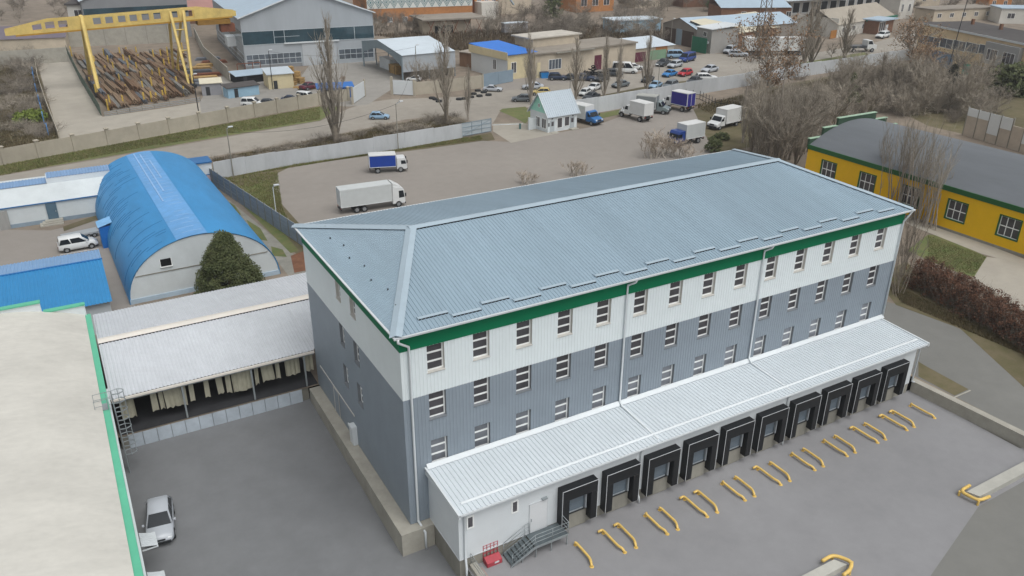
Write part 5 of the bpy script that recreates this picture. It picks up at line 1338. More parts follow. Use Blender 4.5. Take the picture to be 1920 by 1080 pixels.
def make_truck(kind, boxL, cabm, boxm, roofm=None, boxH=2.2, nm='box_truck'):
    t = thing(nm, '', 'truck'); roofm = roofm or pbox
    Wb = 1.12 if kind != 'gazelle' else 1.02
    deck = {'gazelle':.78,'bonnet':1.15,'cabover':1.05,'big':1.1}[kind]
    cabL = {'gazelle':2.1,'bonnet':2.7,'cabover':1.75,'big':2.0}[kind]
    x0 = -(boxL+cabL)/2; xb = x0+boxL; xf = xb+cabL
    MB().box(x0,xb,-Wb,Wb,deck,deck+boxH).build('cargo_box', boxm, t, bevel=.02)
    m = MB(); m.box(x0-.01,xb+.01,-Wb-.01,Wb+.01,deck+boxH+.002,deck+boxH+.05); m.build('box_roof', roofm, t)
    m = MB()
    for y in (-Wb,Wb):
        s = 1 if y > 0 else -1
        a, b_ = (y, y+s*.025)
        m.box(x0,xb,a+s*.003,b_,deck-.02,deck+.08); m.box(x0,xb,a+s*.003,b_,deck+boxH-.07,deck+boxH)
        m.box(x0,x0+.07,a+s*.003,b_,deck+.08,deck+boxH-.07); m.box(xb-.07,xb,a+s*.003,b_,deck+.08,deck+boxH-.07)
    m.box(x0-.03,x0-.003,-Wb,-Wb+.07,deck,deck+boxH); m.box(x0-.03,x0-.003,Wb-.07,Wb,deck,deck+boxH); m.box(x0-.03,x0-.003,-.04,.04,deck,deck+boxH)
    m.box(x0-.03,x0-.003,-Wb+.07,Wb-.07,deck+boxH-.07,deck+boxH)
    m.build('box_frame', pw, t)
    MB().box(x0+.1,xf-.5,-.42,.42,deck-.32,deck-.01).build('chassis', plastic, t)
    MB().box(x0-.05,x0+.1,-Wb*.9,Wb*.9,deck-.5,deck-.33).build('rear_bumper', plastic, t)
    for sd in (-1,1): MB().box(x0-.06,x0-.01,sd*.7,sd*.95,deck-.3,deck-.16).build('tail_light', lamp_r, t)
    Wc = Wb*.95
    g = .1
    if kind in ('cabover','big'):
        Hc = 2.45 if kind == 'cabover' else 2.9
        pr = [(xb+g,.55),(xf,.55),(xf+.03,1.3),(xf-.12,Hc-.35),(xf-.35,Hc),(xb+g+.1,Hc+(.0 if kind == 'cabover' else .35)),(xb+g,Hc)]
        MB().prof(pr,'y',-Wc,Wc).build('cab', cabm, t, bevel=.05)
        ws = MB().quad((xf+.02,-Wc*.88,1.42),(xf+.02,Wc*.88,1.42),(xf-.115,Wc*.84,Hc-.42),(xf-.115,-Wc*.84,Hc-.42)); 
        ws.v = [p+V((.035,0,0)) for p in ws.v]; ws.build('windscreen', carglass, t, fix=False)
        for sd in (-1,1):
            MB().quad((xf-.12,sd*(Wc+.008),1.45),(xf-.95,sd*(Wc+.008),1.4),(xf-.95,sd*(Wc+.008),Hc-.42),(xf-.25,sd*(Wc+.008),Hc-.42)).build('side_window', carglass, t, fix=False)
            MB().box(xf-.02,xf+.05,sd*.55,sd*.9,.72,.9).build('headlight', lamp_w, t)
            MB().box(xf-.05,xf+.12,sd*(Wc+.05),sd*(Wc+.22),1.6,2.1).build('wing_mirror', plastic, t, bevel=.02)
        MB().box(xf-.1,xf+.08,-Wc,Wc,.45,.68).build('bumper', plastic, t, bevel=.03)
        MB().box(xf+.02,xf+.055,-.5,.5,.95,1.2).build('grille', plastic, t)
        if kind == 'big':
            MB().prof([(xb+.15,Hc+.32),(xf-.4,Hc+.05),(xb+.5,Hc+.75),(xb+.15,Hc+.85)],'y',-Wc*.9,Wc*.9).build('wind_deflector', cabm, t, bevel=.04)
        fw = xf-1.05
    else:
        hb_ = 1.0 if kind == 'gazelle' else 1.35     # bonnet length
        Hc = 2.05 if kind == 'gazelle' else 2.35; bz = 1.18 if kind == 'gazelle' else 1.5
        pr = [(xb+g,.5),(xf-.03,.5),(xf,.85),(xf-.12,bz-.2),(xf-hb_*.6,bz),(xf-hb_*.95,bz+.04),(xf-hb_-.42,Hc-.12),(xf-hb_-.62,Hc),(xb+g+.05,Hc),(xb+g,Hc-.15)]
        if kind == 'bonnet':
            xc = xf-hb_
            MB().prof([(xb+g,.75),(xc,.75),(xc,bz+.02),(xc-.3,Hc-.1),(xc-.45,Hc),(xb+g+.08,Hc),(xb+g,Hc-.12)],'y',-Wc,Wc).build('cab', cabm, t, bevel=.05)
            m = MB(); m.loft([[(xc+.003,-.75,.8),(xc+.003,.75,.8),(xc+.003,.72,bz-.05),(xc+.003,.5,bz+.02),(xc+.003,-.5,bz+.02),(xc+.003,-.72,bz-.05)],[(xf-.25,-.62,.8),(xf-.25,.62,.8),(xf-.25,.6,bz-.15),(xf-.25,.42,bz-.06),(xf-.25,-.42,bz-.06),(xf-.25,-.6,bz-.15)],[(xf,-.58,.85),(xf,.58,.85),(xf,.55,bz-.3),(xf,.4,bz-.22),(xf,-.4,bz-.22),(xf,-.55,bz-.3)]])
            for sd in (-1,1):
                m.prof([(xf-1.25,.95),(xf-1.0,1.2),(xf-.45,1.22),(xf-.12,1.0),(xf-.05,.75),(xf-.2,.72),(xf-.45,1.0),(xf-.95,1.0),(xf-1.2,.8)],'y',sd*.62,sd*Wc)
            m.build('bonnet', cabm, t)
            fwx = xf-.72
            wsx = (xc+.02, xc-.27); wz = (bz+.08, Hc-.14)
        else:
            MB().prof(pr,'y',-Wc,Wc).build('cab', cabm, t, bevel=.06)
            wsx = (xf-hb_*.97, xf-hb_-.40); wz = (bz+.1, Hc-.16); fwx = xf-.85
        MB().quad((wsx[0]+.035,-Wc*.86,wz[0]),(wsx[0]+.035,Wc*.86,wz[0]),(wsx[1]+.035,Wc*.78,wz[1]),(wsx[1]+.035,-Wc*.78,wz[1])).build('windscreen', carglass, t, fix=False)
        for sd in (-1,1):
            MB().quad((wsx[0]-.12,sd*(Wc+.008),wz[0]),(xb+g+.35,sd*(Wc+.008),wz[0]),(xb+g+.35,sd*(Wc+.008),wz[1]),(wsx[1]-.05,sd*(Wc+.008),wz[1])).build('side_window', carglass, t, fix=False)
            zz = .9 if kind == 'gazelle' else 1.0
            MB().box(xf-.14,xf+.02,sd*.5,sd*.78,zz-.12,zz+.08).build('headlight', lamp_w, t, bevel=.02)
            MB().box(wsx[0]-.1,wsx[0]+.05,sd*(Wc+.03),sd*(Wc+.2),wz[0]+.05,wz[0]+.4).build('wing_mirror', plastic, t, bevel=.02)
        MB().box(xf-.12,xf+.1,-Wc*.95,Wc*.95,.42,.64).build('bumper', plastic, t, bevel=.03)
        MB().box(xf-.05,xf+.02,-.42,.42,.72,.95).build('grille', plastic, t)
        fw = fwx
    r = .36 if kind == 'gazelle' else .47
    for sd in (-1,1):
        wheel(t, fw, sd*Wc, r, .24); wheel(t, x0+boxL*.3, sd*Wc, r, .34)
        if kind == 'big': wheel(t, x0+boxL*.3+1.1, sd*Wc, r, .34)
    return t
_used = {}
def place(o, px, py, hd, label, group=None, sc=1.0, z=0.0, loc=None):
    p = loc if loc is not None else G(px, py, z)
    o.location = p; o.rotation_euler = (0,0,math.radians(hd)); o.scale = (sc,)*3; o['label'] = label
    if group: o['group'] = group
    return o
protos = {}
def vehicle(kind, body, px, py, hd, label, sc=1.0, z=0.0, loc=None, group=None, nm=None):
    nm = nm or {'minibus':'parked_minibus','van':'parked_van','bigvan':'parked_van'}.get(kind, 'parked_car')
    if kind not in protos:
        protos[kind] = o = make_car(kind, body, nm); o['_m'] = ''; del o['_m']
    else:
        o = dup(protos[kind])
        setmat(o, 'body', body); setmat(o, 'wing_mirror', body)
    return place(o, px, py, hd, label, group, sc, z, loc)
cg = 'cars in the yards and car park beyond the parking yard wall'
bt = 'box trucks in the parking yard'
vehicle('hatch', ps, 0,0,-97, 'silver hatchback car parked alone in the courtyard beside the arched roof building', 1.12, loc=V((-15.5,10.45,ZC+.25)))
vehicle('van', pw, 148,466,3, 'white van with dark rear windows beside the blue hangar', 1.04)
T = make_truck('cabover', 4.4, pw, ptarp, pbox, 2.0); place(T, 728,321,-17, 'white cab truck with a deep blue tarpaulin box in the middle of the parking yard', bt)
T = make_truck('big', 7.6, pw, pboxt, pboxt, 2.55); place(T, 0,0,-4, 'long white box truck with high cab close behind the warehouse roof', bt, loc=V((21.5,65.2,0)))
T = make_truck('gazelle', 3.3, pcab, pbox, pbox, 1.95); place(T, 1099,230,-76, 'small box truck with a bright blue cab parked against the guardhouse', bt, 1.32)
T = make_truck('bonnet', 3.6, pw, pbox, pbox, 2.1); place(T, 1191,223,97, 'white bonneted truck with a plain white box, third vehicle from the guardhouse', bt, 1.2)
T = make_truck('gazelle', 3.4, pgl, pboxg, M('grey_white_tarp','a9aba6',.95,.7,.06,1,local=True), 2.0); place(T, 1224,211,-52, 'grey van nosed truck with a grey tarpaulin box', bt, 1.32)
T = make_truck('bonnet', 3.8, pw, pviol, pbox, 2.3); place(T, 1268,205,100, 'white bonneted truck with a violet blue box edged in white', bt, 1.2)
T = make_truck('gazelle', 4.0, pw, pbox, pbox, 2.1); place(T, 1357,238,190, 'white van nosed truck with a tall white box nearest the thicket', bt, 1.32)
T = make_truck('cabover', 4.2, pbl, pboxt, pbox, 2.3); place(T, 1286,269,184, 'truck with a dark blue cab and grey white box behind the pale shrubs', bt, 1.15)
# light blue car on the road
vehicle('hatch', plb, 712,223,-28, 'light blue hatchback car driving on the road beyond the white wall', 1.05)
# yard by the hall
vehicle('van', pw, 474,199,-30, 'white van with an orange red side behind the beige panel fence', 1.1)
vehicle('hatch', pdk, 506,198,-25, 'dark hatchback car behind the beige fence next to the orange red van', 1.05)
vehicle('sedan', pnv, 546,190,-20, 'navy car behind the beige fence before the white van', 1.0)
vehicle('bigvan', pw, 575,187,-55, 'plain white van behind the beige panel fence', .95)
vehicle('sedan', pmr, 583,167,20, 'dark maroon car beside the timber pile', 1.25)
vehicle('hatch', pw, 776,152,150, 'white car under the edge of the storage canopy', 1.0)
# car park
A_ = [('sedan',ps,924,171,-38,'grey sedan parked alone before the blue grey sheet gate',1.05),
 ('sedan',ps,999,167,155,'silver white sedan behind the guardhouse poplar',1.2),
 ('hatch',pyl,1014,178,150,'pale yellow car half hidden behind the guardhouse roof',1.2),
 ('hatch',pg,978,190,150,'old dark grey hatchback just left of the guardhouse roof',1.15),
 ('sedan',pw,1113,169,-150,'white sedan among the cars just behind the guardhouse',1.2),
 ('wagon',pw,1096,178,-145,'small white estate car closest to the guardhouse roof',1.0),
 ('sedan',pdk,1108,186,-160,'dark grey sedan hard against the long pale wall near the guardhouse',1.15),
 ('suv',pnv,1045,150,-30,'navy car beside the blue bin at the beige workshop',1.1),
 ('sedan',pdk,1072,150,-40,'dark car beside the navy one at the beige workshop wall',1.15),
 ('sedan',pnv,1096,151,-42,'dark blue sedan next to the heap of tyres',1.3),
 ('sedan',pdk,1128,151,-150,'charcoal sedan between the tyre heap and the white minibus',1.2),
 ('suv',pdk,1150,143,-35,'black off road car beside the white minibus',1.15),
 ('minibus',pw,1171,137,-38,'tall white minibus with dark windows in the car park',1.12),
 ('hatch',pw,1190,130,-30,'white hatchback tucked behind the white minibus',1.15),
 ('sedan',pg,1163,163,-165,'olive grey sedan parked between two poplars along the verge',1.2),
 ('sedan',pdk,1214,153,-150,'dark sedan behind the poplar by the verge',1.15),
 ('sedan',plb,1228,165,-150,'light blue sedan hard against the long pale wall',1.2),
 ('wagon',pg,1256,165,-155,'dark grey estate car next to the light blue sedan at the wall',1.25),
 ('sedan',pbr,1255,143,-160,'bright blue sedan beside the red car',1.2),
 ('hatch',prd,1284,142,-162,'bright red hatchback in the middle of the car park',1.25),
 ('sedan',ps,1330,135,-165,'silver sedan parked alone near the leafy plane tree',1.35),
 ('wagon',ps,1265,126,-160,'silver estate car in front of the blue van',1.25),
 ('sedan',pdk,1243,123,-155,'dark grey sedan beside the green garage door',1.35),
 ('bigvan',plb,1268,109,-25,'pale blue grey van behind the deep blue van',1.25),
 ('bigvan',pbl,1288,115,-160,'deep blue van in the car park',1.3),
 ('sedan',pdk,1301,157,-155,'black sedan against the long pale wall beside a white estate car',1.3),
 ('wagon',pw,1324,151,-25,'white estate car against the long pale wall',1.3),
 ('suv',ps,1368,100,-155,'silver off road car beside the grey rendered house',1.35),
 ('wagon',ps,1384,106,-40,'grey estate car at the corner of the brick shed',1.3),
 ('wagon',pw,1654,71,-165,'white car with dark markings on the far road',1.5),
 ('sedan',pnv,1886,41,-165,'dark car beside the white garages at the top right',1.5)]
for k_, b_, x_, y_, h_, l_, s_ in A_: vehicle(k_, b_, x_, y_, h_, l_, s_, group=cg)
# pickup flatbed on the far road
pk = thing('flatbed_pickup', 'small flatbed pickup with a white cab and grey bed on the far road', 'truck', G(1612,97), math.radians(-20))
MB().box(-2.6,.6,-.95,.95,.75,1.1).build('bed', pdk, pk); MB().prof([(.7,.5),(2.5,.5),(2.5,1.2),(1.9,1.35),(1.5,2.0),(.7,2.0)],'y',-.9,.9).build('cab', pw, pk, bevel=.05)
MB().quad((1.93,-.8,1.4),(1.93,.8,1.4),(1.56,.72,1.93),(1.56,-.72,1.93)).build('windscreen', carglass, pk, fix=False)
for sd in (-1,1):
    MB().quad((1.75,sd*.91,1.35),(.85,sd*.91,1.35),(.85,sd*.91,1.9),(1.45,sd*.91,1.9)).build('side_window', carglass, pk, fix=False)
    for x in (-1.7,1.7): wheel(pk, x, sd*.93, .36)
pk.scale = (1.8,)*3
# long white semi trailer
tr = thing('semi_trailer', 'long white box semi trailer parked behind the leafy plane tree', 'trailer', G(1447,103), math.radians(-28))
MB().box(-7.5,7.5,-1.3,1.3,1.2,4.3).build('cargo_box', pbox, tr, bevel=.03); MB().box(-7.0,7.0,-.5,.5,.85,1.19).build('chassis', plastic, tr)
for x in (-5.6,-4.4,4.2,5.4,6.6):
    for sd in (-1,1): wheel(tr, x, sd*1.25, .5, .35)
tr.scale = (1.22,)*3
# flat trailer by the white van
ft = thing('flat_trailer', 'grey flat trailer behind the white van by the outbuilding', 'trailer', G(152,446), math.radians(10))
MB().box(-2.2,2.2,-.9,.9,.5,.75).build('deck', M('trailer_grey','9aa0a4',.95,.6,.06,1), ft)
for x in (.8,1.5):
    for sd in (-1,1): wheel(ft, x, sd*.92, .3)
# ---------------------------------------------------------------- gantry crane over the steel yard
yc = M('weathered_crane_yellow','d4bb70',.95,.6,.14,.6,big=.12)
cr = thing('gantry_crane', 'yellow double leg gantry crane spanning the steel yard, its girder pierced by square openings', 'crane', G(187,180))
LA, LB = G(187,182), G(360,166)
hA = HT(187,182,44); hB = HT(360,166,30)
uu = (LB-LA); span = uu.length; cr.rotation_euler = (0,0,math.atan2(uu.y,uu.x))
# the girder's line is set from the far legs back to half depth
imc = inv(cr); 
def onplane(px, py, v):
    o = imc @ CP; d = imc.to_3x3() @ ray(px, py); k = (v-o.y)/d.y; p = o+d*k; return p
VB = 11.0
gl, gr_ = onplane(8,57,VB), onplane(441,30,VB)
glb, grb = onplane(20,61,VB), onplane(441,33,VB)
top0, top1 = onplane(150,31,VB), onplane(390,16,VB); bot0, bot1 = onplane(150,54,VB), onplane(390,33,VB)
hz0 = bot0.z; hz1 = top0.z; sl_ = (bot1.z-bot0.z)/(bot1.x-bot0.x)
zb_ = lambda x: bot0.z+(x-bot0.x)*sl_
Hg = hz1-hz0
U0, U1 = gl.x, gr_.x
ops = []
for a, b in ((60,78),(85,103),(110,128),(176,192),(199,215),(223,239),(245,261),(268,284),(290,306),(320,338),(350,366)):
    ops.append((onplane(a,50,VB).x, onplane(b,50,VB).x))
for v0 in (VB-1.3, VB+1.3):
    m = MB()
    cutu = sorted({U0+.01,U0+9,U1-9,U1-.01}|{q for o in ops for q in o})
    for a, b in zip(cutu, cutu[1:]):
        mid = (a+b)/2; hole = any(o[0] < mid < o[1] for o in ops)
        def tz(x):
            e = 1.0
            if x < U0+9: e = .45+.55*(x-U0)/9
            if x > U1-9: e = .45+.55*(U1-x)/9
            return zb_(x)+Hg*e
        if hole:
            for (f0,f1) in ((0,.2),(.84,1)):
                m.add([(a,v0-.12,zb_(a)+(tz(a)-zb_(a))*f0),(b,v0-.12,zb_(b)+(tz(b)-zb_(b))*f0),(b,v0-.12,zb_(b)+(tz(b)-zb_(b))*f1),(a,v0-.12,zb_(a)+(tz(a)-zb_(a))*f1),
                       (a,v0+.12,zb_(a)+(tz(a)-zb_(a))*f0),(b,v0+.12,zb_(b)+(tz(b)-zb_(b))*f0),(b,v0+.12,zb_(b)+(tz(b)-zb_(b))*f1),(a,v0+.12,zb_(a)+(tz(a)-zb_(a))*f1)],
                      [(0,1,2,3),(7,6,5,4),(0,4,5,1),(1,5,6,2),(2,6,7,3),(3,7,4,0)])
        else:
            m.add([(a,v0-.12,zb_(a)),(b,v0-.12,zb_(b)),(b,v0-.12,tz(b)),(a,v0-.12,tz(a)),(a,v0+.12,zb_(a)),(b,v0+.12,zb_(b)),(b,v0+.12,tz(b)),(a,v0+.12,tz(a))],[(0,1,2,3),(7,6,5,4),(0,4,5,1),(1,5,6,2),(2,6,7,3),(3,7,4,0)])
    m.build('girder', yc, cr, fix=False)
m = MB(); m.add([(U0+2,VB-1.5,zb_(U0+2)-.35),(U1-1,VB-1.5,zb_(U1-1)-.35),(U1-1,VB+1.5,zb_(U1-1)-.35),(U0+2,VB+1.5,zb_(U0+2)-.35),(U0+2,VB-1.5,zb_(U0+2)-.02),(U1-1,VB-1.5,zb_(U1-1)-.02),(U1-1,VB+1.5,zb_(U1-1)-.02),(U0+2,VB+1.5,zb_(U0+2)-.02)],[(0,3,2,1),(4,5,6,7),(0,1,5,4),(1,2,6,5),(2,3,7,6),(3,0,4,7)])
m.build('runway', M('crane_ochre','b58a2c',.9,.7,.15,.6), cr, fix=False)
dA = onplane(317,20,VB).x-span; dB = onplane(342,18,VB).x-span
for u_, tp in ((0,(155,30)),(span,None)):
    ut = onplane(152,30,VB).x if u_ == 0 else None
    if u_ == 0:
        for v_ in (0,22): MB().tube((u_,v_,.9),(ut,VB+(-1 if v_ == 0 else 1),zb_(ut)+Hg),.42,.5,n=6).build('leg', yc, cr)
    else:
        for v_, dx in ((0,dA),(0,dB),(22,dA),(22,dB)):
            MB().tube((u_+(.5 if dx == dB else -.5),v_,.9),(u_+dx,VB+(-1 if v_ == 0 else 1),zb_(u_+dx)+Hg*.9),.3,.36,n=6).build('leg', yc, cr)
        MB().tube((u_+dA*.55,VB*.55,zb_(u_)*.55),(u_+dB*.55,VB*.55,zb_(u_)*.55),.2,n=5).tube((u_+dA*.86,VB*.86,zb_(u_)*.86),(u_+dB*.86,VB*.86,zb_(u_)*.86),.2,n=5).build('cross_beam', yc, cr)
    MB().box(u_-1,u_+1,-1.8,24,.25,.95).build('bogie', plastic, cr)
tx = onplane(400,45,VB).x
MB().box(tx-4,tx+4,VB-1.6,VB+1.6,zb_(tx)-1.6,zb_(tx)-.4).build('trolley', M('trolley_ochre','8d6a2c',.9,.8,.2,.8), cr)
MB().box(tx+1.5,tx+5,VB-1.2,VB+1.2,zb_(tx)-3.6,zb_(tx)-1.62).build('hoist', rustm, cr)
# steel stacks: bundles of bars lying in rows between yellow stakes
sm_ = [M('rusty_bar','7a614b',.9,.85,.2,1.5,local=True,objvar=.15), M('brown_bar','8c7761',.92,.85,.2,1.5,local=True,objvar=.15), M('grey_bar','83817c',.9,.7,.15,1.5,local=True,objvar=.15), M('blue_grey_bar','6a7078',.9,.7,.15,1.5,local=True,objvar=.12)]
bund = []
for k in range(3):
    r2 = random.Random(40+k); m = MB()
    for i in range(7):
        for j in range(2 + k % 2):
            y = -1.0+i*.3+r2.uniform(-.05,.05); l = 8.6+r2.uniform(-2.2,1.2); x = r2.uniform(-1.2,1.2); z = .12+j*.26
            m.box(x-l,x+l,y-.12,y+.12,z,z+.2)
    bund.append(m)
q0, q1, q2, q3 = G(137,106), G(340,98), G(358,176), G(200,206)
r3 = random.Random(9); bp = {}
adir = math.degrees(math.atan2((q3-q0).y, (q3-q0).x))
_d = G(250,200)-G(212,160); adir2 = math.atan2(_d.y,_d.x)
nb_ = 0
for row in range(6):
    fv = (row+.55)/6
    A0 = q0+(q3-q0)*fv; B0 = q1+(q2-q1)*fv; n_ = 21
    for c_ in range(n_):
        f = (c_+.5)/n_; p = A0+(B0-A0)*f; k = r3.randrange(3); mt = r3.choice(sm_[:2]*3+sm_[2:])
        key = (k, mt.name)
        ang = adir2+math.radians(r3.uniform(-2.5,2.5))
        lab = 'bundle of long steel bars lying in the open steel yard'
        if key not in bp:
            o = bund[k].build('steel_bundle', mt, None); bp[key] = o
        else:
            o = bp[key].copy(); COL.objects.link(o)
        tag(o, lab, 'steel bars', 'steel bar bundles in the steel yard')
        o.location = (p.x,p.y,.02+(.0 if r3.random() < .6 else .0)); o.rotation_euler = (0,0,ang); o.scale = (.9*r3.uniform(.7,1.05),.42*r3.uniform(.8,1.1),r3.uniform(.8,2.4))
        nb_ += 1
stake = None
for row in range(6):
    fv = row/5
    A0 = q0+(q3-q0)*fv; B0 = q1+(q2-q1)*fv
    for c_ in range(15):
        if r3.random() < .4: continue
        p = A0+(B0-A0)*((c_+.0)/14)+V((r3.uniform(-.4,.4),r3.uniform(-1,1),0))
        if stake is None:
            m = MB(); m.box(-.16,.16,-.16,.16,0,2.5); m.box(-.5,.5,-.18,.18,0,.12)
            stake = m.build('steel_stake', M('stake_yellow','c0a24c',1.0,.7,.2,.8), None); o = stake
        else: o = stake.copy(); COL.objects.link(o)
        tag(o, 'yellow upright stake between the bar bundles of the steel yard', 'stake', 'yellow stakes in the steel yard'); o.location = p; o.rotation_euler = (0,0,adir2); o.scale = (1,1,r3.uniform(.7,1.2))
# plates right of the bars
for k in range(9):
    p = G(372+r3.uniform(-8,30), 112+k*6); m = MB()
    for j in range(3): m.box(-3.6+.3*j,3.6-.2*j,-1.1,1.1,.02+.25*j,.2+.25*j)
    o = m.build('plate_stack', r3.choice([rustm, sm_[1], sm_[3], wood_m]), None); o.location = p; o.rotation_euler = (0,0,math.radians(-8))
    tag(o, 'low stack of plates beside the concrete wall, %s from the crane girder' % ordn[k], 'steel plates', 'plate stacks beside the steel yard')
# small sheds and timber by the hall
def kiosk(nm, lab, px, py, L_, Wd, H_, rz, wm, rmat):
    t = thing(nm, lab, 'shed', G(px,py), math.radians(rz)); MB().box(0,L_,0,Wd,0,H_).build('wall', wm, t)
    m = MB(); m.add([(-.3,-.3,H_+.05),(L_+.3,-.3,H_+.05),(L_+.3,Wd+.3,H_+.5),(-.3,Wd+.3,H_+.5),(-.3,-.3,H_+.2),(L_+.3,-.3,H_+.2),(L_+.3,Wd+.3,H_+.65),(-.3,Wd+.3,H_+.65)],[(0,3,2,1),(4,5,6,7),(0,1,5,4),(1,2,6,5),(2,3,7,6),(3,0,4,7)]); m.build('roof', rmat, t)
    MB().box(L_*.2,L_*.2+.9,-.06,-.003,.05,min(2.0,H_-.2)).build('door', plastic, t)
    return t
kiosk('cream_shed','small cream shed with a pale roof in front of the large grey hall',505,168,6.0,7,3.4,-4,cream_w,roof_pale)
kiosk('steel_container','pale container shed with a cream roof at the corner of the steel yard',380,180,4.5,4,2.7,-8,M('grey_trailer_paint','8f9095'),M('cream_sheet_roof','cfc9b4'))
kiosk('blue_shed','low pale blue shed with a dark roof beside the low yard fence',429,185,7.5,3,2.2,10,M('pale_blue_shed','8fb0c4',.95,.7),felt_d)
kiosk('lean_to','low open lean to with a grey sheet roof beside the cream shed',445,158,8.5,5,1.8,6,shade_dk,roof_bl)
kiosk('blue_kiosk','bright blue painted kiosk behind the beige fence beside the open gate',598,186,8,3.5,2.3,-12,M('strong_blue_paint','2f64a8',.95,.6),M('strong_blue_roof','2f6cb4',.95,.55))
for k, (px, py, n_) in enumerate(((545,150,7),(556,152,5),(563,156,3),(548,160,2))):
    t = thing('pallet_stack', 'stack of pale timber pallets by the cream shed, %s from it' % ordn[k], 'pallets', G(px,py), math.radians(15*k), 'pallet stacks by the cream shed')
    for j in range(n_):
        m = MB()
        for s in range(5): m.box(-.9+.38*s,-.62+.38*s,-.9,.9,.5*j+.3,.5*j+.42)
        for s in (-.8,0,.7): m.box(-.9,.9,s,s+.14,.5*j+.02,.5*j+.29)
        m.build('pallet', wood_m, t)
for k in range(5):
    t = thing('timber_heap', 'loose heap of pale planks by the pallet stacks', 'planks', G(563+3*k,164+1*k), math.radians(40*k), 'plank heaps by the pallets')
    m = MB()
    for j in range(6): m.box(-2+.1*j,2,-.5+.16*j,-.38+.16*j,.03+.05*j,.1+.05*j)
    m.build('planks', wood_m, t)
t = thing('scrap_rack', 'rusty open steel rack at the corner of the large grey hall', 'frame', G(447,142)); m = MB()
for x in (0,2,4,6): m.tube((x,0,0),(x,0,3),.12,n=4)
m.tube((0,0,3),(6,0,3),.14,n=4).tube((0,0,.4),(6,0,.4),.12,n=4); m.build('frame', rustm, t)
# bin, tyres, decorative stones
t = thing('waste_bin', 'small bright blue bin against the beige workshop wall', 'bin', G(1020,146), math.radians(-10)); MB().prof([(-.9,0),(.9,0),(1.1,1.5),(-1.1,1.5)],'y',-.7,.7).build('body', pbr, t); MB().box(-1.15,1.15,-.75,.75,1.503,1.6).build('lid', pnv, t)
r5 = random.Random(3); ty = None
for k in range(38):
    if ty is None:
        m = MB(); n = 10; rings = []
        for i in range(n+1):
            a = 2*PI*i/n; rings.append([V((math.cos(a)*(.36+.14*math.cos(b)), math.sin(a)*(.36+.14*math.cos(b)), .14*math.sin(b))) for b in (0,PI/2,PI,1.5*PI)])
        m.loft(rings, cap=False); ty = m.build('old_tyre', tyre_m, None, smooth=True); o = ty
    else: o = ty.copy(); COL.objects.link(o)
    p = G(1108,142); rr_ = r5.random()**.6*3.4; a = r5.uniform(0,6.28); z = max(.2,(2.9-rr_)*r5.random())
    o.location = (p.x+rr_*math.cos(a), p.y+rr_*.7*math.sin(a), z+.2); o.rotation_euler = (r5.uniform(-.8,.8), r5.uniform(-.8,.8), 0); o.scale = (1.3,)*3
    tag(o, 'old black tyre in the heap by the beige workshop wall', 'tyre', 'tyres in the heap')
hw2 = None
for k, (px, py) in enumerate(((810,185),(817,187),(823,191),(861,187),(871,186),(883,183),(888,177),(899,181),(907,174),(916,179),(896,171))):
    if hw2 is None:
        m = MB(); m.loft([[(.55*math.cos(a),.55*math.sin(a),0) for a in [i*PI/4 for i in range(8)]],[(.5*math.cos(a),.5*math.sin(a),.32) for a in [i*PI/4 for i in range(8)]],[(.2*math.cos(a),.2*math.sin(a),.34) for a in [i*PI/4 for i in range(8)]]])
        hw2 = m.build('tyre_planter', tyre_m, None); o = hw2
    else: o = hw2.copy(); COL.objects.link(o)
    o.location = G(px,py); o.scale = (1.5,1.5,1.2); tag(o, 'dark half buried tyre planter on the pale forecourt by the poplars', 'planter', 'tyre planters on the forecourt')

# ---------------------------------------------------------------- lamp posts, masts and cables
def lamp(lab, base, top, arm=1.2, rz=0, r=.1, mat=None):
    h = HT(base[0], base[1], top); t = thing('lamp_post', lab, 'lamp', G(*base), rz)
    MB().tube((0,0,0),(0,0,h),r,r*.7,n=6).build('pole', mat or conc_dk, t)
    MB().tube((0,0,h-.1),(arm,0,h+.2),.05,n=5).build('arm', galv, t); MB().box(arm-.15,arm+.6,-.18,.18,h+.14,h+.32).build('lamp_head', edge_w, t, bevel=.03)
    return t
lamp('grey lamp post with a camera box at the corner of the white wall', (438,331), 240, .4)
lamp('tall grey lamp post in front of the white wall, beside the middle of it', (747,281), 194, 1.0, .3)
lamp('thin white lamp post on the turf behind the slatted fence', (518,402), 350, .3, 0, .07, white_m)
lamp('grey lamp post beside the long pale wall among the trucks', (1232,184), 122, .6, PI)
lamp('grey post standing behind the guardhouse roof', (1068,186), 152, .5)
lamp('dark lamp post behind the beige panel fence at the steel yard', (374,220), 140, .3, 0, .12, plastic)
lamp('thin post in front of the storage canopy', (782,157), 86, .3, 0, .12)
lamp('thin dark post by the cream shed', (512,168), 95, .3, 0, .1, plastic)
lamp('post beside the metal garage hall', (1257,84), 36, .5, 0, .12)
for k, (a, b) in enumerate((((747,281,8.3),(438,331,7.4)),((747,281,8.2),(782,157,8)),((782,157,9),(512,168,9)))):
    A0, B0 = G(a[0],a[1])+V((0,0,a[2])), G(b[0],b[1])+V((0,0,b[2])); pts = [A0+(B0-A0)*(i/14)-V((0,0,1.6*4*(i/14)*(1-i/14))) for i in range(15)]
    o = MB().pipe(pts, .025, 4).build('overhead_cable', plastic, None); tag(o, 'thin sagging cable strung between %s' % ('the lamp posts along the white wall','the lamp post at the white wall and the storage canopy','the canopy post and the cream shed post')[k], 'cable')
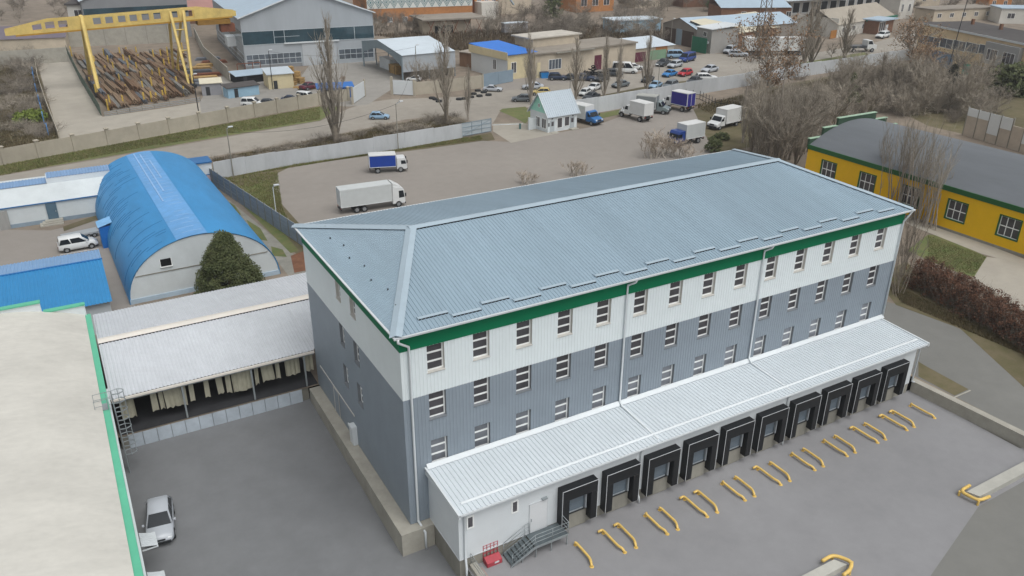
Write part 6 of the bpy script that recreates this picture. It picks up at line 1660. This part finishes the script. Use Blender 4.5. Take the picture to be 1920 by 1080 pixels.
# fence posts of thin steel along the slatted fence, and yard end fence
for k, px_ in enumerate(((449,330,295),(470,352,318),(489,372,338),(505,395,348))):
    pass
t = thing('steel_mast', 'rusty lattice mast rising behind the leafy plane tree', 'mast', G(1423,118)); hm = 30; m = MB()
for sx in (-1,1):
    for sy in (-1,1): m.tube((sx*1.6,sy*1.6,0),(sx*.5,sy*.5,hm),.12,n=4)
for k in range(12):
    z0, z1 = hm*k/12, hm*(k+1)/12; w0, w1 = 1.6-1.1*k/12, 1.6-1.1*(k+1)/12
    for sx, sy, ex, ey in ((-1,-1,1,-1),(1,-1,1,1),(1,1,-1,1),(-1,1,-1,-1)): m.tube((sx*w0,sy*w0,z0),(ex*w1,ey*w1,z1),.07,n=3); m.tube((sx*w1,sy*w1,z1),(ex*w1,ey*w1,z1),.06,n=3)
m.build('lattice', M('weathered_mast_steel','7c716a',.9,.8,.15,1), t)
t = thing('steel_pole', 'tall thin dark pole in front of the tan office building', 'pole', G(1772,150)); MB().tube((0,0,0),(3,0,34),.13,.07,n=5).build('shaft', plastic, t); MB().box(-.4,.4,-.4,.4,0,.3).build('foot', conc_dk, t)
panel_fence('railing_fence', 'thin dark railing fence closing the parking yard beside the violet box truck', [G(1272,180),G(1312,186),G(1340,200),G(1420,215)], 1.9, 1.6, plastic, plastic, slats=2, gap=.85, post=(.09,.09), th=.04)
# ---------------------------------------------------------------- bare winter trees
def limb(m, p, d, L_, r, n, rr, bend=(0,0,0), wob=.12, sides=4):
    "a tapering wavy limb; returns its points"
    pts = [V(p)]; d = V(d).normalized()
    for i in range(n):
        d = (d+V((rr.gauss(0,wob),rr.gauss(0,wob),rr.gauss(0,wob)))+V(bend)/n).normalized()
        pts.append(pts[-1]+d*L_/n)
    k = len(m.v)
    for j, q in enumerate(pts):
        t = (pts[min(j+1,n)]-pts[max(j-1,0)]).normalized(); a = t.orthogonal().normalized(); b = t.cross(a); rad = r*(1-.75*j/n)
        for i in range(sides):
            w_ = 2*PI*i/sides; m.v.append(q+(a*math.cos(w_)+b*math.sin(w_))*rad)
    for j in range(n):
        for i in range(sides):
            a = k+j*sides; m.f.append((a+i, a+(i+1)%sides, a+sides+(i+1)%sides, a+sides+i))
    return pts
def rand_dir(rr, axis, ang):
    a = V(axis).normalized(); o = a.orthogonal().normalized(); b = a.cross(o); w_ = rr.uniform(0,2*PI)
    return a*math.cos(ang)+(o*math.cos(w_)+b*math.sin(w_))*math.sin(ang)
def tree_mesh(kind, seed, H, twig_r=.022, leaves=0):
    rr = random.Random(seed); tm = MB(); cm = MB(); lm = MB()
    def twigs(pts, n, L_, ang, r, up=.0, sub=0):
        for _ in range(n):
            f = rr.random()**.7*(len(pts)-1); i = min(int(f), len(pts)-2); p = pts[i]+(pts[i+1]-pts[i])*(f-i); ax = pts[i+1]-pts[i]
            d = rand_dir(rr, ax, ang*rr.uniform(.5,1.2))+V((0,0,up)); l = L_*rr.uniform(.5,1.2)
            q = limb(cm, p, d, l, r, 3, rr, (0,0,up*.8), .1, 3)
            if leaves and rr.random() < leaves: lpts.append(q[-1]); lpts.append(q[-2])
            if sub: twigs(q, sub, l*.5, ang, r*.75, up)
    lpts = []
    if kind == 'poplar':
        tr_ = limb(tm, (0,0,0), (0,0,1), H*.93, H*.022, 10, rr, wob=.02, sides=6)
        for i in range(30):
            f = .06+.82*rr.random()**1.25; z = H*.93*f; p = tr_[int(f*10)]
            l = H*(.42-.30*f)*rr.uniform(.7,1.15); d = rand_dir(rr, (0,0,1), math.radians(rr.uniform(14,34)))
            q = limb(tm, p, d, l, H*.0075*(1.2-f*.7), 5, rr, (0,0,.9), .06, 4)
            twigs(q, 13, l*.42, math.radians(28), twig_r, .35, 3)
        twigs(tr_[5:], 18, H*.1, math.radians(25), twig_r, .4, 2)
    elif kind == 'spread':
        tr_ = limb(tm, (0,0,0), (0,0,1), H*.4, H*.02, 4, rr, wob=.05, sides=6)
        for i in range(11):
            p = tr_[rr.choice((2,3,4,4))]; d = rand_dir(rr, (0,0,1), math.radians(rr.uniform(15,62))); l = H*rr.uniform(.35,.62)
            q = limb(tm, p, d, l, H*.009, 6, rr, (0,0,.35), .12, 4)
            for k in range(5):
                s = q[rr.randrange(1,6)]; d2 = rand_dir(rr, q[-1]-q[0], math.radians(rr.uniform(25,60))); l2 = l*rr.uniform(.3,.55)
                q2 = limb(tm, s, d2, l2, H*.0045, 4, rr, (0,0,.3), .14, 3)
                twigs(q2, 9, l2*.5, math.radians(42), twig_r, .12, 3)
            twigs(q[3:], 8, l*.25, math.radians(45), twig_r, .1, 3)
    elif kind == 'sapling':     # clump of tall whips
        for i in range(12):
            p = (rr.gauss(0,H*.06), rr.gauss(0,H*.06), 0); d = rand_dir(rr, (0,0,1), math.radians(rr.uniform(0,17))); l = H*rr.uniform(.6,1)
            q = limb(tm, p, d, l, H*.0085, 6, rr, (0,0,.15), .05, 4)
            twigs(q[1:], 9, l*.26, math.radians(30), twig_r, .3, 3)
    elif kind == 'bush':
        for i in range(34):
            d = rand_dir(rr, (0,0,1), math.radians(rr.uniform(5,70))); l = H*rr.uniform(.5,1)
            q = limb(tm, (rr.gauss(0,H*.12),rr.gauss(0,H*.12),0), d, l, H*.008, 4, rr, (0,0,.2), .12, 3)
            twigs(q, 10, l*.45, math.radians(45), twig_r, .1, 3)
    for c in lpts:
        for _ in range(3):
            p = c+V((rr.gauss(0,.3),rr.gauss(0,.3),rr.gauss(0,.3))); s = rr.uniform(.1,.2)
            a = V((rr.uniform(-1,1),rr.uniform(-1,1),rr.uniform(-1,1))).normalized(); b = a.orthogonal().normalized()
            lm.quad(p-a*s, p+b*s*.8, p+a*s, p-b*s*.8)
    return tm, cm, lm
def tree_proto(kind, seed, H, bm_, tm_, nm='bare_tree', twig_r=.022, leaves=0, leafm=None):
    a, b, c = tree_mesh(kind, seed, H, twig_r, leaves)
    t = thing(nm, '', 'tree' if kind != 'bush' else 'bush')
    a.build('trunk', bm_, t, fix=False, smooth=True); k = b.build('crown', tm_, t, fix=False)
    if c.v: c.build('leaves', leafm or leaf_br, k, fix=False)
    t['_h'] = H
    return t
TP = {}
def tree_at(key, px, py, top, label, group=None, z=0.0, wide=1.0, loc=None, H=None, cat=None):
    p = loc if loc is not None else G(px,py,z); h = H or HT(px,py,top,z); src = TP[key]
    o = src if not src.get('_used') else dup(src)
    src['_used'] = 1; s = h/src['_h']
    o.location = p; o.rotation_euler = (0,0,rnd.uniform(0,6.28)); o.scale = (s*wide,s*wide,s); o['label'] = label
    if group: o['group'] = group
    return o
TP['pop1'] = tree_proto('poplar', 1, 16, bark_g, twig_g, 'poplar_tree', .03)
TP['pop2'] = tree_proto('poplar', 2, 16, bark_g, twig_g, 'poplar_tree', .03)
TP['pop3'] = tree_proto('poplar', 3, 16, bark_p, twig_g, 'poplar_tree', .03)
TP['spr1'] = tree_proto('spread', 4, 12, bark_g, twig_b, 'bare_tree', .028)
TP['spr2'] = tree_proto('spread', 5, 12, bark_g, twig_g, 'bare_tree', .028)
TP['lfy'] = tree_proto('spread', 6, 16, bark_p, twig_b, 'plane_tree', .03, .2, leaf_br)
TP['sap1'] = tree_proto('sapling', 7, 10, bark_p, twig_g, 'bare_sapling', .02)
TP['sap2'] = tree_proto('sapling', 8, 10, bark_g, twig_b, 'bare_sapling', .022)
TP['bsh1'] = tree_proto('bush', 9, 3.5, bark_g, twig_b, 'bare_bush', .018)
TP['bsh2'] = tree_proto('bush', 10, 3.5, bark_p, twig_g, 'bare_bush', .018)
TP['bsh3'] = tree_proto('sapling', 11, 3.0, M('white_bark','b9b1a6',.95,.9,.1,2,local=True), M('whitish_twigs','a89c8e',.95,.95,.2,1.5,local=True), 'bare_shrub', .02)
pg_ = 'poplars along the road and verge'
for key, px, py, top, lab, wd in (
  ('pop1',630,266,18,'tall bare poplar at the end of the beige fence, in front of the grey hall',1.0),
  ('pop2',838,234,42,'bare poplar standing behind the pale blue sliding gate',1.0),
  ('pop3',878,226,118,'thin bare poplar just beside the pale blue sliding gate',.6),
  ('pop3',996,196,52,'thin bare poplar before the silver white sedan behind the guardhouse',.9),
  ('pop2',1079,186,62,'bare poplar standing just behind the guardhouse roof ridge',1.1),
  ('pop1',1133,186,60,'bare poplar behind the blue cab truck',.75),
  ('pop3',1158,180,64,'slim bare poplar beside the olive grey sedan',.65),
  ('pop1',1212,174,48,'bare poplar beside the light blue sedan at the long pale wall',.95),
  ('pop2',1507,126,-8,'tall bare poplar before the white trailer end',1.3),
  ('pop1',1520,122,-6,'tall bare poplar second from the trailer end',1.25),
  ('pop2',1582,113,10,'bare poplar standing before the flatbed pickup',1.5)): tree_at(key,px,py,top,lab,pg_,wide=wd)
tree_at('spr2',1558,113,78,'small bare tree on the green verge between two poplars')
tree_at('spr1',1215,268,232,'small bare tree by the parking yard edge') if False else None
tree_at('lfy',1432,206,18,'plane tree with lingering brown leaves in front of the white trailer',wide=.95)
tree_at('lfy',1700,150,26,'tall plane tree with brown leaves before the tan office building',wide=1.0)
tree_at('lfy',1722,170,78,'plane tree with thin brown leaves at the corner of the tan office',wide=1.1)
tree_at('lfy',645,160,142,'small brown leaved tree beside the open white gate leaf',wide=1.0)
# the thicket behind the warehouse
r8 = random.Random(21); n = 0
gth = 'bare saplings of the thicket between trucks and yellow building'
for k in range(19):
    px = r8.uniform(1412,1560); py = r8.uniform(215,318)
    if px > 1520 and py > 280: py -= 40
    top = py-r8.uniform(75,125)*(.75+.25*(py-200)/110)
    tree_at(r8.choice(('sap1','sap2','sap1')),px,py,top,'slender bare sapling in the dense thicket behind the warehouse roof',gth,wide=1.15)
for px, py, top in ((1480,300,150),(1462,318,185),(1500,290,165),(1560,262,150),(1430,292,165),(1540,240,140)):
    tree_at('spr2',px,py,top,'larger branching bare tree standing in the thicket','branching trees in the thicket')
gs = 'bare trees on the vacant lot behind the yellow building'
for k in range(30):
    px = r8.uniform(1560,1850); py = r8.uniform(150,235)
    if py > 212 and px < 1790: py = r8.uniform(160,210)
    tree_at(r8.choice(('spr1','spr2','spr2')),px,py,py-r8.uniform(45,80),'grey bare tree in the tangled lot behind the yellow building',gs,wide=1.15)
for k in range(30):
    px = r8.uniform(1400,1800); py = r8.uniform(150,230)
    tree_at(r8.choice(('bsh1','bsh2')),px,py,py-r8.uniform(18,36),'low bare bush in the tangled lot behind the yellow building','bushes on the vacant lot',wide=1.3)
for k in range(26):
    px = r8.uniform(1570,1800); py = r8.uniform(178,236)
    if px > 1640 and py > 218: py -= 25
    tree_at(r8.choice(('pop1','pop2','pop3')),px,py,py-r8.uniform(38,72),'thin upright bare tree in the band behind the yellow building','upright trees behind the yellow building',wide=r8.uniform(.9,1.3))
for k in range(22):
    px = r8.uniform(1690,1880); py = r8.uniform(196,222) if px < 1790 else r8.uniform(205,240)
    tree_at(r8.choice(('spr2','spr2','bsh2')),px,py,py-r8.uniform(28,60),'grey spreading tree behind the patched concrete fence','trees behind the patched fence',wide=1.25)
for px, py, top in ((1392,268,150),(1408,285,140),(1428,300,158),(1450,310,128),(1470,300,150),(1490,312,165),(1515,285,140)):
    tree_at(r8.choice(('pop1','pop3')),px,py,top,'tall thin pale tree rising out of the thicket behind the warehouse','tall thin trees in the thicket',wide=.9)
for k in range(16):
    px = r8.uniform(1560,1830); py = r8.uniform(185,225)
    tree_at(r8.choice(('spr2','spr2','pop2')),px,py,py-r8.uniform(75,115),'tall leafless tree rising above the tangled lot behind the yellow building','tall leafless trees above the lot',wide=r8.uniform(.8,1.0))
# saplings in front of the yellow building
gy_ = 'bare saplings in front of the yellow building'
for px, py, top in ((1648,384,232),(1690,404,205),(1726,420,250),(1562,346,262),(1668,395,212),(1706,411,222),(1740,425,262)):
    tree_at('sap1',px,py,top,'thin bare sapling growing against the yellow wall and its windows',gy_,wide=.8)
for px, py, top in ((1700,478,400),(1690,520,436),(1682,552,470)):
    tree_at('sap2',px,py,top,'bare brown shrub growing at the far corner of the warehouse','shrubs at the far warehouse corner',wide=1.3)
# pale shrubs close behind the warehouse roof
for k,(px,py,top,wd) in enumerate(((1235,292,248,1.2),(1218,296,258,1.0),(1250,290,255,1.1),(1268,296,262,1.2),(1290,300,272,1.2),(1075,330,302,1.2),(1095,326,306,1.0),(985,345,322,1.3),(1000,342,326,1.0))):
    tree_at('bsh3',px,py,top,'pale whitish bare shrub peeping over the back eave of the warehouse','pale shrubs behind the warehouse',wide=wd*2.3)
# junipers and dark evergreens
def evergreen(nm, lab, px, py, h, w_, seed, mat=leaf_gr, loc=None, n=2600, conic=True):
    rr = random.Random(seed); t = thing(nm, lab, 'tree', loc if loc is not None else G(px,py)); MB().tube((0,0,0),(0,0,h*.5),h*.03,h*.015).build('trunk', bark_g, t); pts = []
    for i in range(90):
        z = h*(.06+.9*rr.random()**(1.2 if conic else .8)); f = 1-(z/h)**1.3 if conic else math.sqrt(max(.05,1-((z/h-.45)/.56)**2)); a = rr.uniform(0,6.28); r_ = w_*f*math.sqrt(rr.random()); pts.append(((r_*math.cos(a), r_*math.sin(a), z), w_*.2))
    m = MB(); leaf_cloud(m, pts, w_*.17, n, rr); m.build('crown', mat, t, fix=False); return t
dk_ = M('sombre_evergreen_leaves','35382f',.8,.85,.3,1.0,hex2='4a4a3c',local=True)
evergreen('fir_tree','dark blue green fir beside the brick blocks at the top',1038,34,15,5,31)
evergreen('juniper_bush','low dark juniper beside the truck with the dark blue cab',1336,284,2.6,1.6,32,conic=False); evergreen('juniper_bush','dark green shrub under the white van nosed truck',1352,262,1.3,1.5,33,conic=False)
evergreen('fir_tree','dark evergreen in the tangled lot beside a leaning tall pole',1775,196,9,3.2,34,dk_); evergreen('fir_tree','dark spreading evergreen before the tan office, at the picture edge',1900,178,7,6,35,conic=False)
evergreen('juniper_bush','small dark conifer standing among bare bushes of the vacant lot',1590,205,8,2.4,36)
for k,(px,py) in enumerate(((1345,22),(1378,14),(700,28),(228,30))): evergreen('dark_bush','dark leafy bush, %s of the four at the top edge of the town' % ordn[k],px,py,7,5,50+k,conic=False)
# woods beyond: bare trees one by one in the brush under the factory and along the top
gw_ = 'bare trees in the brush beneath the brick factory'
for k in range(120):
    px = r8.uniform(700,1245); lo = 52 if px < 900 else 40; hi = 72 if px < 900 else (88 if px > 960 else 78)
    py = r8.uniform(lo,hi)
    if 785 < px < 910 and py < 70: continue
    tree_at(r8.choice(('spr1','spr1','spr2','sap2')),px,py,py-r8.uniform(22,44),'brown bare tree in the brush between brick factory and beige workshops',gw_,wide=1.3)
gt_ = 'bare trees along the top of the view'
for k in range(70):
    px = r8.uniform(900,1920); py = r8.uniform(2,26) if px < 1350 else r8.uniform(6,44)
    if 1460 < px < 1660 and py > 12: continue
    if px > 1700 and py > 30: py -= 20
    tree_at(r8.choice(('spr1','spr2')),px,py,py-r8.uniform(22,34),'bare tree of the town beyond the workshops, at the top of the view',gt_,wide=1.3)
for k in range(26):
    px = r8.uniform(0,360); py = r8.uniform(14,44)
    tree_at(r8.choice(('spr1','spr2')),px,py,py-r8.uniform(22,36),'bare tree between the sheds beyond the steel yard','bare trees beyond the steel yard',wide=1.2)
for px, py, top in ((785,168,108),(800,170,115),(815,166,120)): tree_at('spr2',px,py,top,'bare tree before the open side of the storage canopy','bare trees by the canopy',wide=1.1)
for px, py, top in ((694,40,-10),(705,62,10),(722,60,24),(745,58,22)): tree_at('spr1',px,py,top,'brown bare tree against the brick factory beside the grey hall','bare trees against the brick factory')
# brush in the scrub field and road strips
for k in range(70):
    px = r8.uniform(-40,104); py = r8.uniform(104,262)
    if px > 62+ (py-95)*.28: px -= 50
    tree_at(r8.choice(('bsh1','bsh1','bsh2')),px,py,py-r8.uniform(10,24),'dry brown bush in the scrub field beyond the blue panelled fence','bushes of the scrub field',wide=1.6)
evergreen('green_bush','bright green round bush in the brown scrub field',58,230,2.2,3.2,60,M('yellow_green_leaves','6b7a34',.9,.8,.3,1,local=True),conic=False)
for k in range(54):
    f = r8.random(); px = 400+460*f; py = 312-84*f+r8.uniform(-12,8)
    tree_at(r8.choice(('bsh1','bsh2')),px,py,py-r8.uniform(7,15),'low dry bush in the brush strip along the white wall','bushes of the brush strip',wide=1.9)
# weeds, dry grass: nobody could count it
def tufts(name, lab, polys, n, h, mat, seed, w_=.05, z=0.02):
    rr = random.Random(seed); m = MB()
    for _ in range(n):
        q = rr.choice(polys); a = rr.random(); b = rr.random()
        p0 = V(q[0])+(V(q[1])-V(q[0]))*a; p1 = V(q[3])+(V(q[2])-V(q[3]))*a; p = p0+(p1-p0)*b
        l = h*rr.uniform(.4,1.2); t = rr.uniform(0,6.28); dx, dy = math.cos(t)*w_, math.sin(t)*w_; ex, ey = rr.gauss(0,.35*l), rr.gauss(0,.35*l); k = len(m.v)
        m.v += [V((p.x-dx,p.y-dy,z)),V((p.x+dx,p.y+dy,z)),V((p.x+ex,p.y+ey,z+l))]; m.f.append((k,k+1,k+2))
    return m.build(name, mat, None, fix=False, label=lab, cat='grass', kind='stuff')
tufts('grass','short green grass along the beige panel fence',[[G(-60,322),G(300,256),G(300,270),G(-60,342)],[G(300,256),G(600,200),G(600,224),G(300,272)]],26000,.28,blade_m,1,.06)
tufts('grass','dry tangled grass between the road and the white wall',[[G(400,300),G(840,216),G(872,250),G(404,330)]],26000,.5,brush_m,2,.06)
tufts('grass','dry and green grass on the verge inside the white wall',[[G(440,332),G(900,255),G(905,262),G(560,308)],[G(410,335),G(520,322),G(530,400),G(560,440)]],16000,.3,blade_m,3,.05)
tufts('grass','brown weeds along the foot of the long pale wall',[[G(1300,198),G(1640,132),G(1640,140),G(1330,215)],[G(1100,198),G(1640,106),G(1640,112),G(1100,206)]],14000,.6,brush_m,4,.07)
tufts('grass','dead grass of the scrub field',[[G(-60,110),G(58,98),G(108,258),G(-60,300)]],24000,.7,brush_m,5,.09)
tufts('grass','brown dead growth of the brush beneath the brick factory',[[G(700,66),G(1240,44),G(1240,100),G(860,95)]],16000,1.3,M('dead_brush','6e5f4c',.85,.9,.3,.8,hex2='5b4f3f'),6,.15)
tufts('grass','dry grass beneath the brown hedge',[[G(1650,520),G(1900,648),G(1925,668),G(1690,568)]],9000,.3,brush_m,7,.03)
tufts('grass','grass of the lawn before the yellow building',[[G(1740,442),G(1850,482),G(1826,516),G(1740,490)]],6000,.16,blade_m,8,.03)
tufts('grass','tangled dead grass of the vacant lot',[[G(1400,180),G(1700,125),G(1790,150),G(1480,262)]],16000,.6,brush_m,9,.08)
# the brown hedge
hd = thing('hedge', 'long thick brown winter hedge beside the side road', 'hedge', V((66,0,0)))
rr = random.Random(77); hp = [G(1716,528), G(1800,576), G(1920,642), G(2050,720)]
pts = []
for i in range(1600):
    f = rr.random()*3; j = min(2,int(f)); p = hp[j]+(hp[j+1]-hp[j])*(f-j); d = (hp[j+1]-hp[j]).normalized(); nrm = V((-d.y,d.x,0)); z = 3.0*rr.random()**.8
    wv = 2.3*(1-.45*(z/3.3)**2); pts.append((p+nrm*rr.uniform(-wv,wv)+V((0,0,z+.15)), .38))
m = MB(); leaf_cloud(m, pts, .2, 30000, rr)
m.v = [v-V((66,0,0)) for v in m.v]; m.build('foliage', M('russet_hedge_leaves','6e4c39',.88,.9,.35,.7,hex2='49352a',local=False), hd, fix=False)
m = MB()
for i in range(1600):
    f = rr.random()*3; j = min(2,int(f)); p = hp[j]+(hp[j+1]-hp[j])*(f-j)-V((66,0,0)); d = (hp[j+1]-hp[j]).normalized(); nrm = V((-d.y,d.x,0)); o = rr.uniform(-2,2)
    limb(m, p+nrm*o, (rr.gauss(0,.25),rr.gauss(0,.25),1), rr.uniform(2.2,3.8), .014, 3, rr, wob=.12, sides=3)
m.build('stems', twig_b, hd, fix=False)
for t in TP.values():
    for k in ('_h','_used'):
        if k in t: del t[k]
for o in COL.objects:
    for k in ('_h','_used'):
        if k in o: del o[k]
# ---------------------------------------------------------------- air
hz = bpy.data.materials.new('haze_air'); hz.use_nodes = True
hn = hz.node_tree; hn.nodes.remove(hn.nodes['Principled BSDF'])
pv = hn.nodes.new('ShaderNodeVolumePrincipled'); pv.inputs['Density'].default_value = .0002
pv.inputs['Color'].default_value = (.9,.93,.97,1); pv.inputs['Anisotropy'].default_value = .0
hn.links.new(pv.outputs[0], hn.nodes['Material Output'].inputs['Volume'])
MB().box(-1000,1600,-200,1700,-4,46).build('haze', hz, None, label='thin pale winter haze filling the air over the yards', cat='haze', kind='stuff')
# ---------------------------------------------------------------- light
w = bpy.data.worlds.new('World'); SC.world = w; w.use_nodes = True
nt = w.node_tree; bg = nt.nodes['Background']
sky = nt.nodes.new('ShaderNodeTexSky'); sky.sky_type = 'NISHITA'; sky.sun_disc = False
SUN = V((.1,-.5,.95)).normalized()
sky.sun_elevation = math.asin(SUN.z); sky.sun_rotation = math.atan2(SUN.x, SUN.y)
sky.air_density = 1.0; sky.dust_density = 4.0; sky.ozone_density = 1.0
hs = nt.nodes.new('ShaderNodeHueSaturation'); hs.inputs['Saturation'].default_value = .1
nt.links.new(sky.outputs[0], hs.inputs['Color']); nt.links.new(hs.outputs[0], bg.inputs['Color'])
bg.inputs['Strength'].default_value = .15
sl = bpy.data.lights.new('sun', 'SUN'); sl.energy = 1.2; sl.angle = math.radians(45); sl.color = (1,.985,.96)
so = bpy.data.objects.new('sun', sl); COL.objects.link(so)
so.rotation_euler = (-SUN).to_track_quat('-Z','Y').to_euler()
SC.view_settings.view_transform = 'Standard'; SC.view_settings.look = 'None'
SC.view_settings.exposure = -0.06; SC.view_settings.gamma = 1
SC.render.engine = 'CYCLES'
SC.cycles.max_bounces = 6
